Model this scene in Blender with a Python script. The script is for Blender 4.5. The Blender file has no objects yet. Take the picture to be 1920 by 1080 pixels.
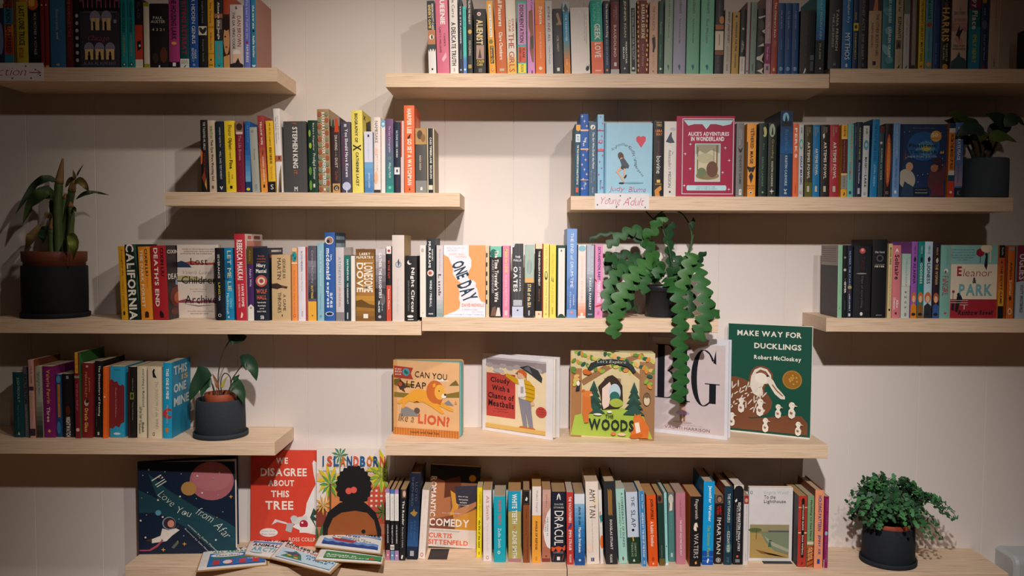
import bpy, bmesh, math, random
from mathutils import Vector, Matrix

# ------------------------------------------------------------------ camera, light, exposure
scene = bpy.context.scene
COL = scene.collection
WALL_Y = 0.0
SHELF_D = 0.195                      # shelf depth (front edge at y = -SHELF_D)
FRONT = -SHELF_D
CAM = Vector((0.0, -2.495, 1.5))
F_PX = 1590.0
ROLL = math.radians(0.24)
PITCH = math.atan(80 / F_PX)
YAW = math.atan(18 / F_PX)
RCAM = (Matrix.Rotation(YAW, 3, 'Z') @ Matrix.Rotation(math.pi / 2 - PITCH, 3, 'X') @ Matrix.Rotation(ROLL, 3, 'Z'))
cam_data = bpy.data.cameras.new('camera')
cam_data.sensor_width = 36.0
cam_data.lens = F_PX / 1920 * 36.0
cam = bpy.data.objects.new('camera', cam_data)
COL.objects.link(cam)
cam.matrix_world = Matrix.Translation(CAM) @ RCAM.to_4x4()
scene.camera = cam

scene.view_settings.view_transform = 'Standard'
scene.view_settings.look = 'None'
scene.view_settings.exposure = 0.0
scene.view_settings.gamma = 1.0
scene.view_settings.use_curve_mapping = False

world = bpy.data.worlds.new('room_ambient')
scene.world = world
world.use_nodes = True
world.node_tree.nodes['Background'].inputs[0].default_value = (1.0, 0.74, 0.56, 1)
world.node_tree.nodes['Background'].inputs[1].default_value = 0.006


def spot(name, loc, target, energy, angle, blend, color, radius=0.035):
    d = bpy.data.lights.new(name, 'SPOT')
    d.energy = energy
    d.spot_size = math.radians(angle)
    d.spot_blend = blend
    d.color = color
    d.shadow_soft_size = radius
    o = bpy.data.objects.new(name, d)
    COL.objects.link(o)
    o.location = loc
    o.rotation_euler = (Vector(target) - Vector(loc)).to_track_quat('-Z', 'Y').to_euler()
    return o


LAMP = (1.0, 0.93, 0.895)
LAMP2 = (1.0, 0.89, 0.78)
spot('track_spot_main', (0.10, -2.40, 2.63), (0.13, 0.0, 0.41), 275, 64.2, 1.0, LAMP)
spot('track_spot_side', (0.87, -2.40, 2.63), (-0.35, 0.0, 0.50), 60, 92, 1.0, LAMP2)
spot('ceiling_downlight', (-0.12, -1.03, 2.63), (-0.50, 0.0, 1.47), 45, 68.8, 1.0, LAMP2, 0.03)


# ------------------------------------------------------------------ helpers
def ray(px, py):
    return RCAM @ Vector(((px - 960) / F_PX, (540 - py) / F_PX, -1.0))


def at(px, py, y):
    """point of the place seen at a photo pixel, on the vertical plane at depth y"""
    r = ray(px, py)
    return CAM + r * ((y - CAM.y) / r.y)


def on(px, py, z):
    """point of the place seen at a photo pixel, on the horizontal plane at height z"""
    r = ray(px, py)
    return CAM + r * ((z - CAM.z) / r.z)


def lin(h):
    out = []
    for i in (0, 2, 4):
        c = int(h[i:i + 2], 16) / 255
        out.append(c / 12.92 if c <= 0.04045 else ((c + 0.055) / 1.055) ** 2.4)
    return out


MATS = {}


def mat(h, rough=0.5, kind='print'):
    key = (h, rough, kind)
    if key in MATS:
        return MATS[key]
    m = bpy.data.materials.new(kind + '_' + h)
    m.use_nodes = True
    nt = m.node_tree
    b = nt.nodes['Principled BSDF']
    b.inputs['Roughness'].default_value = rough
    b.inputs['Specular IOR Level'].default_value = 0.35
    c = lin(h)
    tc = nt.nodes.new('ShaderNodeTexCoord')
    no = nt.nodes.new('ShaderNodeTexNoise')
    mx = nt.nodes.new('ShaderNodeMix')
    mx.data_type = 'RGBA'
    if kind == 'pages':
        mp = nt.nodes.new('ShaderNodeMapping')
        mp.inputs['Scale'].default_value = (1400, 12, 12)
        nt.links.new(tc.outputs['Object'], mp.inputs[0])
        nt.links.new(mp.outputs[0], no.inputs['Vector'])
        no.inputs['Scale'].default_value = 1.0
        lo, hi = 0.72, 1.08
    elif kind == 'leaf':
        nt.links.new(tc.outputs['Object'], no.inputs['Vector'])
        no.inputs['Scale'].default_value = 28
        lo, hi = 0.6, 1.35
    elif kind == 'pot':
        nt.links.new(tc.outputs['Object'], no.inputs['Vector'])
        no.inputs['Scale'].default_value = 160
        lo, hi = 0.82, 1.15
    else:
        nt.links.new(tc.outputs['Object'], no.inputs['Vector'])
        no.inputs['Scale'].default_value = 45
        lo, hi = 0.93, 1.06
    no.inputs['Detail'].default_value = 2
    nt.links.new(no.outputs['Fac'], mx.inputs[0])
    mx.inputs[6].default_value = [min(1, x * lo) for x in c] + [1]
    mx.inputs[7].default_value = [min(1, x * hi) for x in c] + [1]
    nt.links.new(mx.outputs[2], b.inputs['Base Color'])
    MATS[key] = m
    return m


def wood_material():
    m = bpy.data.materials.new('pale_oak_laminate')
    m.use_nodes = True
    nt = m.node_tree
    b = nt.nodes['Principled BSDF']
    b.inputs['Roughness'].default_value = 0.5
    b.inputs['Specular IOR Level'].default_value = 0.3
    tc = nt.nodes.new('ShaderNodeTexCoord')
    mp = nt.nodes.new('ShaderNodeMapping')
    mp.inputs['Scale'].default_value = (3.0, 60, 160)
    no = nt.nodes.new('ShaderNodeTexNoise')
    no.inputs['Scale'].default_value = 3.0
    no.inputs['Detail'].default_value = 6
    no.inputs['Roughness'].default_value = 0.65
    cr = nt.nodes.new('ShaderNodeValToRGB')
    cr.color_ramp.elements[0].position = 0.3
    cr.color_ramp.elements[0].color = lin('bc9c78') + [1]
    cr.color_ramp.elements[1].position = 0.68
    cr.color_ramp.elements[1].color = lin('ead3b8') + [1]
    e = cr.color_ramp.elements.new(0.47)
    e.color = lin('e1c5a8') + [1]
    nt.links.new(tc.outputs['Object'], mp.inputs[0])
    nt.links.new(mp.outputs[0], no.inputs['Vector'])
    nt.links.new(no.outputs['Fac'], cr.inputs[0])
    nt.links.new(cr.outputs[0], b.inputs['Base Color'])
    return m


def wall_material():
    m = bpy.data.materials.new('woven_texture_wall_panel')
    m.use_nodes = True
    nt = m.node_tree
    b = nt.nodes['Principled BSDF']
    b.inputs['Roughness'].default_value = 0.75
    b.inputs['Specular IOR Level'].default_value = 0.2
    tc = nt.nodes.new('ShaderNodeTexCoord')
    no = nt.nodes.new('ShaderNodeTexNoise')
    no.inputs['Scale'].default_value = 420
    no.inputs['Detail'].default_value = 3
    mx = nt.nodes.new('ShaderNodeMix')
    mx.data_type = 'RGBA'
    mx.inputs[6].default_value = lin('ded4ce') + [1]
    mx.inputs[7].default_value = lin('ece4df') + [1]
    bp = nt.nodes.new('ShaderNodeBump')
    bp.inputs['Strength'].default_value = 0.12
    bp.inputs['Distance'].default_value = 0.001
    nt.links.new(tc.outputs['Object'], no.inputs['Vector'])
    nt.links.new(no.outputs['Fac'], mx.inputs[0])
    nt.links.new(mx.outputs[2], b.inputs['Base Color'])
    nt.links.new(no.outputs['Fac'], bp.inputs['Height'])
    nt.links.new(bp.outputs[0], b.inputs['Normal'])
    return m


WOOD = wood_material()


class MB:
    """collects polygons with materials and links them as ONE mesh object"""

    def __init__(self):
        self.v, self.f, self.mi, self.mats = [], [], [], []

    def m(self, material):
        if material not in self.mats:
            self.mats.append(material)
        return self.mats.index(material)

    def poly(self, pts, material):
        n = len(self.v)
        self.v += [tuple(p) for p in pts]
        self.f.append(tuple(range(n, n + len(pts))))
        self.mi.append(self.m(material))

    def mesh(self, verts, faces, material):
        n = len(self.v)
        self.v += [tuple(p) for p in verts]
        k = self.m(material)
        for f in faces:
            self.f.append(tuple(i + n for i in f))
            self.mi.append(k)

    def box(self, a, b, material):
        x0, y0, z0 = a
        x1, y1, z1 = b
        vs = [(x0, y0, z0), (x1, y0, z0), (x1, y1, z0), (x0, y1, z0), (x0, y0, z1), (x1, y0, z1), (x1, y1, z1), (x0, y1, z1)]
        self.mesh(vs, [(0, 3, 2, 1), (4, 5, 6, 7), (0, 1, 5, 4), (1, 2, 6, 5), (2, 3, 7, 6), (3, 0, 4, 7)], material)

    def lathe(self, prof, material, seg=40, c=(0, 0, 0)):
        vs, fs = [], []
        n = len(prof)
        for i in range(seg):
            a = 2 * math.pi * i / seg
            for r, z in prof:
                vs.append((c[0] + r * math.cos(a), c[1] + r * math.sin(a), c[2] + z))
        for i in range(seg):
            j = (i + 1) % seg
            for k in range(n - 1):
                fs.append((i * n + k, j * n + k, j * n + k + 1, i * n + k + 1))
        self.mesh(vs, fs, material)

    def tube(self, pts, radii, material, seg=8):
        pts = [Vector(p) for p in pts]
        vs, fs = [], []
        up = Vector((0.31, -0.9, 0.2))
        for i, p in enumerate(pts):
            t = (pts[min(i + 1, len(pts) - 1)] - pts[max(i - 1, 0)]).normalized()
            a = t.cross(up)
            if a.length < 1e-4:
                a = t.cross(Vector((1, 0, 0)))
            a.normalize()
            b = t.cross(a)
            r = radii[i] if hasattr(radii, '__len__') else radii
            for k in range(seg):
                an = 2 * math.pi * k / seg
                vs.append(p + a * (r * math.cos(an)) + b * (r * math.sin(an)))
        for i in range(len(pts) - 1):
            for k in range(seg):
                l = (k + 1) % seg
                fs.append((i * seg + k, i * seg + l, (i + 1) * seg + l, (i + 1) * seg + k))
        fs.append(tuple(range(seg))[::-1])
        fs.append(tuple((len(pts) - 1) * seg + k for k in range(seg)))
        self.mesh(vs, fs, material)

    def build(self, name, parent=None, smooth=False, mw=None):
        me = bpy.data.meshes.new(name)
        me.from_pydata(self.v, [], self.f)
        for mm in self.mats:
            me.materials.append(mm)
        me.polygons.foreach_set('material_index', self.mi)
        if smooth:
            me.polygons.foreach_set('use_smooth', [True] * len(self.f))
        me.update()
        o = bpy.data.objects.new(name, me)
        COL.objects.link(o)
        if parent is not None:
            o.parent = parent
        if mw is not None:
            o.matrix_local = mw
        return o


def smooth_path(pts, n=6):
    """Catmull-Rom through the points"""
    pts = [Vector(p) for p in pts]
    if len(pts) < 3:
        return [pts[0].lerp(pts[-1], i / n) for i in range(n + 1)]
    out = []
    P = [pts[0] * 2 - pts[1]] + pts + [pts[-1] * 2 - pts[-2]]
    for i in range(1, len(P) - 2):
        for k in range(n):
            t = k / n
            a, b, c, d = P[i - 1], P[i], P[i + 1], P[i + 2]
            out.append(0.5 * ((2 * b) + (c - a) * t + (2 * a - 5 * b + 4 * c - d) * t * t + (3 * b - a - 3 * c + d) * t ** 3))
    out.append(pts[-1])
    return out


def tag(o, label=None, cat=None, group=None, kind=None):
    if label:
        o['label'] = label
    if cat:
        o['category'] = cat
    if group:
        o['group'] = group
    if kind:
        o['kind'] = kind
    return o


def thing(name, label, cat, loc, rot=None, group=None):
    o = bpy.data.objects.new(name, None)
    o.empty_display_size = 0.03
    COL.objects.link(o)
    o.matrix_world = Matrix.Translation(Vector(loc)) @ (rot.to_4x4() if rot is not None else Matrix.Identity(4))
    return tag(o, label, cat, group)


# ------------------------------------------------------------------ lettering: every glyph is made once, then laid out
GLYPHS = {}


def make_glyphs(chars):
    tmp = []
    for bold in (-1, 0, 1):
        for ch in chars:
            cu = bpy.data.curves.new('glyph', 'FONT')
            cu.body = ch
            cu.resolution_u = 2
            cu.fill_mode = 'FRONT'
            cu.offset = (0.0, 0.028, -0.016)[bold]
            o = bpy.data.objects.new('glyph', cu)
            COL.objects.link(o)
            tmp.append((ch, bold, o))
    bpy.context.view_layer.update()
    dg = bpy.context.evaluated_depsgraph_get()
    for ch, bold, o in tmp:
        ev = o.evaluated_get(dg)
        me = bpy.data.meshes.new_from_object(ev)
        vs = [(v.co.x, v.co.y) for v in me.vertices]
        fs = [tuple(p.vertices) for p in me.polygons]
        bpy.data.meshes.remove(me)
        if vs:
            x0 = min(v[0] for v in vs)
            x1 = max(v[0] for v in vs)
            vs = [(v[0] - x0, v[1]) for v in vs]
            GLYPHS[(ch, bold)] = (vs, fs, x1 - x0 + 0.09)
    for ch, bold, o in tmp:
        cu = o.data
        bpy.data.objects.remove(o)
        bpy.data.curves.remove(cu)


def layout(text, bold, sp=0.0):
    """polygons of a line of text, scaled to the unit box"""
    V, Fc, x = [], [], 0.0
    for ch in text:
        g = GLYPHS.get((ch, bold))
        if g is None:
            x += 0.3 + sp
            continue
        n = len(V)
        V += [(a + x, b) for a, b in g[0]]
        Fc += [tuple(i + n for i in f) for f in g[1]]
        x += g[2] + sp
    x0 = min(v[0] for v in V)
    x1 = max(v[0] for v in V)
    y0 = min(v[1] for v in V)
    y1 = max(v[1] for v in V)
    return [((a - x0) / (x1 - x0), (b - y0) / (y1 - y0)) for a, b in V], Fc


# decor items: u runs left to right, v runs top to bottom, both 0..1 on the face
def T(text, u0, u1, v0, v1, col, bold=0):      # turned, reading downwards
    return ('T', text, u0, u1, v0, v1, col, bold)


def H(text, u0, u1, v0, v1, col, bold=0, slant=0.0, rot=0.0):   # level
    return ('H', text, u0, u1, v0, v1, col, bold, slant, rot)


def R(u0, u1, v0, v1, col):
    return ('R', u0, u1, v0, v1, col)


def E(u, v, ru, rv, col, rot=0.0):
    return ('E', u, v, ru, rv, col, rot)


def C(u, v, r, col):                            # a true circle, r as a fraction of the width
    return ('C', u, v, r, col)


def P(pts, col):
    return ('P', pts, col)


def GR(v0, v1, c0, c1, n=7, u0=0.0, u1=1.0):    # printed colour blend
    a, b = [int(c0[i:i + 2], 16) for i in (0, 2, 4)], [int(c1[i:i + 2], 16) for i in (0, 2, 4)]
    return ('G', [(u0, u1, v0 + (v1 - v0) * i / n, v0 + (v1 - v0) * (i + 1) / n,
                   '%02x%02x%02x' % tuple(round(p + (q - p) * (i + .5) / n) for p, q in zip(a, b))) for i in range(n)])


CHARS = "ABCDEFGHIJKLMNOPQRSTUVWXYZabcdefghijklmnopqrstuvwxyz0123456789&'’.,:;?!/-·*+@()—éÄ"
make_glyphs(CHARS)


def clusters(polys):
    """groups of polygons lying close together: far-apart prints are parts of their own"""
    box = []
    for pts, m in polys:
        lo = Vector([min(p[i] for p in pts) for i in range(3)])
        hi = Vector([max(p[i] for p in pts) for i in range(3)])
        box.append((lo, hi, max(hi - lo)))
    up = list(range(len(polys)))

    def find(i):
        while up[i] != i:
            i = up[i]
        return i
    for i in range(len(polys)):
        for j in range(i):
            a, b = box[i], box[j]
            gap = Vector([max(0, a[0][k] - b[1][k], b[0][k] - a[1][k]) for k in range(3)]).length
            if gap <= max(.019, .48 * max(a[2], b[2])):
                up[find(i)] = find(j)
    out = {}
    for i, p in enumerate(polys):
        out.setdefault(find(i), []).append(p)
    return out.values()


def decorate(items, fmap, w, h, root, mw=None, names=('colour_band', 'illustration', 'lettering')):
    """print the items on a face; fmap(x, z, off) gives the local point"""
    bands, art = [], []
    for k, it in enumerate(items):
        off = 0.00025 + 0.00006 * k
        q = lambda u, v: Vector(fmap(u * w, h * (1 - v), off))
        c = it[0]
        if c == 'R':
            _, u0, u1, v0, v1, col = it
            bands.append(([q(u0, v1), q(u1, v1), q(u1, v0), q(u0, v0)], mat(col)))
        elif c == 'G':
            for u0, u1, v0, v1, col in it[1]:
                bands.append(([q(u0, v1), q(u1, v1), q(u1, v0), q(u0, v0)], mat(col)))
        elif c in 'EC':
            if c == 'C':
                _, u, v, r, col = it
                ru, rv, rot = r, r * w / h, 0
            else:
                _, u, v, ru, rv, col, rot = it
            pts = []
            ca, sa = math.cos(math.radians(rot)), math.sin(math.radians(rot))
            for i in range(28):
                a = 2 * math.pi * i / 28
                ex, ez = ru * w * math.cos(a), rv * h * math.sin(a)
                x, z = u * w + ex * ca - ez * sa, h * (1 - v) + ex * sa + ez * ca
                pts.append(Vector(fmap(min(w, max(0, x)), min(h, max(0, z)), off)))
            art.append((pts, mat(col)))
        elif c == 'P':
            cl = [(min(1, max(0, u)), min(1, max(0, v))) for u, v in it[1]]
            a = sum(p[0] * r[1] - r[0] * p[1] for p, r in zip(cl, cl[1:] + cl[:1]))
            pts = [q(u, v) for u, v in cl]
            art.append((pts[::-1] if a > 0 else pts, mat(it[2])))
        elif c in 'TH':
            V, Fc = layout(it[1], -1 if c == 'H' and it[8] and not it[7] else it[7])
            mb = MB()
            if c == 'T':
                _, text, u0, u1, v0, v1, col, bold = it
                pts = [q(u0 + (u1 - u0) * b, v0 + (v1 - v0) * a) for a, b in V]
            else:
                _, text, u0, u1, v0, v1, col, bold, slant, rot = it
                pts = []
                cx, cz = (u0 + u1) / 2 * w, h * (1 - (v0 + v1) / 2)
                ca, sa = math.cos(math.radians(rot)), math.sin(math.radians(rot))
                for a, b in V:
                    x = (u0 + (u1 - u0) * a) * w + slant * (b - .5) * (v1 - v0) * h - cx
                    z = (b - .5) * (v1 - v0) * h
                    pts.append(fmap(cx + x * ca - z * sa, cz + x * sa + z * ca, off))
            mb.mesh(pts, Fc, mat(col))
            mb.build(names[2], root, mw=mw)
    for name, polys in ((names[0], bands), (names[1], art)):
        for cl in clusters(polys):
            mb = MB()
            for pts, m in cl:
                mb.poly(pts, m)
            mb.build(name, root, mw=mw)


# ------------------------------------------------------------------ books
def book_body(root, t, d, h, col, hard=False, side=None, spine=(), front=(), left=(), pages='e2d3b4'):
    """spine in the plane y = 0, covers running back to y = d, front cover on +x"""
    th = 0.0024 if hard else 0.0007
    bulge = min(0.0014, 0.05 * t)
    out, inn = [], []
    out.append((t / 2, d)), inn.append((t / 2 - th, d))
    n = 6
    for i in range(n + 1):
        u = 1 - 2 * i / n
        out.append((u * t / 2, -bulge * (1 - u * u)))
        inn.append((u * (t / 2 - th), th - bulge * (1 - u * u)))
    out.append((-t / 2, d)), inn.append((-t / 2 + th, d))
    mb = MB()
    ms, mc = mat(col), mat(side or col)
    for i in range(len(out) - 1):
        a, b, c, e = out[i], out[i + 1], inn[i + 1], inn[i]
        m = mc if i in (0, len(out) - 2) else ms
        mb.poly([(*a, 0), (*a, h), (*b, h), (*b, 0)], m)
        mb.poly([(*e, 0), (*c, 0), (*c, h), (*e, h)], m)
        mb.poly([(*a, h), (*e, h), (*c, h), (*b, h)], m)
        mb.poly([(*a, 0), (*b, 0), (*c, 0), (*e, 0)], m)
    for a, e in ((out[0], inn[0]), (out[-1], inn[-1])):
        mb.poly([(*a, 0), (*e, 0), (*e, h), (*a, h)], mc)
    mb.build('cover', root)
    ins, fore = (0.004, 0.005) if hard else (0.0006, 0.0008)
    pb = MB()
    pb.box((-t / 2 + th, th + 0.0002, ins), (t / 2 - th, d - fore, h - ins), mat(pages, 0.8, 'pages'))
    pb.build('page_block', root)
    if spine:
        decorate(spine, lambda x, z, o: (x - t / 2, -bulge - o, z), t, h, root)
    if front:
        decorate(front, lambda x, z, o: (t / 2 + o, x, z), d, h, root)
    if left:
        decorate(left, lambda x, z, o: (-t / 2 - o, d - x, z), d, h, root)


LABELS = {}


def lab(s):
    n = len(s.replace(',', ' ').split())
    if s in LABELS or n < 4 or n > 16:
        print('LABEL?', n, s)
    LABELS[s] = 1
    return s


class Row:
    """one shelf's row of books; every book is its own thing"""

    def __init__(self, shelf_name, z, group, base=None, y=FRONT + 0.006, depth=0.128):
        self.n, self.z, self.g, self.y, self.d, self.base = shelf_name, z, group, y, depth, base
        self.prev = None

    def words(self, adj, kind, feat):
        n = lambda t: len(t.replace(',', ' ').split())
        if not self.prev:
            return '%s %s with %s, leftmost on the %s' % (adj, kind, feat, self.n)
        for w, pv in ((' with', self.prev), (',', self.prev), (' with', self.prev.split()[-1]), (',', self.prev.split()[-1])):
            t = '%s %s%s %s, right of the %s one, %s' % (adj, kind, w, feat, pv, self.n)
            if n(t) <= 16:
                return t
        return '%s %s, %s, right of the %s one' % (adj, kind, feat, self.prev)

    def b(self, x0, x1, top, tilt, col, adj, feat, *spine, base=None, hard=False, side=None, d=None, front=(), left=(), pages='e2d3b4', label=None):
        base = base or self.base
        y = self.y
        if base:
            y = on((x0 + x1) / 2, base, self.z).y
        xm = (x0 + x1) / 2
        p0, p1 = at(x0, base or 600, y), at(x1, base or 600, y)
        zb = self.z
        # pixel row of the spine's foot, then the feet's true x
        t0 = at(xm, top, y)
        h = t0.z - zb
        ang = 0.0
        pbm = None
        lo, hi = top, top + 400
        for _ in range(40):
            mid = (lo + hi) / 2
            if at(xm, mid, y).z > zb:
                lo = mid
            else:
                hi = mid
        p0, p1 = at(x0, lo, y), at(x1, lo, y)
        hpx = lo - top
        t = (p1.x - p0.x) * math.cos(math.atan2(abs(tilt), hpx)) * 0.975
        ang = math.atan2(tilt, hpx)
        h = h / math.cos(ang) if ang else h
        d = d or (self.d + (0.014 if hard else 0) + max(0, (h - 0.195) * 0.35))
        d = min(d, -y - 0.004)
        kind = 'hardback' if hard else 'paperback'
        label = label or self.words(adj, kind, feat)
        r = Matrix.Rotation(ang, 3, 'Y')
        loc = Vector(((p0.x + p1.x) / 2, y, zb + t / 2 * abs(math.sin(ang)) + 0.0003))
        root = thing(kind + '_book', lab(label), 'book', loc, r, self.g)
        book_body(root, t, d, h, col, hard, side, spine, front, left, pages)
        self.prev = adj.split(',')[0]
        return root

    def face(self, x0, x1, top, adj, feat, col, cover, setback=0.012, t=0.018, lean=0.0, tilt=0.0, hard=False, base=None, spine=(), label=None, prev=None, pages='e2d3b4', ang=0.0):
        """a book turned face out; lean in degrees back from upright"""
        y = FRONT + setback
        if base:
            y = on((x0 + x1) / 2, base, self.z).y
        xm = (x0 + x1) / 2
        lo, hi = top, top + 400
        for _ in range(40):
            mid = (lo + hi) / 2
            if at(xm, mid, y).z > self.z:
                lo = mid
            else:
                hi = mid
        p0, p1 = at(x0, lo, y), at(x1, lo, y)
        h = at(xm, top, y).z - self.z
        w = (p1.x - p0.x)
        la = math.radians(lean)
        a = math.radians(tilt)
        rot = Matrix.Rotation(math.radians(ang), 3, 'Z') @ Matrix.Rotation(a, 3, 'Y') @ Matrix.Rotation(-la, 3, 'X') @ Matrix.Rotation(-math.pi / 2, 3, 'Z')
        # local: spine plane y=0 -> world -x after the quarter turn; front cover (+x) -> towards the room
        cx = Vector(((p0.x), y, self.z + 0.0004 + w * max(0, math.sin(a))))
        off = rot @ Vector((-t / 2, 0, 0))
        kind = 'hardback' if hard else 'paperback'
        label = label or '%s %s facing out with %s, %s' % (adj, kind, feat, self.n)
        root = thing(kind + '_book', lab(label), 'book', cx + off + Vector((0, 0, t * math.sin(la))), rot, self.g)
        book_body(root, t, w, h / math.cos(la), col, hard, None, spine, cover, (), pages)
        self.prev = prev or adj
        return root
# ------------------------------------------------------------------ the room
X0, X1 = -2.2, 2.2
wm = wall_material()
mb = MB()
seams = sorted(at(px, 500, 0).x for px in (-200, -73, 55, 183, 312, 443, 511, 575, 705, 740, 834, 962, 1090, 1155, 1218, 1347, 1472, 1600, 1730, 1857, 1985, 2110))
xs = [X0]
prof = [(X0, 0.0)]
for s in seams:
    if X0 < s < X1:
        prof += [(s - .0013, 0.0), (s - .0004, .0016), (s + .0004, .0016), (s + .0013, 0.0)]
prof.append((X1, 0.0))
for a, b in zip(prof, prof[1:]):
    mb.poly([(a[0], a[1], 0), (b[0], b[1], 0), (b[0], b[1], 2.75), (a[0], a[1], 2.75)], wm)
tag(mb.build('wall_back'), kind='structure')
mb = MB()
mb.poly([(X0, -3.2, 0), (X1, -3.2, 0), (X1, 0, 0), (X0, 0, 0)], mat('b8906a', 0.5, 'floor'))
tag(mb.build('floor'), kind='structure')
mb = MB()
mb.poly([(X0, 0, 2.75), (X1, 0, 2.75), (X1, -3.2, 2.75), (X0, -3.2, 2.75)], mat('e6e0d8', 0.9, 'ceiling'))
tag(mb.build('ceiling'), kind='structure')

# ------------------------------------------------------------------ shelves (pixel ends and top edge of the front face)
SHELF_T = 0.0375
Z = {}


def shelf(key, xa, xb, ytop, label, xm=None):
    z = at(xm if xm is not None else (xa + xb) / 2, ytop, FRONT).z
    a, b = at(xa, ytop, FRONT).x, at(xb, ytop, FRONT).x
    Z[key] = z
    root = thing('wall_shelf', lab(label), 'shelf', ((a + b) / 2, -0.0005, z - SHELF_T), None, 'pale oak floating wall shelves')
    w = (b - a) / 2 - 0.0004
    mb = MB()
    bv = 0.0008
    # bevelled board: front face, top, underside and ends
    ring = [(-SHELF_D + bv, 0), (-SHELF_D, bv), (-SHELF_D, SHELF_T - bv), (-SHELF_D + bv, SHELF_T), (0, SHELF_T), (0, 0)]
    n = len(ring)
    vs = [(x, y, zz) for x in (-w, w) for y, zz in ring]
    fs = [(i, i + n, (i + 1) % n + n, (i + 1) % n) for i in range(n)] + [tuple(range(n)), tuple(range(2 * n - 1, n - 1, -1))]
    mb.mesh(vs, fs, WOOD)
    mb.build('board', root)
    return root


shelf('S1', -25, 519.5, 126.5, 'long pale oak shelf at top left above the short shelf', 260)
shelf('S2', 723, 1555, 138, 'long pale oak shelf at top centre holding the pink and orange books')
shelf('S2b', 1556, 2300, 129, 'pale oak shelf at top right set slightly higher than its neighbour', 1750)
shelf('S3', 309, 862.5, 361, 'short pale oak shelf holding the thick grey paperback')
shelf('S5', 1070, 1900, 369, 'long pale oak shelf with the handwritten Young Adult card')
shelf('S6a', -40, 790, 601.5, 'long pale oak shelf at left under the dying leafy plant', 500)
shelf('S6b', 791, 1347, 596.5, 'short pale oak shelf at centre carrying the trailing cactus')
shelf('S8', 1549, 2300, 597, 'pale oak shelf at right edge with the cream red book', 1730)
shelf('S4', -310, 515.5, 827.5, 'pale oak shelf at lower left with small heart leaf plant', 300)
shelf('S9', 722, 1552.5, 831.5, 'pale oak shelf displaying a row of open picture books')
shelf('S10', 235, 1063, 1064.5, 'bottom left oak shelf under cloth newspapers')
shelf('S10b', 1064, 1891, 1072, 'bottom right oak shelf ending beside the grey appliance')
Z['S10b'] = Z['S10']
for o in list(bpy.data.objects):
    if o.get('label', '').startswith('bottom right oak'):
        o.location.z = Z['S10'] - SHELF_T
W, K = 'f0e9df', '17171a'
GB = 'books standing on the wall shelves'

# ---- top left shelf
r = Row('top left shelf', Z['S1'], GB)
r.b(-6, 9, 7, 0, '1f2b45', 'slim navy', 'pale top', R(0, 1, 0, .07, 'c8b8a0'), E(.6, .55, .35, .25, '6d7ea8'), label='slim navy paperback cut by frame edge, leftmost on the top left shelf')
r.b(10, 27, -12, 0, 'c4702f', 'teal orange', 'patchwork bands', R(0, 1, 0, .2, '8a3f34'), R(0, 1, .2, .42, '2f7a96'), R(0, 1, .58, .82, 'a8432a'), R(0, 1, .82, 1, '2f7a96'), T('BIG CANON ILL-STARRED', .2, .8, .05, .8, '2a1a18', 1))
r.b(27.5, 31.5, -2, 0, '6d5230', 'thin brown', 'plain worn spine')
r.b(32.5, 54, 4, 0, 'b7a832', 'mustard yellow', 'heavy black capitals', T('LAST LONE TRUCE', .25, .75, .06, .66, K, 1), T('BEST SELLER', .22, .6, .7, .85, '9c3a1e', 1))
r.b(54.5, 75, -4, 0, '17161a', 'black', 'orange flame top', E(.5, .09, .5, .09, 'c8641e'), E(.4, .07, .3, .06, 'f0b050'), T('NOS MOTHER A VOYAGE', .55, .8, .22, .82, 'b8b0a4'), T('A NOVEL', .25, .4, .3, .75, '4b4a52'), R(.2, .7, .95, .98, 'a04a20'))
r.b(77.5, 84, -8, 0, '7a2626', 'thin maroon', 'twin red spine', R(0, 1, .97, 1, 'd8a070'), R(.3, .7, .12, .14, 'e0c0a0'))
r.b(86, 92.5, -8, 0, '7d2828', 'thin maroon', 'matching twin spine', R(0, 1, .97, 1, 'd8a070'), R(.3, .7, .12, .14, 'e0c0a0'))
r.b(95.5, 124, -14, 0, '336a92', 'thick blue', 'small pale script', T('Americanah', .4, .6, .22, .5, '9fb0b8'), T('novel', .42, .6, .53, .62, 'c8d4d8'), E(.5, .96, .12, .015, 'd0a070'))
r.b(125.5, 138, -10, 0, '5a1f22', 'dark maroon', 'rust red capitals', T("THE HANDMAID'S TALE", .25, .75, .05, .58, 'a0504a', 1), T('MARGARET', .25, .45, .64, .9, '8f4a44'), T('ATWOOD', .55, .75, .64, .9, '8f4a44'))
r.b(141, 149.5, -12, 0, '17161a', 'black spiral', 'white scalloped dots', *[E(.6, .3 + .1 * i, .35, .025, 'b8b0b0') for i in range(7)])
win = []
for cx in (.4, .68):
    win += [E(cx, .33, .13, .09, '8f8aa0'), R(cx - .1, cx + .1, .34, .5, 'e6c088'), R(cx - .005, cx + .005, .34, .5, '3a3540'), E(cx - .03, .41, .025, .03, K), R(cx - .05, cx + .0, .43, .5, K)]
for cx in (.24, .5, .76):
    win += [E(cx, .74, .12, .08, '8f8aa0'), R(cx - .1, cx + .1, .75, .89, 'e6c088'), E(cx, .81, .025, .03, K), R(cx - .035, cx + .035, .83, .89, K)]
r.face(150, 226, -14, 'dark grey', 'lit windows under pink skyline', '3a3845', [GR(0, .2, '7a3a58', 'a85070', 5)] +
       [R(.02 + .11 * i, .1 + .11 * i, .12 - .03 * (i * 7 % 4), .24, '17141c') for i in range(9)] + [R(0, 1, .22, .25, '17141c'), R(.1, .95, .25, .27, '57545f')] + win +
       [H('Chicago', .22, .74, .57, .66, 'c05a68', 0, .3), H('ALAA AL ASWANY', .1, .9, .92, .96, '8a8694'), R(.86, .93, .36, .41, '9a96a8')], t=.022)
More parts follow.
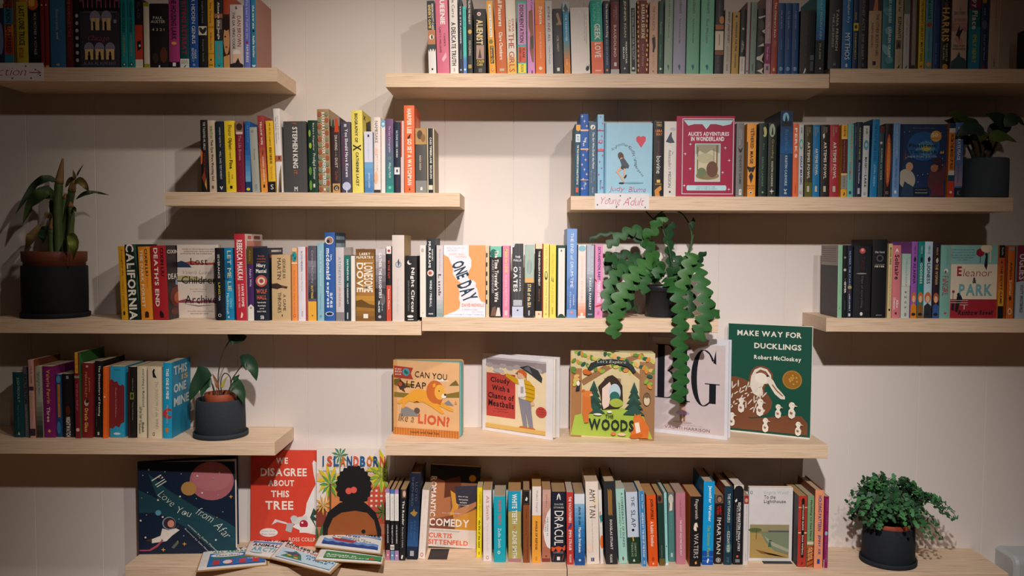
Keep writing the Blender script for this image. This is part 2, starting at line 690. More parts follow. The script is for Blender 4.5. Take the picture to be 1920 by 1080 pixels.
for k in range(2):
    r.b(227.5 + 13.4 * k, 240.2 + 13.4 * k, -10, 0, '1b8d92', 'teal' if k else 'teal green', 'black and gold lettering', T('A THOUSAND SPLENDID', .3, .7, .05, .52, '0f3a40', 1), T('HOSSEINI', .35, .6, .56, .84, 'b8963f'), E(.5, .955, .28, .025, '123a44'), E(.5, .955, .14, .014, 'd8d0c0'))
r.b(254.5, 269, -2, 0, '1c1a1e', 'black red', 'white foot band', R(0, 1, .38, .88, 'c0402c'), R(0, 1, .88, 1, 'e6dccb'), T('BLACK', .3, .7, .05, .3, '4a464a', 1), P([(.25, .62), (.75, .6), (.8, .72), (.3, .76)], K), E(.6, .68, .12, .02, 'e6dccb'))
r.b(270.5, 281, 5, 0, 'ddd2bd', 'cream', 'olive end bands', R(0, 1, 0, .06, 'a09c30'), R(0, 1, .94, 1, 'a09c30'))
r.b(281.5, 317, 7, 0, '1d1b1c', 'thick black', 'white level author name', H('PAUL', .2, .72, .2, .245, 'd8d2c8'), H('AUSTER', .08, .85, .26, .305, 'd8d2c8'), H('4 3 2 1', .14, .8, .385, .425, 'd8d2c8'), E(.75, .8, .2, .12, '5a3020'), E(.3, .85, .15, .08, '3a2a22'), R(.47, .55, .96, 1, 'e0d8cc'))
r.b(317.5, 337.5, -12, 0, 'a83a78', 'magenta', 'black block capitals', T('THE HOUSING LARK', .25, .75, .03, .62, '2a1226', 1), R(0, 1, .92, 1, '17141a'), R(.35, .65, .93, .98, 'e8e0e0'), E(.5, .67, .25, .02, 'e0a050'))
r.b(338.5, 355.5, -14, 0, '12494a', 'deep green', 'crimson capitals', T('WRITING RETREAT', .2, .75, .02, .82, 'a01f48', 1), R(0, 1, .88, 1, 'd8d8d4'), H('JULIA', .15, .8, .9, .92, K), H('BARTZ', .15, .85, .925, .945, K), P([(.4, .99), (.6, .96), (.65, .97), (.45, 1)], K))
r.b(356, 372.5, -14, 0, '1d4c96', 'royal blue', 'white capitals', T('HER HIDDEN GENIUS', .3, .7, .0, .68, 'dfe4ea'), T('MARIE', .55, .8, .76, .88, 'c8d4e0'), T('BENEDICT', .25, .5, .74, .92, 'c8d4e0'), C(.5, .96, .16, '6f90c8'))
r.b(373.5, 389, -12, 0, '1a1b1c', 'plain black', 'pale square tulip panel', R(0, 1, .44, .56, 'cfc5b6'), E(.35, .5, .2, .05, '2a2a2a', 30), E(.7, .5, .2, .05, '2a2a2a', -30), T('noughts & crosses', .35, .65, .1, .4, '8a847a'), T('boyne back', .4, .65, .62, .92, '8a847a'))
r.b(390.5, 402, -12, 0, 'd39a2c', 'golden yellow', 'thin brown script', T('The Verona', .35, .65, .12, .4, '3a2410'), T('William Dorit', .4, .65, .52, .76, '4a3010'), R(0, 1, .44, .46, 'b87a1c'), R(0, 1, .8, .81, 'b87a1c'), C(.5, .89, .15, K), R(.2, .8, .955, .965, '6a4818'))
r.b(403.5, 419, -6, 0, '2a2326', 'photo teal', 'white script and turquoise base', R(0, 1, .24, .3, '9a6a48'), R(.2, .9, .32, .46, '776a60'), R(0, 1, .62, 1, '2fa0a8'), T('Alone in the Jungle', .3, .65, .08, .6, 'e6e0d4', 1), T('Steven Lynn', .3, .7, .67, .87, 'c0503a'), P([(.25, .93), (.5, .97), (.75, .93), (.5, .99)], K))
r.b(420, 431.5, -12, 0, 'a8442a', 'russet portrait', 'dark haired face', R(0, 1, .28, 1, '3a221a'), E(.5, .62, .5, .2, 'c8905f'), E(.5, .4, .6, .1, '2a1814'), E(.3, .58, .14, .012, '2a1814'), E(.45, .72, .2, .015, '9a4a38'), P([(0, .85), (1, .82), (1, 1), (0, 1)], 'c8945a'))
r.b(432, 457, 9, 0, 'c9bcb6', 'pale pink', 'red brown author name', T('DAN BROWN', .55, .85, .18, .66, '8a3420'), T('THE DA VINCI CODE', .2, .4, .12, .7, '2a2624'), H('S', .42, .58, .03, .075, K, 1), E(.5, .78, .3, .07, 'e8dcd0'), R(.2, .8, .78, .92, 'e0b8a0'), P([(0, 1), (0, .94), (.4, .92), (.6, .84), (.75, .92), (1, .95), (1, 1)], '2a2228'))
r.b(458.5, 470, -8, 0, '6a74c4', 'periwinkle', 'white and gold lettering', T('The Lies I Told in the', .35, .65, .05, .6, 'd8d0e8'), T('PAM BURKE', .3, .7, .68, .92, 'e8e4f0', 1), C(.45, .645, .2, 'a02040'))
r.b(471.5, 481, -9, 0, '2f7fa2', 'steel blue', 'white lower case title', T('the new me', .3, .7, .14, .46, 'f0ece4', 1), T('halle butler', .3, .7, .56, .86, 'f0ece4', 1), C(.5, .49, .22, K), P([(.1, .96), (.9, .96), (.7, .985), (.3, .985)], 'e0e0e0'), side='9a6a5c', d=.14)

# ---- top centre shelf
r = Row('top centre shelf', Z['S2'], GB)
r.b(804, 818.5, 2, -4, 'e6e2e0', 'black white', 'staring eye', R(0, 1, 0, .4, '20252c'), T('ORSON SCOTT CARD', .58, .85, .04, .4, 'f0e8d8', 1), T("ENDER'S GAME", .15, .5, .06, .38, 'e8c878', 1), R(0, 1, .4, .6, 'b87a52'), E(.5, .5, .3, .035, 'efe4da'), E(.55, .5, .12, .03, '2a2a2a'), R(0, 1, .6, .66, '2f4440'), P([(0, .65), (.3, .65), (.15, .7)], '2f4440'), P([(.35, .65), (.65, .65), (.5, .7)], '2f4440'), P([(.7, .65), (1, .65), (.85, .7)], '2f4440'), C(.5, .94, .12, K), side='20252a')
r.b(820, 843.5, -12, -5, 'd7708c', 'pink', 'bold white capitals', T('QUEENIE', .3, .75, .0, .39, 'fff4ee', 1), T('CANDICE', .6, .75, .5, .66, '5a2433'), T('CARTY-WILLIAMS', .25, .4, .42, .74, '5a2433'), P([(.4, .82), (.75, .74), (.8, .8), (.5, .86)], 'f0b8c8'))
r.b(844.5, 860, -12, -3, 'ece4de', 'white', 'tall black condensed capitals', T('le Carré', .3, .65, .08, .3, '2a2428'), T('A DELICATE TRUTH', .2, .75, .36, .9, '2a2428', 1), T('VIKING', .4, .6, .93, .98, 'b8aea8'))
r.b(861, 868, 0, -2, '232a3c', 'slim navy', 'spaced white capitals', T('THE STRANGER', .35, .7, .08, .6, 'd8dce4', 1), T('CAMUS', .4, .65, .68, .8, 'aab0c0'), C(.5, .95, .25, 'b8c0d0'))
r.b(869, 875.5, 12, -2, '4ec6bd', 'slim turquoise', 'blue foot', GR(.72, .8, '4ec6bd', '5a86c8', 3), R(0, 1, .8, 1, '5a86c8'), T('SMALL SEA', .35, .7, .04, .3, '2a8a94'), C(.5, .94, .3, 'e0f0f0'))
r.b(876.5, 886.5, -2, -2, '2b2d2e', 'charcoal', 'gold flower', T('TELLING THE WILD BOY', .3, .7, .02, .34, 'e8e0d4', 1), E(.55, .44, .35, .03, 'd8a848'), T('KEN FLEMING', .3, .7, .56, .76, 'c8c4bc'), R(.2, .8, .88, .93, 'b0964c'))
r.b(888.5, 911, 17, 0, '1b1a1a', 'squat black', 'gold condensed title', C(.42, .08, .16, 'e8e0d8'), C(.42, .08, .08, 'c03028'), T('ALIENIST', .2, .75, .17, .55, 'f0d8a0', 1), R(.2, .85, .56, .78, 'b09080'), P([(.35, .76), (.5, .6), (.65, .76)], '4a3a36'), H('CALEB', .25, .85, .79, .83, 'e6c04a', 1), H('CARR', .25, .75, .84, .88, 'e6c04a', 1), R(.4, .7, .92, .98, '6a6460'))
r.b(918, 930, 2, -7, 'f0a630', 'yellow', 'handwritten white strip', R(.3, .72, .05, .5, 'f3ece0'), T('If I Had Your Face', .4, .62, .08, .48, '3a2a18'), R(.25, .8, .62, .86, '2a2018'), T('Frances Cha', .35, .7, .63, .85, 'f0c060', 1), E(.45, .56, .3, .03, '7a7a3a'), C(.5, .95, .2, 'c84a2a'), C(.5, .95, .12, 'f0e6d8'))
r.b(931, 951, -14, -6, 'cc662f', 'burnt orange', 'white serif lettering', T('Small Pleasures', .35, .72, .0, .42, 'fbeee0', 1), T('Clare Chambers', .35, .68, .49, .83, 'fbeee0', 1), R(.3, .75, .94, .97, 'c8b89c'))
r.b(951.5, 969.5, -12, -5, 'e6dccc', 'cream', 'rust red capitals over amber foot', GR(.75, .9, 'e6dccc', 'eab24a', 5), R(0, 1, .9, 1, 'eab24a'), T('EMMA', .6, .82, .32, .48, 'c0604a'), T('CLINE', .25, .48, .33, .48, 'c0604a'), T('THE GIRLS', .2, .78, .5, .98, 'a83a26'))
r.b(970.5, 988, 3, -2, '4fb0a8', 'teal edged', 'pink title panel', R(.08, .92, .03, .6, 'cf8ec0'), R(.08, .92, .63, .84, 'e0583c'), R(.08, .92, .86, .99, 'f0dc4a'), T('DISORIENTATION', .25, .7, .05, .57, '1f1a22', 1), T('ELAINE', .55, .8, .65, .78, '3a1612', 1), T('HSIEH CHOU', .2, .42, .64, .83, '3a1612', 1), T('PICADOR', .35, .65, .87, .98, '5a4a18'))
r.b(989.5, 1003.5, -12, -3, 'd890c8', 'lilac pink', 'torn landscape photo strip', T('Teju Cole', .45, .8, .0, .2, '5a2a5a'), P([(.25, .22), (.75, .2), (.9, .55), (.85, .86), (.6, .85), (.3, .7), (.4, .5), (.2, .4)], '8a5a3c'), P([(.35, .55), (.8, .52), (.85, .68), (.5, .7)], '4a4438'), R(.5, .7, .96, 1, '7a3a6a'))
r.b(1004.5, 1023, -4, -3, 'ea7a34', 'orange', 'white script', GR(0, .35, 'f0a048', 'ea6c32', 5), T('Dykette', .35, .75, .12, .35, 'fff0e2', 1), T('JENNY FRAN DAVIS', .42, .6, .45, .8, 'fadcc4'), C(.5, .93, .17, 'f6d8c0'))
r.b(1024.5, 1037.5, 2, -4, 'cdcaca', 'pale grey', 'thin dark capitals', T('BONES AND ALL', .35, .7, .08, .56, '4a4648'), T('Camille DeAngelis', .38, .62, .62, .87, '8a8688'))
r.b(1038.5, 1056.5, 17, -4, '3a3838', 'charcoal grey', 'brown feather', P([(.35, .08), (.6, .06), (.95, .25), (.3, .25), (.6, .2)], 'a08468'), T('LOEL HARDY', .4, .62, .42, .66, 'c0b8b0'), R(.35, .62, .91, .96, 'e4ded6'), side='33302f')
r.b(1058, 1070, 3, -5, '3f93b4', 'blue to orange', 'white beach lettering', R(0, 1, 0, .14, 'b0c0c8'), P([(.1, .1), (.5, .03), (.9, .12), (.5, .16)], '4a5a60'), GR(.5, .85, '3f93b4', 'e07a34', 7), R(0, 1, .85, 1, 'e08a34'), T('THE TREEMOVER', .35, .65, .18, .55, 'd8eaf0'), T('Kellie', .4, .6, .8, .88, 'f0dcc0'), P([(.3, .94), (.5, .98), (.8, .93), (.55, .97)], 'f0dcb0'))
r.b(1071.5, 1107, 15, -4, 'eae0d8', 'fat cream', 'tiny running horse', P([(.76, .93), (.84, .88), (.9, .9), (.97, .86), (.95, .93), (.9, .96), (.8, .96)], K), T('a critical history of the novel', .72, .77, .05, .5, '8a8078'), T('with an introduction', .83, .87, .1, .56, '9a9088'), E(.5, .07, .04, .01, 'fffaf2'), side='c4b8ac')
r.b(1109.5, 1132, 1, -5, '19ad96', 'green coral', 'white GEEK letters', R(0, 1, .56, 1, 'f0724e'), T('KATHERINE', .55, .8, .03, .3, '7ad8c4'), T('DUNN', .2, .45, .05, .28, '7ad8c4'), T('GEEK', .3, .8, .32, .54, 'f6f0e6', 1), T('LOVE', .3, .82, .58, .78, 'f6f0e6', 1), R(.3, .8, .95, .97, 'f6c0b0'))
r.b(1133, 1144, 2, -4, '26344c', 'dark navy', 'white brush script', T('The Secrets of a Fire King', .35, .8, .04, .5, 'f4ecdc', 1), T('KIM EDWARDS', .4, .65, .53, .88, '9fb0c8'), C(.5, .95, .2, 'e08a3c'))
r.b(1145, 1161, -4, -2, '6d2a2c', 'wine red', 'foil sparkles', R(0, 1, 0, .05, '2a2428'), R(0, 1, .94, 1, 'b8b4b0'), T('UMBERTO', .55, .75, .1, .3, 'c09088'), T('ECO', .3, .48, .16, .26, 'c09088'), T('BAUDOLINO', .35, .68, .36, .78, 'd8b8a8', 1), R(.4, .7, .85, .9, 'd8c8c0'))
r.b(1163, 1180, -4, -3, '1e2629', 'blackish green', 'cream MANHATTAN capitals', T('JENNIFER EGAN', .4, .7, .04, .52, 'e6deb8'), T('MANHATTAN', .6, .78, .58, .86, 'f0ece0', 1), T('BEACH', .3, .48, .65, .8, 'f0ece0', 1), C(.5, .93, .1, 'c8c4b8'))
r.b(1181.5, 1193.5, -8, -3, 'b8bca8', 'grey bordered', 'black inner strip', R(.2, .85, .16, .97, '1b1d20'), R(.15, .9, 0, .16, 'a8b0b4'), T('YOU SHALL KNOW OUR VELOCITY', .35, .7, .18, .82, 'c8ccd0'), C(.5, .93, .2, 'd0d0cc'))
r.b(1195, 1215.5, 1, -2, '6e1f1d', 'dark red', 'gold flecked edges', *[E(.04 + .05 * (i % 2), .03 + .066 * i, .07, .02, 'e0b86a') for i in range(15)], *[E(.94 - .05 * (i % 3), .02 + .066 * i, .07, .022, 'e0b86a') for i in range(15)], T('BARBARA ERSKINE', .35, .68, .06, .52, 'f2e0b8', 1), T('River of Destiny', .35, .6, .6, .9, 'd8b090'))
r.b(1216.5, 1232.5, 4, 0, 'd6ad94', 'peach', 'tiny dark suited figure', T('THE FOLASCA', .35, .65, .06, .4, '6a5248'), P([(.3, .5), (.7, .48), (.75, .62), (.62, .67), (.6, .7), (.4, .7), (.42, .62)], '241f24'), C(.5, .47, .13, 'a8785c'), T('SILVANA', .4, .6, .72, .92, 'b09078'), R(.45, .55, .95, .98, '8a3a30'))
r.b(1233.5, 1243, 2, 0, '1f4e42', 'slim green', 'pale lettering', T('Ancestor', .35, .65, .28, .46, 'b8c8b8'), T('Naomi Ishiguro', .35, .6, .6, .8, 'a0b8a8'), C(.5, .93, .2, 'dce4dc'))
for i, (a, b, c, nm, ti, aj) in enumerate(((1244.5, 1260, '93aa98', 'ELENA FERRANTE', 'My Brilliant Friend', 'sage green'), (1261, 1284.5, '9d9cae', 'ELENA FERRANTE', 'The Story of the Lost Child', 'lilac grey'), (1286, 1310, '74b091', 'ELENA FERRANTE', 'The Story of a New Name', 'mint green'), (1312, 1337, '79bfa2', 'ELENA FERRANTE', 'Those Who Leave', 'bright mint'))):
    r.b(a, b, -14, 1, c, aj, 'small navy lettering and bird', T(nm, .42, .62, .02, .26 if i else .3, '2f4248'), T('·', .48, .54, .29, .295, '2f4248'), T(ti, .4, .58, .32, .62 if i else .55, '33464c'), P([(.4, .9), (.55, .88), (.62, .91), (.55, .96), (.48, .93)], '2a5a78'))
r.b(1339, 1355, -10, 1, '2a2a33', 'dark patterned', 'white label panel', E(.75, .32, .3, .05, 'c8843c'), R(0, 1, .38, .44, 'a8672c'), R(0, 1, .46, .7, 'ddd0be'), R(.45, .55, .5, .64, '8a7a6a'), R(0, 1, .71, .76, '8a4a34'), T('BLACK WATER', .3, .5, .78, .96, '8a6a60'), T('LOU MORE', .35, .5, .12, .3, '8a8a94'))
r.b(1356, 1369, 18, 2, 'c2b8aa', 'worn beige', 'maroon and grey lettering', T("BRIDGET JONES'S DIARY", .35, .75, .04, .52, '6a2a34', 1), T('HELEN FIELDING', .4, .62, .57, .8, '9a8e84'), T('PICADOR', .38, .6, .85, .95, '3a3430'))
r.b(1370.5, 1384, 23, 2, 'bf9a52', 'mustard tan', 'black stencilled capitals', T('SURRENDER THE PINK', .4, .66, .16, .64, '1f1a14', 1), T('CARRIE FISHER', .42, .62, .66, .9, '2a2218', 1), E(.5, .07, .15, .02, K))
r.b(1385.5, 1395.5, 18, 2, '1d2226', 'narrow black', 'white foot panel', R(0, 1, .73, 1, 'd8d0c4'), C(.5, .3, .2, 'c8c8c4'), T('A MERCY', .55, .75, .5, .62, 'c8c4bc', 1), T('TONI LORIS', .3, .5, .48, .66, 'e0dcd4', 1), T('The Great Works', .4, .6, .76, .96, '4a4440'))
r.b(1396.5, 1404, 4, 2, 'a9b2b4', 'grey white', 'red edges', R(0, .18, 0, 1, '9c2f2a'), R(.86, 1, 0, 1, '9c2f2a'), C(.5, .96, .2, '5a6a5a'))
r.b(1405, 1416, 4, 2, '82988c', 'dusty sage', 'faint title', T('A M Fortuna', .4, .6, .04, .22, '46584e'), T('Novella', .42, .58, .28, .4, '5a6c62'), R(.35, .6, .86, .96, '5c7268'))
r.b(1417, 1431, 17, 2, '272624', 'black stone', 'white triangle shapes', P([(0, .13), (1, .1), (1, .12), (.3, .15)], 'd8d4c4'), P([(.6, .34), (1, .31), (1, .38)], 'd8d4c4'), P([(.1, .58), (.9, .52), (.95, .57)], 'd8d4c4'), P([(0, .74), (.5, .72), (1, .67), (.7, .78), (1, .83), (.4, .79), (0, .78)], 'd8d4c4'), P([(.1, .95), (1, .9), (.8, .96), (1, 1)], 'd8d4c4'), E(.5, .25, .4, .08, '4a4843'), E(.5, .47, .4, .06, '4a4843'), E(.5, .88, .35, .05, '4a4843'))
r.b(1432, 1443.5, -12, 2, 'c4a3ab', 'dusty pink', 'magenta title block', R(0, 1, .62, .87, '8e2f68'), T('Annie on My Mind', .35, .65, .12, .55, 'f2dce2'), T('Garden', .35, .65, .66, .82, 'ecd8e0'), R(.3, .7, .9, .95, '6a5a66'))
r.b(1444.5, 1456, -4, 2, 'a8443a', 'brick red', 'white serif title', T("The Children's Bach", .35, .7, .06, .52, 'f0e0d4', 1), R(.35, .65, .92, .96, 'e0b888'), E(.5, .6, .3, .05, 'b8584a'))
for k, ti in enumerate(('FAR AS THE EYE', 'TO THE NORTH', 'A DEEP CAUSE')):
    r.b(1457 + 13.2 * k, 1469.6 + 13.2 * k, 6, 0, '164a84', ('cobalt blue', 'middle cobalt', 'last cobalt')[k], 'small white capitals', T(ti, .4, .6, .11, .36, 'a8c0dc'), T('JON FOSSE', .42, .58, .5, .65, '8fb0d4'), C(.5, .925, .28, '8fb0d4'), C(.5, .925, .2, '164a84'), E(.5, .925, .1, .03, '8fb0d4'))
r.b(1498, 1526, 20, 1, '191a1b', 'glossy black', 'dim red lettering', T('GILLIAN FLYNN', .32, .45, .08, .54, '6a4a3c'), T('GONE GIRL', .32, .45, .58, .85, '5a4038'), P([(.25, .99), (.38, .9), (.45, .93), (.35, .99)], 'd8d4cc'), R(.7, .95, .7, .78, '5a5a60'), R(.7, .92, .8, .95, '4a4a50'))
r.b(1527, 1543.5, -12, 2, '2aa0c2', 'aqua topped', 'white MOUNTAIN capitals', GR(.2, .62, '2aa0c2', '2456a0', 6), R(0, 1, .58, 1, '17191c'), T('COLD MOUNTAIN', .4, .65, .04, .56, 'a8d4e4'), T('FRAZIER', .42, .62, .62, .82, '9a9a94', 1), C(.6, .93, .1, 'd8d4c0'))

# ---- top right shelf
r = Row('top right shelf', Z['S2b'], GB)
r.b(1551, 1575, -14, 2, '2b2f34', 'slate', 'two lines of capitals', T('TANA FRENCH', .55, .75, .22, .76, 'b4b4b0', 1), T('THE LIKENESS', .25, .42, .28, .72, 'a0a4a8', 1), H('H', .45, .6, .92, .96, 'a8a8a4'))
r.b(1576.5, 1596, -14, 1, '1f6aa8', 'bright blue', 'thin white author name', T('Stephen Fry', .4, .72, .1, .4, 'dce8f0'), T('MYTHOS', .3, .78, .53, .88, 'eef2f4'), E(.5, .955, .1, .025, 'd8e0e4'))
r.b(1597.5, 1607, -14, 1, '17365e', 'narrow navy', 'yellow lettering', R(0, 1, .4, .5, 'cdbb2c'), E(.5, .45, .3, .025, '3a3a20'), T('GAUZ’', .3, .6, .26, .36, 'c8b830', 1), T('STANDING HEAVY', .35, .65, .53, .88, 'c8b830', 1))
r.b(1608, 1625, -14, 0, '25262b', 'matt black', 'thin grey capitals', T('MISCHIEF ACTS', .35, .65, .06, .5, '83828a'), T('ZOE GILBERT', .35, .6, .54, .88, '8f8e94'), H('K', .5, .66, .93, .97, '8a8a90'))
r.b(1626.5, 1651, -14, 0, 'b89a7a', 'tan', 'painted portrait top', R(0, 1, 0, .24, '3a3040'), P([(.3, .24), (.5, .05), (.65, .1), (.7, .24)], 'b87848'), T('THE OTHER BOLEYN GIRL', .55, .78, .28, .84, '4a3830'), T('PHILIPPA GREGORY', .2, .36, .4, .72, '6a5648'), R(.35, .6, .9, .95, '1f2226'))
r.b(1652, 1675.5, -14, 0, '2f7688', 'sea blue', 'white wave texture', E(.35, .25, .3, .06, '5a98a8', 40), E(.5, .5, .3, .05, '6aa4b0', -40), E(.3, .75, .25, .08, '7ab0bc', 30), E(.6, .88, .3, .05, '5a98a8', 20), T('FATES AND FURIES', .48, .7, .02, .4, 'c8dce0', 1), T('LAUREN GROFF', .48, .7, .45, .85, 'd0e2e4', 1))
r.b(1677, 1691, -14, 0, 'b4a48a', 'buff', 'black circus lettering', T('Water for', .3, .7, .02, .26, '2a221c', 1), T('ELEPHANTS', .3, .75, .32, .6, '1f1a16', 1), R(.1, .8, .62, .74, '6a5c4c'), P([(.2, .72), (.45, .63), (.7, .72)], '221c18'), T('sara gruen', .4, .6, .77, .92, '8a7a66'), P([(.3, .99), (.7, .93), (.6, .99)], '3a302a'))
r.b(1692.5, 1704, -14, 0, 'b9b9b4', 'silver', 'spaced maroon letters', R(0, 1, 0, .28, '6a7a6c'), T('perdita', .35, .6, .34, .56, '7a3a34'), T('Natasha Scott', .42, .58, .6, .8, '8a8a84'), P([(.3, .99), (.7, .94), (.6, .99)], '4a4a44'))
r.b(1705.5, 1716, -14, 0, '8f8580', 'grey maroon', 'maroon left edge', R(0, .22, 0, 1, '5c2438'), T('SARA RUDDER & MIDGE', .45, .65, .22, .58, 'c0b4b0'), R(.2, .9, .95, 1, '2a2a2a'))
r.b(1721, 1732, -14, 0, 'cbae22', 'vivid yellow', 'black capitals', T('THE MIDNIGHT LIBRARY', .3, .7, .1, .62, '3a3010'), T('MATT HAIG', .3, .7, .65, .9, '2a2210', 1), R(.3, .7, .95, .98, 'b84a2a'), E(.4, .06, .3, .03, K))
r.b(1733, 1747, -14, 0, '5594a8', 'sky blue', 'orange round emblems', T('TOM HANKS', .25, .65, .02, .35, '1f3a44', 1), C(.5, .42, .4, 'b0743c'), C(.5, .42, .3, '8a5028'), T('Uncommon Type', .35, .62, .5, .86, '24424c'), C(.5, .94, .4, 'b0743c'), C(.5, .94, .28, 'c89a58'))
r.b(1748, 1760.5, -14, 0, '1f3c74', 'indigo', 'faint blue lettering', T('BOCA RATTO', .3, .7, .2, .55, '2a4c8c', 1), T('louise louise', .35, .62, .66, .94, '6a88c0'), C(.5, .05, .2, 'c8ccd4'))
r.b(1761.5, 1780, -14, 0, '191718', 'jet black', 'large gold condensed name', T('THOMAS', .3, .7, .12, .2, '8a7858'), T('HARRIS', .1, .85, .2, .64, 'd2a860', 1), T('THE SILENCE OF', .55, .75, .66, .9, 'c8beb0'), T('THE LAMBS', .25, .45, .68, .88, 'c8beb0'), C(.5, .97, .28, 'c88a38'), P([(.2, .08), (.5, .05), (.8, .08), (.5, .11)], '8a8a8a'))
r.b(1782, 1811, -14, 0, 'c2a898', 'blush', 'black star and city skyline', GR(.3, .5, 'c2a898', 'b07a78', 4), E(.45, .62, .2, .06, 'c08880', 40), H('A', .45, .55, .2, .24, '5a3a3a'), H('DISCOVERY', .12, .88, .25, .29, '6a4444'), H('OF WITCHES', .12, .9, .34, .38, '8a3a44'), P([(.25, .56), (.5, .42), (.5, .5), (.75, .47), (.55, .56), (.5, .64), (.42, .58)], '221a22'), H('DEBORAH', .12, .88, .68, .71, '4a3a3c'), H('HARKNESS', .08, .9, .72, .75, '4a3a3c'), P([(0, .9), (.2, .87), (.35, .84), (.5, .77), (.6, .84), (.85, .86), (1, .9), (1, 1), (0, 1)], '2f4a58'))
r.b(1813.5, 1835.5, -14, 0, '17646a', 'jade', 'white and lime lettering', R(0, 1, 0, .22, '7a2048'), GR(.45, 1, '1f8088', '1f78a0', 4), T('happy', .2, .7, -.05, .2, 'c8c8c0', 1), T('Place', .25, .72, .24, .48, 'c8ccc4', 1), T('EMILY HENRY', .35, .68, .55, .92, 'a8b23a', 1))
r.b(1837, 1850, -14, 0, '1c3a58', 'midnight blue', 'thin white script', R(.1, .7, .0, .14, 'b8862c'), T('ALEX', .35, .6, .2, .3, 'a0b4c8'), E(.45, .42, .4, .06, '5a6478'), T('City of the Dead', .35, .65, .55, .88, '9fb4cc'), R(.3, .6, .95, .99, '9c2a34'))
r.b(1851.5, 1871, -12, 2, 'b29d8c', 'fat buff', 'glossy wrapped cover', T('Anxious People at the Party', .5, .62, .05, .5, '4a3c34'), T('AVENUE', .5, .65, .86, .97, '2a221c'), R(.9, .97, 0, 1, 'cdbcae'))
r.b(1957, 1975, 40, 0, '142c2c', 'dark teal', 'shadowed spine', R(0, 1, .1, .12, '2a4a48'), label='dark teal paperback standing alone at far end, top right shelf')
# ---- short upper left shelf
r = Row('short upper shelf', Z['S3'], GB)
r.b(378, 391, 225, -1, '1c1a1c', 'black orange', 'flame streak', T('THE TALENTED MR. RIPLEY', .4, .72, .03, .42, 'd8d0c4'), T('PATRICIA HIGHSMITH', .4, .7, .46, .84, '9a2c20'), P([(0, .4), (.3, .45), (.2, .6), (0, .62)], 'd0692c'), P([(.1, .8), (.5, .7), (.9, .95), (.5, .9)], '8a3a22'), P([(.55, .9), (.75, .8), (.8, .97)], 'e0a83c'))
r.b(393.5, 406.5, 226, -3, 'cdb9a2', 'beige', 'heavy black gothic lettering', T('HURSTON', .3, .72, .08, .25, '6a8a4a', 1), T('Their Eyes Were Watching God', .3, .75, .27, .84, '1c1a1a', 1), R(.35, .65, .91, .95, '6a5a4a'))
r.b(408, 423.5, 228, -3, '1d2430', 'ink blue', 'small spaced capitals', T('VIGDIS HJORTH', .4, .62, .08, .36, 'c8ccd4'), T('WILL AND TESTAMENT', .4, .62, .42, .82, 'd4d4d8'), P([(.3, .92), (.45, .92), (.5, .95), (.6, .92), (.72, .92), (.52, .97)], 'e8e8e8'))
r.b(424.5, 443.5, 227, -3, 'efcf2c', 'bright yellow', 'handwritten black title', T('Eleanor', .4, .75, .06, .22, '221e18'), T('Oliphant', .3, .75, .24, .4, '221e18', 1), T('is completely', .4, .65, .41, .53, '4a4020'), T('Fine', .4, .75, .55, .67, '1a1814', 1), T('GAIL', .6, .75, .75, .82, 'a08a20'), T('HONEYMAN', .25, .42, .71, .88, '8a7818'), R(.4, .65, .91, .95, K))
r.b(444.5, 459.5, 227.5, -2, '7c1c36', 'crimson', 'brown photo at top', R(0, 1, 0, .18, '8a6a5c'), E(.5, .08, .4, .05, '3a2824'), R(.1, .9, .15, .185, 'd8c8b8'), T('The Lila Brown', .35, .7, .2, .55, 'c89098'), T('1981', .45, .6, .6, .9, '8a3a4c'))
r.b(461, 471, 228, -1, '1f62a8', 'blue gradient', 'yellow oval at foot', GR(.4, .85, '1f62a8', '78b0d4', 6), R(0, 1, .85, 1, '1c3c68'), E(.5, .955, .35, .02, 'e8d83c'), T('AS SYLVIA', .4, .7, .05, .3, '6a9cd0'))
r.b(473.5, 487.5, 239, -5, 'a9aca2', 'grey green', 'tiny faded lettering', C(.4, .06, .18, '8a9088'), T('The Awakening', .42, .6, .33, .5, '4a504a'), T('KATE C', .4, .7, .88, .97, '6a8a98'))
r.b(490.5, 502.5, 217, -7, 'a23c3a', 'red to amber', 'spaced white capitals', GR(.35, .9, 'a23c3a', 'f0a040', 8), R(0, 1, .9, 1, 'f0a040'), T('YELLOW WIFE', .35, .65, .08, .38, 'f2e4d4', 1), P([(.4, .5), (.6, .44), (.65, .5), (.5, .52)], '7a2a28'), T('SADEQA JOHNSON', .4, .65, .54, .86, 'f8e8d4', 1), R(.35, .65, .9, .94, '5a2a20'))
r.b(504, 518, 227, -5, 'f0bf2e', 'golden', 'black foot block', R(0, 1, .85, 1, '1c1b1f'), T('WE ARE ALL completely', .35, .65, .03, .35, '4a3410'), T('BESIDE OURSELVES', .35, .68, .37, .6, '4a3410', 1), T('Karen Joy Fowler', .35, .65, .64, .82, 'c48a2c'), H('S', .3, .7, .89, .96, 'e8e0d4'))
r.b(519.5, 531.5, 204, -6, 'eee6e2', 'tall white', 'brown figure panel', T('Howard Jacobson', .55, .75, .09, .37, '8a8488'), T('The Finkler Question', .2, .42, .1, .42, '5a5458'), R(0, 1, .56, .63, 'b06848'), R(.5, .7, .57, .61, '4a2420'), P([(.2, 1), (.5, .78), (.9, .66), (.8, 1)], '8a7458'), P([(.4, 1), (.6, .8), (.7, 1)], '3a3028'))
r.b(533.5, 577, 228, -2, '4d4c4c', 'thick grey', 'large white capitals', T('STEPHEN KING', .4, .62, .08, .66, 'ece6de', 1), T('IT', .42, .58, .69, .745, 'b06a34', 1), H('M', .44, .58, .92, .985, 'e4e0d8', 1), R(.84, .86, 0, 1, '575656'), E(.5, .03, .1, .01, '9a5a44'))
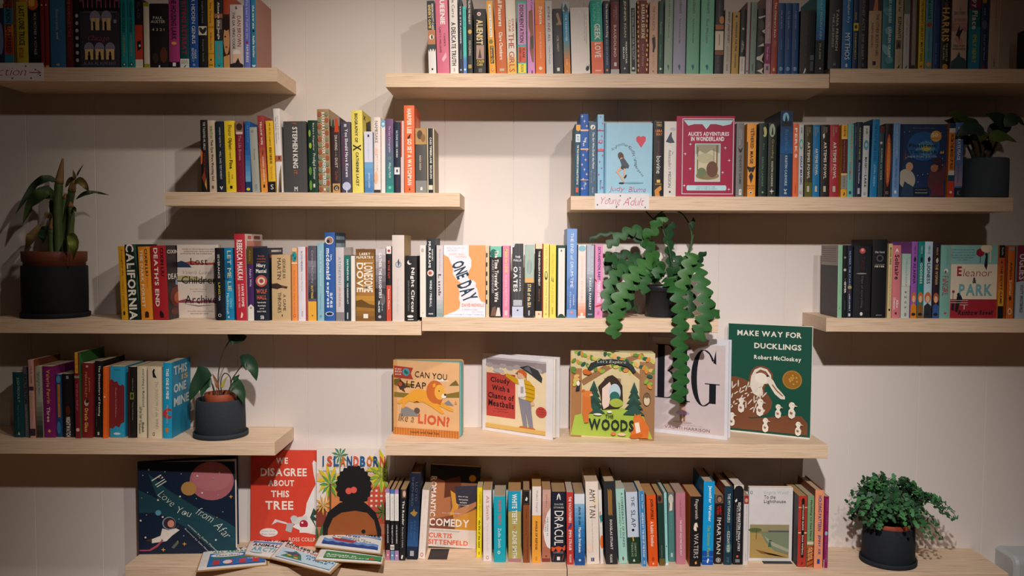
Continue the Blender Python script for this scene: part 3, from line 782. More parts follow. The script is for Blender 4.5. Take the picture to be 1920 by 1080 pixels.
r.b(579.5, 597, 226, -2, '16382b', 'forest green', 'yellow leaf specks', E(.2, .18, .12, .05, '8aa83c'), E(.25, .35, .14, .04, 'a8b848'), E(.2, .7, .16, .06, '5a8a34'), E(.22, .9, .14, .07, '6a9a3c'), T('Barbara Kingsolver', .5, .72, .04, .42, 'dce4d4'), T('Prodigal Summer', .45, .8, .46, .82, 'e8ece0'), R(.5, .7, .88, .93, 'd8d8d0'))
r.b(598, 620.5, 205, -3, 'a98a64', 'patterned brown', 'white condensed capitals', *[E(.2 + .6 * (i % 2), .06 + .075 * i, .17, .03, 'a05c40') for i in range(13)], *[E(.8 - .6 * (i % 2), .06 + .075 * i, .15, .025, '7c8a70') for i in range(13)], T('BARBARA KINGSOLVER', .38, .64, .04, .54, 'f4ecdc', 1), T('UNSHELTERED', .38, .66, .59, .91, 'e0f0e8', 1), R(.45, .6, .95, .98, 'e8e0d0'))
r.b(622.5, 640, 220, -2, '3a2a2c', 'brown black', 'red figure at top', R(0, 1, 0, .12, '8a7a6c'), P([(.5, .02), (.75, .02), (.9, .2), (.4, .2)], 'c8481c'), P([(.2, .04), (.35, .03), (.4, .14), (.1, .14)], '2f4a38'), T('DRAWING', .4, .68, .24, .44, 'e8dcc8'), T('in the', .45, .6, .46, .52, 'c8b8a0'), T('DUST', .4, .68, .54, .67, 'e8dcc8'), T('Zoe Klein', .4, .65, .72, .84, 'b0603c'), R(.1, .9, .88, 1, 'c89a5c'), C(.5, .94, .3, '2a2024'), H('G', .35, .65, .92, .97, 'd8c8b0', 1))
r.b(641, 660, 229, -2, '4c4756', 'purple grey', 'white bold serif title', T('You Should Have Known', .42, .72, .1, .78, 'ece6ec', 1), T('JEAN HANFF KORELITZ', .15, .32, .2, .68, 'a8346a'), R(.35, .6, .03, .07, 'c8c0cc'), E(.5, .91, .42, .06, 'c4c8e4'), R(.45, .56, .92, 1, 'd8d8ec'))
r.b(661, 682, 207, -2, 'eedd6c', 'lemon yellow', 'black BIOGRAPHY capitals', T('BIOGRAPHY OF', .3, .58, .04, .39, '23221c', 1), T('X', .12, .85, .415, .49, '23281c', 1), T('CATHERINE LACEY', .35, .62, .51, .92, '23221c', 1), side='e4d468', front=[H('X', .1, .35, .05, .1, '23221c', 1), P([(.4, .12), (.9, .05), (.95, .5), (.4, .4)], '3a3430')])
r.b(684, 700, 247, -1, 'c8d4e8', 'pale blue', 'sea blue lower half', GR(.5, 1, '7ab0dc', '4a80bc', 5), R(0, 1, 0, .5, 'dcdcec'), R(.4, .62, .05, .09, '3a3a44'), T('to the Lighthouse', .38, .62, .12, .46, 'b8c4e4'), T('penny Louise', .4, .7, .68, .92, 'eaf0f8'))
r.b(701.5, 714, 220, 0, 'f0e2da', 'ivory', 'thin grey capitals', T('NAMESAKE', .15, .6, .05, .34, '6a605c'), T('JHUMPA LAHIRI', .3, .62, .42, .72, 'e0c0b4'), E(.3, .45, .2, .05, 'f0c8b4'), E(.3, .8, .3, .08, 'f0b898'), R(0, 1, .96, 1, '3a3430'))
r.b(715, 722.5, 226, 0, 'efe8e4', 'slim white', 'blue painted top', P([(0, 0), (1, 0), (1, .08), (.4, .1), (0, .06)], '6ab4d8'), E(.5, .05, .4, .02, 'c8e4f0'))
r.b(724, 738.5, 223, -1, '74547c', 'purple teal', 'italic white title', GR(.2, .9, '74547c', '2f8a84', 9), R(0, 1, .9, 1, '2f9a88'), T('The Last Cartographer', .35, .65, .1, .46, 'e8d8e8'), C(.5, .53, .18, '8a9aa0'), C(.5, .53, .12, '5c6c7c'), T('Allegra Hyde', .32, .68, .59, .8, 'e0f0ec'), C(.5, .93, .18, '8ac8bc'))
r.b(739, 750.5, 229, 0, '20283a', 'navy', 'white square label', T('NATSUME SOSEKI', .3, .65, .12, .36, 'b8c4d8', 1), T('KOKORO', .35, .62, .38, .5, 'e8e8ec', 1), R(.05, .95, .64, .74, 'e6e2e4'), E(.5, .69, .15, .025, '3a4a6a'), T('a modern cl', .42, .6, .78, .97, '8a4a4c'))
r.b(751.5, 757.5, 227, 0, 'e0c4c0', 'thin blush', 'red upper edge', R(0, .4, 0, .5, 'b84a3c'))
r.b(758.5, 778, 198, -1, 'ee7040', 'bright orange', 'tall white hand drawn capitals', T('HARPER LEE', .3, .72, .04, .32, 'fff2e2', 1), P([(.3, .37), (.5, .34), (.65, .32), (.55, .38), (.4, .385)], '3a1a14'), T('GO SET A WATCHMAN', .3, .72, .38, .91, 'fff2e2', 1), P([(.4, .97), (.5, .93), (.6, .97)], '8a3018'), hard=True, side='e0623a', d=.14, front=[R(.3, .9, .1, .25, 'e8906c')])
r.b(779.5, 801, 241, -1, '50504c', 'dark grey', 'golden crowd scene top', R(0, 1, 0, .25, 'b8905c'), E(.4, .1, .25, .07, '5a4430'), E(.7, .15, .2, .06, '8a683c'), R(0, 1, .81, 1, '8a8884'), T('HENRY GREEN', .52, .64, .43, .62, 'a05a4c'), T('NADA NADA', .35, .5, .42, .65, 'd0ccc4', 1), R(.42, .6, .91, .96, 'e8e4de'))
r.b(801.5, 815, 241, -1, '1f2024', 'black cream', 'cream rope border', R(0, .14, 0, 1, 'd8c8a4'), R(.84, 1, 0, 1, 'd8c8a4'), T('CASS TIMBERLANE', .38, .66, .14, .54, 'e8e8e0', 1), T('SINCLAIR LEWIS', .38, .66, .57, .78, 'e8e8e0', 1), R(.2, .75, .88, .95, 'e8dcc4'), side='8a7a5c', d=.12)

# ---- upper right shelf
r = Row('upper right shelf', Z['S5'], GB)
r.b(1076, 1087, 233, 1, '164e63', 'narrow teal', 'yellow ribbon top', R(.2, .95, .01, .08, 'e8a848'), P([(.2, .08), (.95, .08), (.58, .1)], 'e8a848'), R(.15, .95, .14, .25, 'dce4e8'), T('AVI', .3, .75, .16, .23, '5a8aa8', 1), T('THE TRUE CONFESSIONS OF CHARLOTTE DOYLE', .4, .72, .29, .84, 'f0ece0', 1), R(.3, .75, .88, .95, 'd4583c'), side='2a3a40')
st = lambda c, n, s=0: [x for i in range(n) for u, v in [(.2 + .6 * ((i * 7 + s) % 5) / 4, .03 + .94 * i / n)] for x in (P([(u - .16, v), (u, v - .007), (u + .16, v), (u, v + .007)], c), P([(u - .05, v), (u, v - .022), (u + .05, v), (u, v + .022)], c))]
r.b(1088, 1103, 214, -1, '1c57a6', 'starry blue', 'gold star pattern', *st('e8c8b0', 16), R(0, 1, .19, .21, 'e0b89c'), R(0, 1, .42, .44, 'e0a890'), R(0, 1, .21, .42, '1c57a6'), T('Peter', .5, .8, .29, .35, 'f0e8dc', 1), T('Pan', .3, .55, .33, .39, 'f0e8dc', 1), R(0, 1, .8, .81, 'e0a890'), T('J M Barrie', .3, .7, .82, .92, 'b8d0ec'), hard=True)
r.b(1103.5, 1119, 229, -1, '49637a', 'slate blue', 'white moon emblem', C(.5, .07, .3, 'e8ddd0'), P([(.4, .08), (.6, .05), (.65, .07), (.5, .1)], '3a5064'), T('The Girl Who Drank the Moon', .45, .7, .14, .63, 'd8e4ec', 1), T('Kelly', .6, .75, .68, .8, '8aa0b0'), T('Barnhill', .25, .42, .66, .82, '8aa0b0'), T('Algonquin', .42, .6, .88, .96, 'd0d8e0'))
r.b(1120, 1132, 215, -1, '8cc0de', 'powder blue', 'pink starburst spine', *st('b84a7a', 12, 2), R(0, 1, .19, .2, 'c85a80'), C(.5, .33, .3, 'c8587c'), C(.5, .33, .18, '8cc0de'), R(0, 1, .42, .45, 'd0607c'), T('The Secret Garden', .35, .65, .8, .92, '7a6aa0'), hard=True)
cov = [R(0, .035, 0, 1, '6fa4c0'), E(.72, .22, .06, .045, 'cf4a5c', 30), E(.8, .22, .06, .045, 'cf4a5c', -30), P([(.655, .235), (.865, .235), (.765, .335)], 'cf4a5c')]
for k, (ch, u, v, rt) in enumerate((('Are', .19, .345, 28), ('you', .29, .31, 18), ('there', .45, .3, -18), ('God?', .565, .36, -50), ('It’s', .625, .46, -75), ('me,', .645, .545, -85), ('Margaret', .72, .65, -52))):
    L = .035 * len(ch) + .02
    cov.append(H(ch, u - L / 2, u + L / 2, v - .02, v + .02, '2a3038', 0, .2, rt))
cov += [E(.34, .45, .06, .055, '5a4034', 20), E(.36, .5, .035, .03, 'd8b098'), P([(.32, .5), (.4, .47), (.52, .58), (.5, .62), (.36, .58)], '48525e'), P([(.36, .57), (.48, .6), (.42, .64), (.33, .62)], '3c424c'), P([(.33, .6), (.23, .66), (.24, .68), (.36, .64)], 'd8ac90'), P([(.24, .655), (.28, .65), (.43, .8), (.4, .81)], 'd8ac90'), P([(.4, .62), (.44, .62), (.43, .74), (.4, .74)], 'd8ac90'), E(.44, .73, .02, .03, '2a2428', -30), E(.36, .82, .06, .012, '2a2428'), E(.62, .815, .2, .012, '76a8b8'), H('Judy', .11, .42, .865, .945, 'cf5a72', 0, .2), H('Blume', .52, .88, .87, .94, 'cf5a72', 0, .2)]
r.face(1133, 1222, 231, 'pale blue', 'red heart and crouching girl', '9cc9de', cov, hard=True, t=.02)
r.b(1224, 1243, 226, 0, '181719', 'black gold', 'small cow emblem', H('THE NEW YORK', .25, .8, .02, .04, 'e0c070'), H('TIMES', .25, .8, .05, .08, 'e0c070'), H('LIBBA', .2, .85, .12, .155, 'e0853c', 1), H('BRAY', .25, .85, .165, .2, 'e0853c', 1), T('going', .3, .65, .27, .46, '7a2c30'), T('bovine', .3, .75, .47, .7, 'e8e4dc'), R(.35, .7, .78, .82, 'e0b858'), P([(.2, 1), (.15, .92), (.4, .89), (.6, .87), (.8, .86), (.85, .91), (.6, .94), (.7, 1)], 'd08a3c'), H('READERS', .2, .85, .83, .85, 'e8b04c'))
r.b(1244, 1267, 228, 0, 'd9d2cb', 'white grey', 'dark ink blot bird', P([(.12, .27), (.5, .15), (.62, .14), (.6, .2), (.85, .28), (.5, .29)], '3c4258'), E(.7, .1, .25, .02, 'b8bcc4'), T('Ambassador’s', .35, .6, .38, .64, '6a6468'), T('MISSION', .35, .58, .67, .88, '4a4448'), C(.5, .94, .08, K), T('The', .65, .75, .4, .44, '8a8488'))
cov = [R(.1, .11, .03, .97, 'cfe4ea'), R(.975, .985, .03, .97, 'cfe4ea'), R(.1, .985, .03, .037, 'cfe4ea'), R(.1, .985, .963, .97, 'cfe4ea'), P([(.12, .05), (.97, .05), (.93, .1), (.8, .12), (.68, .1), (.58, .1), (.51, .165), (.44, .1), (.3, .1), (.2, .12)], 'b8dce4'),
       H("ALICE'S ADVENTURES", .2, .9, .195, .245, 'f0eef0', 1), H('IN WONDERLAND', .25, .82, .255, .31, 'f0eef0', 1), R(.32, .76, .34, .815, 'b8dce4'), R(.335, .745, .35, .803, 'cfc3a4'),
       P([(.335, .35), (.745, .35), (.745, .46), (.6, .42), (.5, .47), (.4, .43), (.335, .48)], '9a9478'), R(.36, .375, .38, .75, '5a5044'), R(.69, .71, .36, .74, '5a5044'), R(.64, .65, .4, .7, '6a5c4c'), E(.54, .74, .2, .05, '8a7a58'), E(.44, .7, .08, .06, '6f7a58'), E(.62, .66, .1, .1, '6a4434'), E(.5, .52, .14, .06, 'b8b490'),
       R(.2, .85, .86, .925, 'b8dce4'), E(.2, .8925, .02, .0325, 'b8dce4'), E(.85, .8925, .02, .0325, 'b8dce4'), H('WITH STORIES BY ENID', .36, .68, .873, .888, '5a8a94'), H('AND OTHER CLASSICS', .34, .71, .897, .912, '5a8a94')]
for u, v in ((.24, .35), (.84, .395), (.15, .47), (.91, .55), (.24, .655), (.8, .7), (.14, .865), (.91, .91)):
    cov += [P([(u - .03, v), (u, v - .005), (u + .03, v), (u, v + .005)], 'e0e4ea'), P([(u - .006, v), (u, v - .022), (u + .006, v), (u, v + .022)], 'e0e4ea')]
r.face(1267, 1375.5, 218, 'raspberry', 'white scrollwork frame and stars', 'a01440', cov, hard=True, t=.025)
r.b(1379, 1393.5, 231, 0, '777573', 'medium grey', 'dark winged emblem', T('ORSON', .58, .72, .1, .22, 'b8b4b0'), T('SCOTT CARD', .35, .5, .08, .3, 'b8b4b0'), P([(.2, .33), (.5, .36), (.85, .33), (.65, .4), (.4, .4)], '2a2426'), T("ENDER'S GAME", .4, .72, .44, .83, '484846', 1), R(.4, .75, .9, .98, 'd8d4cc'), P([(.55, .92), (.65, .92), (.6, .96)], K))
r.b(1398.5, 1416, 232, 0, 'e89a3a', 'amber', 'black swooping bird', R(0, .1, .25, 1, '1a1818'), T('TETHERED', .38, .72, .06, .34, '2a1c14', 1), T('THE', .75, .85, .1, .16, '2a1c14'), T('MAGE', .35, .7, .38, .55, '2a1c14', 1), P([(0, .58), (.5, .6), (1, .58), (.7, .67), (.5, .65), (.3, .67)], '1c1c22'), P([(.25, .72), (.5, .66), (.75, .72), (.5, .82)], '1c1c22'), H('MELISSA', .1, .9, .84, .86, '7a4a18'), H('CARUSO', .12, .88, .875, .895, '7a4a18'), C(.5, .945, .17, 'e8e0d4'), C(.5, .945, .1, K))
r.b(1421.5, 1437, 231, 0, '122720', 'green black', 'pale light at top', E(.65, .12, .25, .07, 'b8b478'), P([(.3, .16), (.45, .04), (.6, .16)], '141f1a'), T('Fire', .45, .65, .28, .36, '5a7a68'), T('KRISTIN CASHORE', .35, .55, .46, .86, '6a8a74'), C(.5, .94, .12, '7aa08a'))
r.b(1438.5, 1454, 231, 0, '23291f', 'dark olive', 'archer in white glow', E(.45, .1, .35, .09, '9aa890'), P([(.35, .16), (.45, .05), (.55, .08), (.6, .16)], '1c211a'), T('Graceling', .35, .7, .22, .48, 'a08a4c'), T('KRISTIN CASHORE', .4, .62, .52, .86, 'c0c4ac', 1), P([(.2, .925), (.5, .915), (.8, .925), (.5, .935)], 'e0e4d8'), P([(.45, .925), (.5, .88), (.55, .925), (.5, .97)], 'e0e4d8'))
r.b(1460.5, 1484, 208, 0, '14406a', 'tall deep blue', 'hooded rider in glow', GR(0, .5, '12294a', '155a94', 6), E(.42, .08, .25, .06, '7ab4cc'), P([(.3, .16), (.42, .04), (.55, .1), (.6, .16)], '0c1420'), P([(.1, .12), (.9, .12), (.9, .18), (.1, .18)], '0c1420'), T('Bitterblue', .38, .65, .22, .46, '3a78a8'), T('KRISTIN CASHORE', .4, .6, .52, .87, 'a8ccd8', 1), H('V', .35, .6, .91, .94, 'e0ecf0', 1), H('G', .38, .58, .945, .97, 'e0ecf0', 1), side='14303f', hard=True)
r.b(1485.5, 1496, 232, -1, 'e2693a', 'coral', 'white uneven capitals', T('PERKS', .3, .75, .06, .47, 'f0e4d8', 1), T('of being a WALLFLOWER', .35, .6, .5, .8, 'e8a07c'), T('Chbosky', .35, .65, .84, .95, '8a3418'))
r.b(1496.5, 1505.5, 234, -1, 'bfc4c6', 'white green', 'wreath and navy letters', T('EAGER', .4, .65, .04, .12, '3a3a3e', 1), E(.5, .27, .4, .07, '5aa88c'), E(.5, .27, .25, .045, 'bfc4c6'), T('HALF MAGIC', .3, .75, .44, .83, '2a2c70', 1), R(.2, .8, .92, .96, 'a8a8a8'))
for x0, x1, c, aj, ft in ((1507.5, 1521.5, '433a1e', 'olive brown', 'green foot block'), (1522.5, 1536, '1573a8', 'sky blue', 'white caps title'), (1537.5, 1553, '26211f', 'brown black', 'small fairy silhouette'), (1554.5, 1571.5, 'a82c38', 'scarlet', 'pink caps title')):
    dec = [T('EOIN', .55, .75, .04, .11, 'a8a08c'), T('COLFER', .28, .45, .03, .16, 'a8a08c'), T('ARTEMIS FOWL', .35, .7, .24 if c != '1573a8' else .33, .75 if c != '1573a8' else .7, 'dcd4c4', 1)]
    if c == '433a1e':
        dec += [R(0, 1, .8, 1, '5c5c20')]
    elif c == '26211f':
        dec += [P([(.2, .14), (.4, .12), (.45, .17), (.3, .2)], 'e0dcd4'), T('the opal deception', .2, .3, .3, .7, '6a6460')]
    else:
        dec += [T('the arctic incident', .18, .28, .35, .68, 'c8b8b0')]
    dec += [R(.35, .65, .85, .93, 'c0b8a8')]
    r.b(x0, x1, 234, -1, c, aj, ft, *dec)
r.b(1576, 1587.5, 234, -1, 'e8a62c', 'yellow striped', 'maroon title panel', T('CURTIS', .35, .65, .02, .16, '4a3410', 1), R(0, 1, .18, .19, 'e8dcc8'), R(0, 1, .2, .67, '5c1c20'), T('The Watsons go to Birmingham', .35, .55, .22, .64, 'c08a7c'), R(0, 1, .68, .69, 'e8dcc8'), R(0, 1, .7, .89, '8f8e88'), T('1963', .4, .6, .72, .86, '4a4a48'), P([(.4, .98), (.5, .93), (.65, .95), (.55, .98)], K))
r.b(1588, 1599, 233, -1, '6ab8b2', 'aqua', 'purple and red lettering', T('CATHERINE, CALLED BIRDY', .4, .75, .03, .76, 'd06a50', 1), T('CUSHMAN', .3, .5, .52, .76, '4a5aa8', 1), R(.3, .7, .92, .96, '1f4a5c'))
r.b(1599.5, 1603.5, 233, 0, '2c4158', 'very thin slate', 'faint lettering', T('THE CRUDEL', .4, .7, .04, .3, '8aa0b0'))
r.b(1604, 1614.5, 229, 0, '1a2440', 'navy', 'lime green title', T('THE MARROW THIEVES', .4, .65, .07, .5, 'a8ac3c', 1), T('Cherie Dimaline', .4, .65, .54, .82, 'c8ccd4', 1), R(.3, .7, .88, .96, 'b8bcc4'))
r.b(1615, 1626.5, 236, 1, 'c6cac8', 'white lake', 'blue swirl and navy letters', T('EAGER', .4, .65, .04, .12, '3a3a3e', 1), E(.5, .27, .4, .07, '4a98b0'), E(.5, .27, .22, .03, 'a8ccd4'), T('MAGIC', .35, .72, .44, .6, '2a2c60', 1), T('BY THE', .45, .6, .61, .67, '2a2c60'), T('LAKE', .35, .72, .69, .86, '2a2c60', 1), R(.3, .7, .93, .97, 'a8a8a8'))
r.b(1630, 1643.5, 224, 3, '157cb4', 'bright azure', 'scrawled lettering', T('THE FAULT IN OUR STARS', .3, .65, .06, .54, '123a6a'), T('JOHN GREEN', .32, .68, .58, .86, '9ad0e0'), side='16587c', left=[])
r.b(1645, 1654.5, 236, 1, '2f4a54', 'dark slate', 'small white face', R(0, 1, 0, .1, '5a2c2c'), C(.4, .24, .25, 'd8d0c8'), T('RAISING our HOPE', .4, .7, .32, .76, 'c0ccc8'))
r.b(1656, 1668.5, 232, 1, '27181a', 'black flame', 'orange burnt centre', E(.55, .5, .4, .36, 'b8481c'), E(.6, .5, .25, .25, 'd0742c'), T('NORTH of the School of GIANTS', .4, .65, .2, .8, 'e8b878'), H('R2', .3, .7, .92, .96, 'b0a8a0'))
r.b(1672, 1685, 231, 0, '6f9cd0', 'cornflower blue', 'pale capitals', T('DIANA WYNNE JONES', .35, .65, .03, .44, 'b8d0f0'), T("HOWL'S MOVING CASTLE", .35, .65, .48, .87, '34508c'), R(.3, .6, .91, .95, 'e8ecf4'))
cov = [R(0, .06, 0, 1, '15284a'), E(.5, .3, .35, .2, '1f5a98'), E(.55, .33, .2, .1, '4a86a8'), E(.56, .33, .1, .035, 'b8a84c'), H('The', .4, .5, .21, .24, '2a3a5c'), H('Phantom', .18, .78, .265, .32, '101a30', 1), H('Tollbooth', .2, .78, .355, .4, '101a30', 1), H('NORTON JUSTER', .16, .8, .43, .465, 'a8b0bc'), C(.76, .165, .12, 'd8a04c'), H('50', .67, .8, .12, .175, 'f4e4c0', 1), H('ANNIVERSARY', .66, .86, .19, .205, '7a5420'), H('illustrated by a friend of readers', .26, .74, .05, .06, 'b8b4ac'),
       E(.15, .75, .18, .14, 'b8b0a0', 20), E(.2, .58, .08, .06, 'c89a78'), P([(.02, .98), (.1, .78), (.28, .85), (.3, .98)], '27405c'), E(.8, .72, .18, .2, '5a3038', -20), E(.82, .55, .12, .1, '3a2434'), E(.74, .6, .08, .05, 'a86a50'), P([(.66, .98), (.75, .8), (.95, .8), (.97, .98)], '6a2a34'), P([(.85, .4), (.88, .36), (.9, .39), (.93, .36), (.94, .4)], 'd0a43c'), P([(.08, .44), (.1, .34), (.14, .48), (.06, .5)], '5a3a44'), R(.3, .64, .87, .98, '142434'), H('map and preface', .34, .6, .89, .905, 'b8c0c4'), H('Annotated', .34, .6, .925, .945, 'c8d0d4')]
cov += [C((.13 + .37 * i) % .9 + .05, (.08 + .23 * i) % .8 + .02, .008, 'c8d8e8') for i in range(22)]
r.face(1686, 1772, 233, 'midnight blue', 'gold fifty badge', '17335f', cov, t=.02)
r.b(1776, 1787.5, 231, 0, 'd8812a', 'orange banded', 'red foot with white dot', R(0, 1, 0, .07, '14385c'), R(0, 1, .07, .13, 'd0ccc4'), T('FROM THE MIXED UP FILES', .25, .75, .15, .62, '3a2414', 1), R(0, 1, .64, .7, 'd0ccc4'), R(0, 1, .7, .78, '14405c'), R(0, 1, .78, 1, 'c23a28'), C(.5, .93, .2, 'e8dcd0'))
r.b(1788, 1803, 230, 0, '4f6aa8', 'blue mauve', 'white condensed PEACE capitals', GR(.45, .85, '4f6aa8', '9a8090', 6), T('A SEPARATE PEACE', .25, .65, .06, .5, 'd8e0ec', 1), T('John Knowles', .3, .55, .55, .8, '3a3a5a'), R(0, 1, .87, 1, '1a2230'), H('K', .4, .7, .91, .97, '8a8a90'), label='blue mauve paperback with white condensed capitals left of the grey plant pot, upper right shelf')
# ---- middle left shelf
r = Row('middle left shelf', Z['S6a'], GB)
r.y = FRONT + .005
r.b(228.5, 240, 462, -5, 'e0a320', 'slim yellow', 'dark serif title', T('Songbirds', .4, .75, .04, .4, '3a2a10'), T('CHRISTY LEFTERI', .4, .65, .46, .84, '8a6418'), E(.5, .91, .18, .03, '3a2a10'))
r.b(242, 264, 459, -6, '14241f', 'dark green', 'huge white capitals', P([(.75, 0), (1, 0), (1, .35), (.85, .2)], '2f5a44'), P([(.8, .5), (1, .4), (1, .8), (.9, .7)], '2f5a44'), R(.2, .75, 0, .07, '1c2c3c'), T('CALIFORNIA', .08, .78, -.01, 1.0, 'f0ead8', 1), T('EDAN', .3, .45, .28, .32, 'c0c0b0'))
r.b(265.5, 287, 463, -5, 'e8922c', 'pumpkin orange', 'white FOREST capitals', T('CIXIN LIU', .58, .82, .03, .4, '3a1c0c', 1), T('THE DARK FOREST', .15, .42, .04, .83, 'f0dcb8', 1), T('THE THREE BODY PROBLEM', .66, .74, .42, .56, 'b06a20'), P([(.35, .9), (.5, .88), (.7, .9), (.7, .97), (.35, .97)], '3a2010'))
r.b(288.5, 317, 461, -4, 'b0242c', 'thick red', 'white END capitals', T('CIXIN LIU', .62, .84, .03, .41, '2a1014', 1), T("DEATH'S END", .18, .46, .03, .82, 'f0e0d4', 1), P([(.4, .9), (.5, .87), (.7, .92), (.7, .97), (.45, .97)], '2a1014'), side='2a1a1e', front=[H('CIXIN LIU', .05, .9, .06, .11, 'e8e0d8', 1), H("DEATH'S", .05, .9, .38, .46, 'e8e4e0', 1), H('END', .4, .95, .47, .54, 'a8c0e8', 1), E(.45, .7, .35, .14, '6a2018'), E(.5, .72, .2, .08, 'b05a30'), E(.3, .9, .2, .05, '5a2a20')], d=.14)
cov = [H('WINNER OF THE RATHBONES FOLIO PRIZE', .12, .9, .055, .07, '4a4040'), H('LONGLISTED FOR THE BOOKER PRIZE', .16, .9, .085, .1, '4a4040'), H('SHORTLISTED FOR THE WOMENS PRIZE', .08, .85, .115, .13, '4a4040'), P([(0, .24), (.1, .22), (.25, .25), (.35, .31), (0, .31)], '2c3a5c'), P([(.2, .24), (.35, .22), (.6, .25), (1, .24), (1, .27), (.3, .275)], 'b04a38'), H('Lost', .32, .74, .18, .275, K, 0), H('Valeria Luiselli', .12, .85, .35, .4, '9a8a84', 0, .3),
       P([(0, .43), (.2, .42), (.5, .44), (.6, .47), (.9, .46), (1, .49), (0, .5)], 'b4a878'), R(0, 1, .49, .505, '2a2a24'), H('Children', .1, .96, .43, .53, K), H('Fiercely moving', .3, .7, .6, .615, '8a807c'), H('and timely', .38, .62, .63, .645, '5a504c'), P([(0, .77), (.2, .74), (.4, .77), (.7, .75), (1, .77), (1, .79), (0, .79)], '8a4858'), H('Archive', .18, .95, .69, .8, K), P([(.1, .8), (.5, .83), (.9, .82), (.5, .84)], '6a5a50'), H('Beautifully, passionately, humane', .25, .86, .9, .915, '6a605c'), H('JAMES WOOD, NEW YORKER', .3, .74, .935, .95, '3a302c')]
r.face(334, 411, 459, 'off white', 'red and navy strips', 'ddd0c4', cov, setback=.075, t=.024, prev='off white')
r.b(406, 421, 465, -2, '16181f', 'black', 'yellow white capitals', T('SEVERANCE', .35, .6, .09, .42, 'e8e4dc'), T('LING', .35, .6, .48, .64, 'd8c83c'), T('MA', .35, .6, .66, .73, 'e8e4dc'), C(.45, .93, .2, 'c8ccd4'), C(.45, .93, .14, '16181f'))
r.b(422.5, 440, 465, -1, '1580b0', 'teal blue', 'cream spaced capitals', E(.3, .3, .4, .15, '0e5e88'), E(.7, .7, .4, .15, '2a9ac4'), T('LET ME LIE', .35, .75, .04, .6, 'e8e0b0'), T('Clare', .6, .8, .7, .82, 'b8e0ec'), T('Mackintosh', .2, .45, .63, .92, 'dcf0f4'), C(.4, .96, .1, 'd8ccc0'), base=600)
r.b(443.5, 464, 439, -3, 'c02c3c', 'tall red', 'white condensed capitals', T('REBECCA MAKKAI', .22, .75, .07, .53, 'fff2ea', 1), T('I HAVE SOME', .55, .78, .58, .84, 'fff2ea', 1), T('QUESTIONS FOR YOU', .22, .42, .58, .85, 'f8c8b8', 1), P([(.4, .97), (.5, .9), (.65, .93), (.55, .97)], 'f8d8c8'), side='e8d4cc', front=[R(.1, .9, .08, .2, 'd08a80'), R(.15, .35, .02, .06, 'c86a60'), R(.5, .85, .02, .06, '8a4a40')], hard=True)
r.b(465.5, 477, 462, -1, '4a2860', 'violet', 'olive top and white foot', R(0, 1, 0, .24, '5c4a1e'), T('Abila', .35, .6, .05, .2, 'a08840'), T("Ahab's Wife", .35, .7, .3, .54, 'e0d4e8'), P([(0, 1), (0, .82), (.5, .78), (1, .82), (1, 1)], 'ece4da'), C(.5, .83, .18, 'a89c98'))
r.b(478, 505.5, 465, -1, '1f2636', 'fat navy', 'red rose emblem', H('Brutally', .3, .75, .1, .13, 'd86a50'), H('compelling', .2, .82, .14, .165, 'd86a50'), H('gripping', .22, .8, .18, .2, 'd86a50'), H('Hilary', .18, .8, .215, .28, 'f2eee6', 1), H('Mantel', .14, .85, .29, .345, 'f2eee6', 1), C(.5, .455, .4, 'c86050'), C(.5, .455, .26, 'e0d8c8'), C(.5, .455, .15, 'a84a40'), H('WOLF', .14, .86, .565, .63, 'd06a50', 1), H('HALL', .18, .84, .65, .71, 'd06a50', 1), H('Unpredictably', .2, .8, .74, .765, 'e8e4dc', 1), H('dazzlingly', .22, .78, .785, .81, 'e8e4dc', 1), H('good', .35, .65, .825, .845, 'e8e4dc', 1), H('DAILY MAIL', .18, .8, .865, .885, 'e8e4dc', 1), H('SB', .4, .65, .93, .98, 'e8e4dc', 1), side='232a38', d=.14, front=[R(.2, .9, .03, .06, 'd8d4cc'), R(.1, .9, .1, .14, 'b05040')])
r.b(510, 546, 478, 0, 'cfb084', 'sandy tan', 'dark dragon wing flame', T('GEORGE RR', .58, .74, .06, .36, '3a2c20'), T('MARTIN', .3, .5, .05, .37, '2a2018', 0), P([(0, .44), (.3, .43), (.5, .46), (.85, .48), (.8, .51), (.5, .5), (.3, .52), (0, .5)], '3a2a22'), P([(.5, .47), (.85, .48), (.6, .5)], '7a4a34'), T('A GAME', .6, .75, .6, .85, '4a3a2a'), T('THRONES', .32, .5, .57, .88, '3a2c20'), E(.55, .92, .03, .02, '4a3a2a'))
r.b(547.5, 558.5, 465, 0, 'f0944c', 'apricot', 'turquoise doodle at top', R(.1, .9, 0, .05, 'e8c89a'), E(.5, .12, .45, .07, '2a9aa0'), E(.3, .1, .1, .02, '1c4a58'), E(.6, .14, .1, .02, '1c4a58'), R(0, 1, .2, .22, 'f8d8b0'), T('The Noise of Time at Last', .4, .6, .3, .9, 'd8702c'), C(.5, .93, .25, 'c86020'), C(.5, .93, .17, 'f0944c'))
r.b(559.5, 578, 463, 0, 'e8e2ea', 'lavender white', 'wide red right edge', R(.78, .92, 0, 1, 'b8382c'), R(.93, 1, 0, 1, '7a201c'), T('BLOOD MERIDIAN', .3, .5, .06, .33, '6a7aa0'), T('Cormac McCarthy', .32, .48, .35, .6, 'a8a4b8'), T('PICADOR', .35, .5, .87, .94, 'a8a4b8'))
r.b(578.5, 594, 461, 0, '5a5766', 'grey violet', 'yellow foot block', GR(.2, .7, '8a8698', '2a2a30', 6), R(0, 1, .74, 1, 'f0b040'), T('Cormac McCarthy', .35, .65, .06, .5, 'b8b4c0'), T('SUTTREE', .35, .6, .53, .7, 'e0c060', 1), C(.5, .93, .07, K))
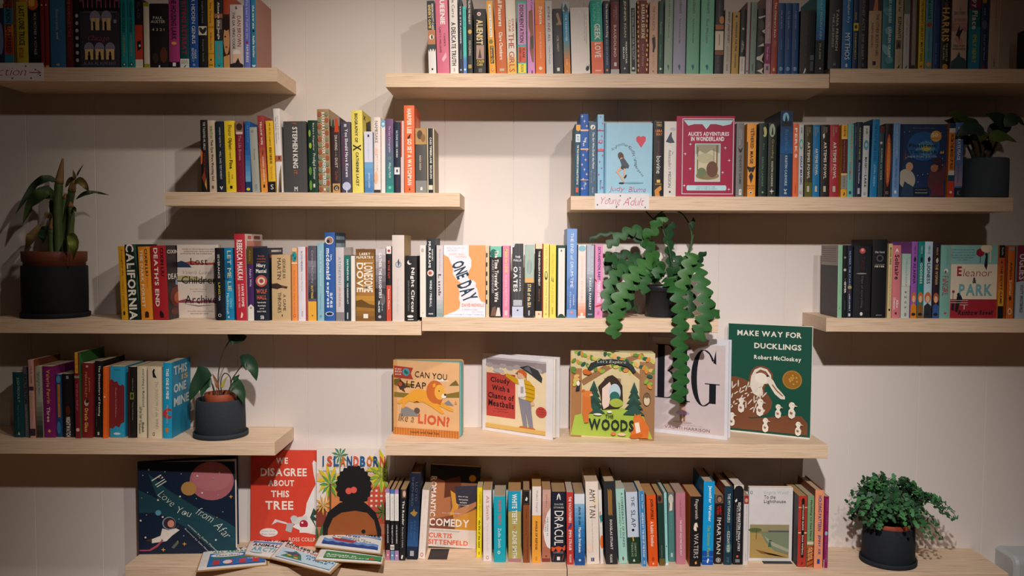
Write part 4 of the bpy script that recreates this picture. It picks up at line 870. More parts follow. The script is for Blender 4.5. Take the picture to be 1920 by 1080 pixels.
r.b(595.5, 608, 456, 0, '8ebccc', 'pale aqua', 'faint white title', T('Signs & Migrations', .35, .65, .1, .55, 'c8e4ec'), T('Charlotte', .4, .6, .65, .85, '6a9cb0'), P([(.3, .94), (.5, .92), (.7, .94), (.5, .96)], '6a9cb0'))
r.b(609.5, 629, 436, 0, '2f5ea8', 'tall cobalt', 'rounded white lower case letters', E(.45, .09, .42, .045, 'e0d8d0'), E(.5, .09, .3, .035, 'a07868'), E(.35, .1, .15, .02, '2a2226'), T('ian', .55, .75, .25, .31, 'dce4f0', 1), T('mcdonald', .15, .55, .18, .53, 'eef0f4', 1), T('ares', .5, .75, .68, .85, 'dce4f0', 1), T('express', .12, .4, .56, .85, 'eef0f4', 1), E(.45, .92, .4, .025, 'dce4f0'), E(.45, .92, .32, .018, '1c2c50'), side='26405c', d=.14, front=[R(.1, .9, .04, .08, '8aa8c0'), R(.1, .9, .12, .18, '8aa8c0')])
r.b(630, 645.5, 464, 0, 'cfc8cc', 'pale grey', 'red author name', R(0, 1, .88, 1, '8a8488'), T('ATONEMENT', .35, .65, .13, .52, '8a98a4'), T('IAN McEWAN', .35, .62, .54, .8, 'd07a5a'))
r.b(646.5, 657.5, 479, 0, '23303a', 'teal black', 'white small capitals', GR(0, .5, '1f7a70', '23404a', 5), T('IAN McEWAN', .4, .7, .06, .38, 'e8ece8', 1), T('THE CHILDREN ACT', .4, .65, .42, .74, 'e0e4e4', 1), R(.4, .6, .87, .97, 'c8c8c4'))
r.b(658.5, 666.5, 480, 0, 'eee6dc', 'slim white', 'blank spine', R(.85, 1, 0, 1, 'd8ccc0'))
r.b(667.5, 703, 467, 0, 'a8763a', 'broad brown', 'white western lettering', GR(.0, .2, '6a4824', 'b07c3c', 4), GR(.65, 1, 'c8913c', '7a5426', 5), H('LARRY', .2, .78, .05, .09, 'f0e6d4', 1), H('McMURTRY', .03, .95, .1, .135, 'f0e6d4', 1), T('LONESOME', .42, .92, .19, .6, 'f4ead8', 1), T('DOVE', .04, .4, .19, .6, 'f4ead8', 1), P([(0, .72), (.3, .7), (.7, .76), (1, .78), (1, .82), (0, .8)], '6a4a20'), R(.4, .65, .9, .96, 'f0e8dc'))
r.b(704.5, 724, 466, 0, '38353a', 'misty grey', 'white bold capitals', GR(.0, .55, 'd0c8cc', '55505a', 6), E(.7, .7, .25, .08, '6a6468'), T('GATHER THE DAUGHTERS', .32, .6, .06, .68, 'f0ecec', 1), T('JENNIE', .55, .7, .75, .86, '9ac8c8'), T('MELAMED', .25, .42, .72, .88, 'dce8e8', 1), C(.4, .94, .15, 'b8b4b4'))
r.b(725, 734, 462, 0, '1c1a1c', 'black scarlet', 'white top with red disc', R(0, 1, 0, .1, 'ece6e4'), C(.5, .06, .3, 'c03a40'), R(0, 1, .52, 1, 'd0503c'), T('IN THE CUT', .3, .7, .19, .43, 'c84a40', 1), T('Susanna Moore', .35, .65, .57, .84, 'f4e0d4', 1))
r.b(735.5, 758.5, 441, 0, 'dccfc8', 'tall worn white', 'small grey bird emblem', C(.52, .34, .26, '8a94a4'), C(.52, .34, .19, 'c8ccd4'), P([(.45, .3), (.55, .27), (.62, .33), (.5, .37)], '4a5464'), T('The Books of Jacob', .35, .55, .5, .9, 'd0c4c0'), side='b89c6c', d=.14)
r.b(760.5, 782, 480, 0, '252427', 'black circus', 'white moon and serif letters', C(.35, .1, .2, 'e4e0dc'), C(.46, .085, .18, '252427'), T('Night Circus', .42, .8, .18, .86, 'f0ece8', 1), T('ERIN MORGENSTERN', .2, .34, .38, .84, '8a8688'), E(.42, .925, .28, .02, 'e8e4e0'), R(.2, .7, .965, .98, 'd0ccc8'), d=.115)

# ---- centre shelf
r = Row('short centre shelf', Z['S6b'], GB)
r.b(787.5, 798.5, 460, 0, 'f0e4da', 'ivory white', 'faint penguin oval', E(.45, .07, .25, .03, 'b8b4b0'), T('Norwegian Spring', .35, .6, .2, .8, 'f8dcd4'), C(.5, .94, .15, 'e0c8b0'))
r.b(800, 816.5, 447, 0, '2a3238', 'charcoal', 'blood orange ball', T('HARUKI', .58, .75, .14, .28, 'e4e4e0', 1), T('MURAKAMI', .2, .48, .04, .37, 'f0ece8', 1), C(.45, .44, .38, 'e0d0c8'), C(.4, .44, .2, 'b85a40'), T('WIND / PINBALL', .35, .6, .53, .87, 'e8e8e4', 1), T('', .3, .5, .9, .95, W) if 0 else R(.2, .75, .95, .965, 'c8c8c4'))
r.b(818.5, 831, 460, 0, 'd4ccce', 'misty white', 'broken black letters', GR(.7, 1, 'd4ccce', '8aa49e', 5), T('Bonnie Nadzam', .4, .65, .06, .36, 'b0a8ac'), T('Lamb', .25, .7, .4, .7, '5a5458', 1), R(.2, .75, .47, .5, 'd4ccce'), R(.2, .75, .56, .58, 'd4ccce'))
cov = [R(0, 1, 0, 1, 'eee8f0'),
       P([(0, .13), (.12, .17), (.18, .26), (.23, .3), (.22, .4), (.3, .47), (.42, .53), (.41, .58), (.36, .61), (.38, .68), (.36, .74), (.4, .8), (.37, .88), (.28, .92), (.14, .95), (0, .99)], 'f0a468'),
       P([(.6, 0), (1, 0), (1, .8), (.9, .78), (.84, .72), (.82, .64), (.8, .6), (.76, .57), (.78, .53), (.72, .49), (.62, .48), (.57, .44), (.6, .36), (.66, .3), (.66, .2), (.6, .14)], 'f0a468'),
       H('THE MULTI-MILLION COPY', .04, .52, .03, .05, 'a8b8d8'), H('BESTSELLER', .1, .32, .065, .085, 'a8b8d8'), H('TWENTY YEARS', .12, .48, .115, .14, 'e8a090'), H('TWO PEOPLE', .27, .55, .15, .175, 'e8a090'), H('ONE', .23, .55, .27, .39, '1c3c52', 1, 0, -73), H('DAY', .48, .72, .6, .72, '1c3c52', 1, 0, -73)]
cov = cov[:-2] + [H('ONE', .19, .6, .25, .43, '1c3c52', 1, 0, -68), H('DAY', .34, .8, .535, .745, '1c3c52', 1, 0, -68), H('DAVID NICHOLLS', .44, .97, .81, .855, 'e8825c', 1), H('A MODERN CLASSIC', .44, .82, .885, .905, 'b8c4e0'), H('TONY PARSONS', .66, .95, .92, .935, 'b8c4e0'), H('Funny, wonderful, heart breaking', .08, .96, .95, .985, '9ab0d8')]
r.face(832, 910, 460, 'orange white', 'two facing profiles', 'eee8f0', cov, setback=.014, t=.022)
r.b(911, 917, 461, 0, 'd8c4a0', 'narrow cream', 'worn dark chipped edge', *[R(0, .45, .1 + .13 * i, .16 + .13 * i, '3a322c') for i in range(6)])
r.b(918.5, 940, 462, 0, '2f2a2c', 'dark brown', 'white script and shoes', R(0, 1, 0, .15, '7ac8b0'), E(.3, .1, .3, .06, '2a6a5c'), T("The Time Traveler's Wife", .4, .75, .06, .78, 'f4eee4', 1), T('AUDREY NIFFENEGGER', .15, .35, .19, .66, 'b8b0ac'), P([(.05, .98), (.2, .86), (.5, .84), (.6, .98)], '7a5a48'), P([(.5, .98), (.65, .86), (.85, .86), (.95, .98)], 'e0d8d0'))
r.b(941.5, 956, 461, 0, 'f08aa8', 'candy pink', 'navy edges and yellow lettering', R(-.02, .06, 0, 1, '1c2c6c'), R(.96, 1.03, 0, 1, '1c2c6c'), T('MADE for LOVE', .3, .68, .05, .37, 'e8e070', 1), T('ALISSA NUTTING', .35, .62, .4, .85, 'fcd8e0'), R(.3, .7, .9, .97, 'fcc8d4'))
r.b(960, 981, 457, 0, '45464a', 'graphite', 'white stacked heading', R(.3, .31, 0, .84, '8a8a90'), R(.6, .61, 0, .84, '8a8a90'), P([(0, 0), (.25, 0), (.15, .05), (0, .05)], 'c8d0e4'), R(0, 1, .85, 1, 'c8d0e4'), H('THE', .25, .72, .165, .195, 'e8e8ec', 1), H('FALLS', .12, .82, .21, .24, 'e8e8ec', 1), T('JOYCE CAROL', .6, .78, .31, .65, 'dcdce0', 1), T('OATES', .1, .48, .31, .65, 'f0f0f0', 1), R(.1, .9, .76, .84, 'b8bcc4'), C(.5, .9, .08, '3a3a44'), side='2a3a58')
r.b(983.5, 1001, 459, 0, 'a9c0b6', 'sea green', 'black lower half', R(0, 1, .52, 1, '2c2c30'), R(.05, .95, .45, .52, 'e0b070'), E(.5, .3, .3, .1, '94aca8'), T("Joseph O'Connor", .35, .6, .06, .4, 'd8b8a0'), T('STAR of the SEA', .3, .68, .54, .86, 'f0dcb0', 1), R(.4, .55, .9, .97, 'b8b4b0'))
r.b(1003.5, 1017, 457, 0, '1b1a1b', 'black', 'cream end blocks', R(0, 1, 0, .07, 'f0d4b8'), R(0, 1, .91, 1, 'f0d4b8'), R(.93, 1, 0, 1, 'c84a30'), T('THE ENGLISH PATIENT', .4, .66, .1, .57, 'f0ece0', 1), T('ONDAATJE', .4, .6, .61, .78, 'b86a3c'), C(.5, .95, .12, 'd8583c'))
r.b(1018, 1029, 457, 0, 'f0df84', 'primrose', 'thin handwritten title', T('This Time', .4, .7, .04, .34, 'c8b050'), E(.5, .43, .25, .06, '3a3a2a'), E(.5, .42, .15, .04, 'f0df84'), T('Tommy Orange', .4, .7, .52, .9, 'b8a450'), C(.5, .95, .15, 'c8b050'))
r.b(1030, 1042, 459, 0, 'f0dc60', 'lemon', 'two tiny dark figures', T('WHAT KIND OF WOMAN', .3, .65, .12, .4, 'd8c048'), P([(.3, .5), (.35, .41), (.42, .5)], K), P([(.5, .51), (.56, .42), (.62, .51)], K), T('KATE BAER', .3, .65, .55, .8, 'd8c048'), T('ROBOX', .35, .6, .86, .95, '8a8030'))
r.b(1043.5, 1060, 460, 0, '2c4c3c', 'white green', 'dark green border', R(.15, .9, .04, .98, 'f4e6e0'), R(.42, .58, .06, .09, '6a7a70'), T('Small Things Like These', .42, .6, .3, .8, 'e8d0c8'), E(.52, .99, .35, .045, '2c4c3c'))
r.b(1062, 1081, 429, 0, '7ba2da', 'tall periwinkle', 'white spaced title', GR(.45, .9, '7ba2da', '5478b8', 6), E(.4, .6, .35, .06, '6486c4'), T('THE END of DRUM-TIME', .35, .65, .05, .66, 'f0f0f4'), T('HANNA', .62, .78, .74, .86, 'e0e4f0'), T('PYLVÄINEN', .3, .48, .71, .89, 'e0e4f0'), C(.5, .94, .15, 'e090a0'), hard=True, side='8aa4cc')
r.b(1083, 1098, 459, 0, 'f0e0d8', 'cream coral', 'coral foot fade', E(.5, .05, .45, .04, '8ac0d0'), GR(.75, .97, 'f0e0d8', 'f08a60', 5), T('ORHAN PAMUK', .4, .6, .16, .46, 'f0c8b8'), T('ISTANBUL', .35, .65, .5, .84, 'e0c4b8'), R(.35, .65, .93, .97, 'f8f0e8'))
r.b(1099, 1113, 460, 0, 'b4bac8', 'blue grey', 'dark misty forest foot', GR(.4, .75, 'a8b0c0', '3c4c5c', 6), R(0, 1, .75, 1, '34424e'), T('THE GUILTY', .6, .8, .06, .38, 'd8dce8'), T('DAUGHTER', .25, .45, .1, .36, 'd8dce8'), T('PASCAL PARRILEY', .35, .65, .45, .89, 'eceef4', 1), R(.2, .8, .94, .96, '8a9aa4'))
r.b(1114.5, 1129.5, 459, 0, 'e492bc', 'pink', 'purple title and lipstick streaks', P([(0, .46), (.25, .49), (.2, .51), (0, .48)], 'b0283c'), P([(0, .84), (.5, .82), (1, .8), (.9, .83), (.3, .85)], 'c8382c'), T('DETRANSITION, BABY', .3, .72, .03, .48, '44287c', 1), T('TORREY PETERS', .3, .72, .5, .79, 'fff0f4', 1), T('S', .35, .6, .9, .96, 'a8487c'), label='pink paperback with purple title and red streaks beside the trailing cactus, short centre shelf')

# ---- middle right shelf
r = Row('middle right shelf', Z['S8'], GB)
r.b(1569.5, 1578, 460, -1, '8fc0a0', 'pale green', 'charcoal back cover showing grey blurb', T('Wendy Mass and 13 others', .4, .6, .04, .7, '6aa082'), P([(.3, .88), (.6, .84), (.5, .88)], '4a7a5c'), side='35353a', left=[R(.0, 1, .0, .28, 'a09a96'), *[R(.06, .9, .04 + .03 * i, .05 + .03 * i, '7c7672') for i in range(7)]])
r.b(1579.5, 1587, 460, -1, '17181a', 'narrow black', 'white gothic lettering', C(.4, .17, .28, '8a8a88'), C(.4, .34, .35, 'b8b4a8'), T('GIVER', .3, .75, .5, .66, 'f0ece4', 1), T('the', .45, .65, .46, .49, 'c8c4bc'), T('LOIS LOWRY', .4, .6, .76, .9, '7a7a78'))
r.b(1587.5, 1596.5, 460, -1, '1c2438', 'dark navy', 'pale blue capitals', T('NUMBER THE STARS', .3, .65, .08, .55, '8a9cb8', 1), C(.5, .58, .4, 'a8a070'), P([(.2, .66), (.6, .58), (.7, .66)], '5a3a30'), T('LOIS LOWRY', .35, .65, .67, .91, 'c8d0dc', 1), R(.3, .7, .94, .98, 'd8d8d4'))
r.b(1598, 1631, 461, 0, '1c1d22', 'fat cracked black', 'red rose at top', E(.48, .07, .17, .04, 'c0504c'), E(.48, .06, .08, .02, 'e0a098'), *[R(u, u + .012, .02 + .1 * k, .9, '3c3c42') for k, u in enumerate((.15, .22, .3, .72, .8, .88))], T('TWILIT', .4, .6, .15, .34, '5a2226'), E(.45, .385, .3, .01, '8a8a88'), T('Edge of everything', .42, .56, .42, .86, '6a6266'), E(.48, .945, .08, .025, 'e0dcd4'), d=.115)
r.b(1632.5, 1660.5, 449, 0, '16171a', 'tall black', 'grey halo ring', H('the host', .15, .82, .145, .175, 'd8d4d0'), C(.5, .24, .24, '5a5a60'), C(.5, .24, .17, '2a2a30'), C(.5, .24, .13, '121316'), H('STEPHENIE', .18, .82, .315, .325, 'a8a4a0'), H('MEYER', .16, .82, .333, .355, 'd8d0c0', 1), H('sphere', .32, .7, .955, .975, 'c0bcb8'), hard=True)
r.b(1663, 1670.5, 457, 0, 'd8c08c', 'slim straw', 'heavy black capitals', T('MICHAEL ENDE', .3, .7, .05, .28, '2a241c', 1), T('The Neverending Book of Tales', .4, .65, .33, .84, '8a7850'), E(.5, .89, .25, .015, K))
r.b(1671.5, 1687, 460, -1, 'd97b82', 'salmon pink', 'black brush script', T('Solitaire', .25, .8, .13, .47, '2a1c24', 1), P([(.25, .1), (.5, .04), (.75, .1), (.5, .08)], 'f4ece8'), T('Alice', .5, .8, .75, .86, 'f4e8e4', 1), T('Oseman', .15, .42, .72, .88, 'f4e8e4', 1), R(.35, .6, .92, .95, '5a2c34'))
r.b(1688.5, 1704.5, 476, 0, 'c9d0c8', 'mint white', 'spaced grey capitals', GR(0, .5, '9ac0b4', 'd8d8d0', 6), T('ORHAN PAMUK', .38, .65, .08, .52, '7a9aa0'), *[H(c, .38, .6, .58 + .08 * i, .61 + .08 * i, '5a3c38', 1) for i, c in enumerate('SNOW')], R(.4, .62, .92, .97, '8a8a88'))
for x0, x1, c, nm, aj, tc, top, hair, dress in ((1706, 1717.5, '9a5ab0', 'ALANNA', 'purple', '3a2050', 453, 'c8703c', 'd8861c'), (1718.5, 1730, '12807e', 'GODDESS', 'teal', 'c8d8c8', 453, 'c87030', '8a5a2c'), (1730.5, 1745.5, 'b4d0dc', 'LIONESS', 'ice blue', '2a3a48', 453, 'c86a38', '2a2c34'), (1747, 1759.5, '2e1c28', 'THE WOMAN', 'plum black', 'c8a878', 456, 'a85c38', '3a5a94')):
    r.b(x0, x1, top, 0, c, aj, 'painted red haired heroine', T('PIERCE', .4, .65, .06, .16, tc), P([(.35, .22), (.6, .19), (.75, .23), (.6, .27), (.4, .26)], '2a2030' if c != '2e1c28' else 'c8b8b0'), T(nm, .3, .72, .28, .55, tc, 1), E(.5, .73, .42, .07, hair), E(.5, .75, .26, .045, 'e0b498'), P([(0, 1), (.05, .84), (.5, .8), (.95, .84), (1, 1)], dress), E(.5, .95, .35, .02, '22242c'))
r.b(1760.5, 1779.5, 460, 0, '7ab0a4', 'seafoam', 'tall thin red capitals', T('RAINBOW', .6, .7, .06, .28, '5a8a80'), C(.55, .35, .22, 'd8d4c8'), E(.5, .365, .1, .02, '6a5a4c'), T('FaNGIRL', .2, .8, .42, .69, 'b0303c'), E(.55, .93, .12, .015, 'b84a50'))
cov = [R(0, 1, 0, .26, '7fb2ae'), R(0, 1, .74, 1, '9c2430'), H('reminded me not just what it’s like', .0, .5, .055, .075, '22303a'), H('to be young and in love with a girl', .0, .5, .09, .11, '22303a'), H('but also what it’s like to be', .0, .5, .125, .145, '22303a'), H('young and in love with a book', .0, .47, .16, .18, '22303a'), H('JOHN GREEN', .12, .36, .195, .21, '9c3440'), E(.62, .1, .09, .055, '8a1c30'), R(.615, .63, .12, .24, '5a2c34'), E(.75, .04, .12, .06, 'dfcfae'), R(.82, .85, .05, .24, 'd8c8a8'), P([(.71, .28), (.74, .12), (.78, .12), (.78, .28), (.76, .34), (.73, .3)], '1c1c26'), E(.75, .125, .03, .02, '1c1c26'),
       H('E', .13, .23, .29, .42, '9c2430', 1), H('leanor', .27, .88, .325, .425, '9c2430', 0, .1), H('&', .47, .55, .44, .52, '22202a', 1), H('PARK', .18, .9, .53, .69, '6fa8b0', 1), C(.06, .635, .03, 'a02c38'), R(.05, .06, .65, .75, '5a4a44'), P([(.1, .9), (.14, .7), (.22, .68), (.26, .74), (.2, .8), (.16, .92)], '1d1d28'), E(.17, .675, .03, .022, '1d1d28'), P([(.02, .88), (.04, .78), (.08, .78), (.08, .9)], '1d1d28'), R(.0, .38, .755, .762, 'cfc4b4'), R(.0, .38, .785, .792, 'cfc4b4'), R(.2, .38, .815, .822, 'cfc4b4'), R(.29, .31, .82, .88, 'cfc4b4'), H('Rainbow', .18, .6, .89, .955, '221a22', 1, .2), H('Rowell', .64, .92, .89, .95, '221a22', 1, .2)]
r.face(1780.5, 1867, 460, 'cream red', 'teal top and bench couple', 'ded2bb', cov, setback=.012, t=.02)
r.b(1869.5, 1880, 460, 0, 'c8762c', 'amber black', 'red to yellow panel', R(0, 1, 0, .17, '17171a'), R(0, 1, .83, 1, '17171a'), GR(.17, .83, 'b8482a', 'd8a02c', 6), T('Snyder', .35, .75, .03, .14, 'c8c0b0'), T('THE EGYPT GAME', .3, .7, .28, .8, '2a1c10', 1), P([(.3, .24), (.5, .2), (.6, .25)], K))
r.b(1884, 1900, 462, 0, 'c8641c', 'deep orange', 'black outlined edge', R(0, .08, 0, 1, '1a1614'), R(.92, 1, 0, 1, '1a1614'), R(.15, .85, .02, .06, '8a8a88'), T('Atlanta', .4, .65, .22, .46, '2a1c10', 1), T('Summer', .35, .7, .47, .68, 'e8d0b0'), E(.5, .72, .15, .03, '4a2410'), E(.5, .9, .25, .045, 'c8c8c0'), E(.5, .9, .17, .03, 'c8641c'))
r.b(1902.5, 1925, 460, 0, 'a8b8c0', 'maroon silver', 'large white capitals', P([(0, 0), (1, 0), (1, .47), (0, .5)], '7a2434'), T('UGLIES', .2, .75, .12, .47, 'c8c8cc', 1), T('SCOTT WESTERFELD', .35, .6, .54, .92, '3a4048', 1))

# ---- lower left shelf
r = Row('lower left shelf', Z['S4'], GB)
r.b(27, 46, 698, -1, '1a444c', 'dark teal', 'pale green capitals', T('JODI PICOULT', .4, .7, .08, .46, 'a8bcae'), T('Wish You Were Here', .4, .6, .5, .86, '5c8078'), P([(.4, .96), (.5, .91), (.62, .96)], 'c8ccc0'), base=820)
r.b(47.5, 55.5, 688, -2, '5a5a60', 'grey', 'black condensed capitals', T('GALVESTON', .2, .85, .1, .52, '1d1d22', 1), T('NIC PIZZOLATTO', .35, .65, .56, .9, 'a8a49c'), base=820)
r.b(57, 67.5, 675, -1, 'd0a094', 'pale pink', 'brown mountain foot panel', T('PAUL OKRI', .4, .65, .08, .3, '5a3c3a'), R(.1, .9, .34, .39, '4a3440'), T('A Manual for Cleaning', .4, .6, .42, .8, 'a87c74'), R(0, 1, .88, .97, '3a2c34'), side='7a4428', base=821.5)
r.b(69.5, 82, 687, -1, 'a3a696', 'greenish grey', 'dark smoky foot', GR(.5, .9, '9a9c8e', '3a3c34', 6), R(0, 1, .9, 1, '34362f'), T('Natasha Illum', .5, .7, .08, .4, '4a4c44'), T('Berg', .3, .45, .1, .22, '4a4c44'), base=820.5)
r.b(83.5, 104, 687, -1, '7e1f66', 'magenta', 'orange author name', T('Valerie Perrin', .35, .68, .05, .52, 'e0a040', 1), T('Three', .3, .62, .57, .78, 'e4c0b0', 1), P([(.35, .91), (.5, .88), (.65, .91), (.5, .93)], 'e0b050'), base=820.5)
r.b(107, 117.5, 702, 0, '1c4a78', 'blue wave', 'orange label strip', E(.5, .08, .4, .06, '4a90b0'), R(.3, .75, .16, .68, 'c87c28'), T('COLLECTED TALES', .42, .62, .19, .65, '5a3410'), E(.4, .85, .35, .1, '3a7aa8'), base=819.5)
r.b(119, 139.5, 701, 0, '171717', 'matt black', 'white foot capitals', H('SB', .38, .62, .03, .08, 'b8b0a8', 1), T('SARAH WATERS', .35, .65, .14, .46, '2c2826'), E(.5, .58, .2, .08, '5a2018'), T('NIGHTWATCH', .3, .7, .68, .99, 'e0d8cc', 1), base=820)
r.b(142, 151.5, 661, 0, '7a1f2c', 'tall narrow maroon', 'yellow title strip', R(.2, .75, 0, .24, 'd8a82c'), T('A NOVEL LIFE', .35, .6, .03, .22, '6a3a1c'), R(0, 1, .27, .3, '8a8a70'), T('Walter Saker', .35, .68, .36, .68, 'c8787c'), C(.5, .9, .35, 'd8b0a8'), side='2f6a34', base=822)
r.b(153.5, 174, 681, 3, '7c2024', 'deep red', 'gold serif title', T('JUDITH', .6, .78, .19, .38, 'd08a50'), T('MERKLE RILEY', .3, .5, .12, .46, 'd08a50'), E(.45, .53, .2, .045, 'c0a890'), E(.5, .51, .14, .025, '2a1a14'), T('Oracle Glass', .28, .62, .6, .92, 'e0b060', 1), R(.4, .6, .03, .06, 'c8a0a0'), base=821)
r.b(178, 191.5, 677, 3, '191818', 'ebony', 'white hand lettered title', T('The Discomfort of Evening', .45, .78, .06, .72, 'e0dcd4', 1), T('Marieke Lucas', .2, .35, .6, .86, '6a5a50'), R(.4, .65, .93, .97, 'b8b4b0'), base=820)
r.b(193, 199.5, 688, 3, 'ee6a24', 'fluorescent orange', 'faint lettering', T('DEAR LIFE', .4, .65, .1, .36, 'c84a14'), C(.5, .42, .25, 'f0d8c8'), T('alice marwood', .4, .6, .5, .75, 'c84a14'), base=822)
r.b(206, 234, 687, 3, '2a9ac0', 'broad blue', 'dark red splash', P([(0, .2), (.15, .18), (.3, .22), (.5, .21), (.6, .26), (.75, .27), (.85, .25), (1, .28), (1, .78), (.8, .8), (.65, .86), (.4, .84), (.2, .88), (0, .86)], '7a2428'), T('Gregory David Roberts', .36, .46, .3, .72, 'c8a49c'), E(.5, .95, .24, .016, 'c8dce8'), H('SHANTARAM', .3, .7, .04, .06, '1c5a78'), base=820)
r.b(241, 255.5, 688, 2, '1c1918', 'black green', 'small green square emblem', R(0, .2, 0, 1, '4a1c1a'), T('Gilead Ray', .5, .65, .16, .34, 'a8a090'), R(.25, .75, .36, .46, '6a7a34'), E(.5, .41, .15, .03, '2a3018'), T('Going with Gravitas', .5, .66, .5, .75, 'b0a890'), base=821)
r.b(257.5, 275.5, 688, 2, 'd8ccb0', 'cream', 'sprawling black handwriting', T('everything is illuminated', .5, .8, .03, .56, '2a2620'), T('safran foer to', .25, .6, .56, .78, '3a342a'), T('Elizabeth', .5, .75, .78, .92, '1f1c18', 1), T('Bohannon', .2, .42, .8, .94, '1f1c18'), base=821)
r.b(278, 304, 689, 1, 'dccbb0', 'ivory', 'black cat silhouette', P([(.35, .06), (.45, .02), (.55, .03), (.5, .07), (.6, .12), (.68, .15), (.4, .14)], '1d1a1a'), T('The SHADOW of the WIND', .55, .78, .2, .86, 'b8a88c'), E(.42, .94, .08, .025, K), E(.42, .94, .05, .015, 'dccbb0'), base=822)
r.b(306, 322.5, 680, 2, '1e9ac4', 'cyan', 'white block title', T('THIS ONE IS MINE', .35, .68, .08, .48, 'eef4f4', 1), C(.62, .67, .6, 'b83a34'), C(.8, .67, .3, '1e9ac4'), T('Maria Semple', .35, .6, .56, .8, 'd8a8a0'), R(.3, .65, .86, .92, 'c87830'), base=822, side='1c86ae', front=[H('THIS', .1, .8, .06, .18, 'd8e4e0', 1), H('ONE', .1, .75, .3, .42, 'd8e4e0', 1), H('IS', .5, .85, .2, .27, 'd8b870', 1), H('MINE', .1, .9, .48, .6, 'd8e4e0', 1)], label='cyan paperback with white title on spine and cover beside heart leaf plant, lower left shelf')
# ---- bottom shelf
r = Row('bottom shelf', Z['S10'], GB)
GBT = GB
for k, (a, b, c, f, bs) in enumerate(((723.8, 731, 'b08ac0', 'c07890', 1050), (732, 739.5, '4a7ac0', '6a90b8', 1050.5), (740.3, 747.8, 'b090d0', 'a888b8', 1051))):
    r.b(a, b, (916, 918, 918)[k], 0, '1b1a1c', ('lilac topped', 'blue topped', 'second lilac')[k], 'white upper half', R(0, 1, 0, .06, c), R(0, 1, .06, .44, 'e8e4e0'), R(0, 1, .86, 1, f), T('MILAN KUNDERA', .4, .65, .1, .4, 'b0acb0'), T(('IGNORANCE', 'THE NEXT LOVE', 'LIFE ELSEWHERE')[k], .35, .65, .5, .76, 'd8d4d0', 1), *([R(0, 1, .78, .85, 'e8e4dc'), H('501', .1, .9, .8, .835, K, 1)] if k == 1 else []), C(.5, .93, .2, 'f0e8e8'), base=bs, pages='b8946a', d=.13)
r.b(748.5, 760, 918, 2, '1e1f22', 'slim black', 'small portrait at top', R(.3, 1, 0, .12, '6a4a44'), E(.7, .06, .25, .045, 'd8b09a'), T('The Reader', .4, .75, .16, .5, 'e8e4e0', 1), T('Bernhard Schlink', .4, .65, .53, .82, 'c8c4c0'), P([(.3, .97), (.4, .92), (.65, .93), (.5, .98)], 'e8e8e8'), base=1051, pages='b8946a')
r.b(762, 783, 888, 7, '182236', 'tall midnight blue', 'gold leaf emblem', GR(.3, .85, '1a2438', '2c5a94', 7), GR(.85, 1, '1e3050', '14181f', 3), T('LLOYD', .55, .75, .1, .32, '5a6478'), T('SHEPHERD', .2, .4, .04, .38, '5a6478'), T('SAVAGE', .55, .72, .55, .78, '3a6aa0'), T('MAGIC', .25, .42, .57, .76, '3a6aa0'), P([(.15, .46), (.4, .44), (.5, .41), (.6, .44), (.85, .45), (.6, .5), (.4, .49)], 'a8843c'), R(.3, .65, .9, .96, 'a8acb4'), base=1049, hard=True, pages='7a5a3c')
r.b(784, 797, 919, 8, 'efe4dc', 'white', 'pale orange vertical lettering', T('Ali Smith', .35, .65, .08, .26, 'f4c8a0'), T('The Accidental', .35, .6, .35, .8, 'f4d8c4'), E(.5, .94, .22, .03, 'c8503c'), E(.5, .94, .14, .02, 'efe4dc'), base=1048, pages='c8b494')
cov = [R(0, 1, 0, 1, '8a5a44'), R(0, 1, 0, .2, '1c1a1c'), P([(0, .15), (.4, .2), (.45, .6), (.1, .75), (0, .75)], 'b87850'), P([(.3, .18), (.6, .12), (.65, .3), (.5, .36), (.3, .4)], '6a3a28'), P([(.42, .3), (.55, .35), (.6, .5), (.5, .68), (.38, .7), (.48, .5)], 'e0a03c'), P([(.5, .25), (1, .22), (1, .5), (.7, .52), (.55, .45)], '3c3a48'), P([(.5, .55), (.95, .42), (.95, .48), (.55, .66)], 'c88a60'), P([(.45, .66), (1, .5), (1, .78), (.3, .78)], 'd89a3c'), P([(.1, .66), (.5, .6), (.55, .78), (0, .78)], '8a5038'), R(0, 1, .775, 1, 'e8dcd4'), C(.85, .14, .07, 'e0a83c'),
       T('ROMANTIC', .02, .14, .14, .63, 'f4efe8', 1), H('COMEDY', .02, .83, .65, .745, 'f4efe8', 1), H('CURTIS', .03, .5, .83, .89, 'e8683c', 1), H('SITTENFELD', .03, .83, .91, .97, 'e8683c', 1), H('A witty and wise New York Times bestseller', .03, .65, .795, .81, '6a5a54'), H('One of my', .58, .78, .36, .38, 'e8e4e0', 1), H('favourite', .6, .78, .395, .415, 'e8e4e0', 1), H('writers', .62, .76, .43, .45, 'e8e4e0', 1), H('KATE ATKINSON', .56, .8, .465, .48, 'e8e4e0'), H('funny, warm and brilliant', .28, .66, .57, .59, 'f0e8e0')]
r.face(800, 893, 876, 'tall brown', 'white and orange capitals', '2a2224', cov, base=1029, t=.02, tilt=3.0, hard=False, prev='large brown')
r.b(893.5, 903, 914, 1, 'f4e022', 'yellow', 'red script and black lettering', T('Cynthia Joyland', .35, .75, .06, .42, 'c8782c'), T('the life of the mind', .3, .72, .47, .86, '2a2410', 1), P([(.4, .93), (.55, .91), (.6, .95), (.45, .97)], '8a7a20'), base=1045, pages='c8b494')
r.b(906, 922, 919, -1, 'ece2e0', 'white pink', 'red thin author name', T('Ali Smith', .38, .75, .08, .42, 'd07468'), T('How to be both', .4, .68, .47, .85, 'e0ccc8'), E(.5, .95, .17, .025, 'c87c68'), E(.5, .95, .11, .016, 'ece2e0'), base=1052, pages='b8946a')
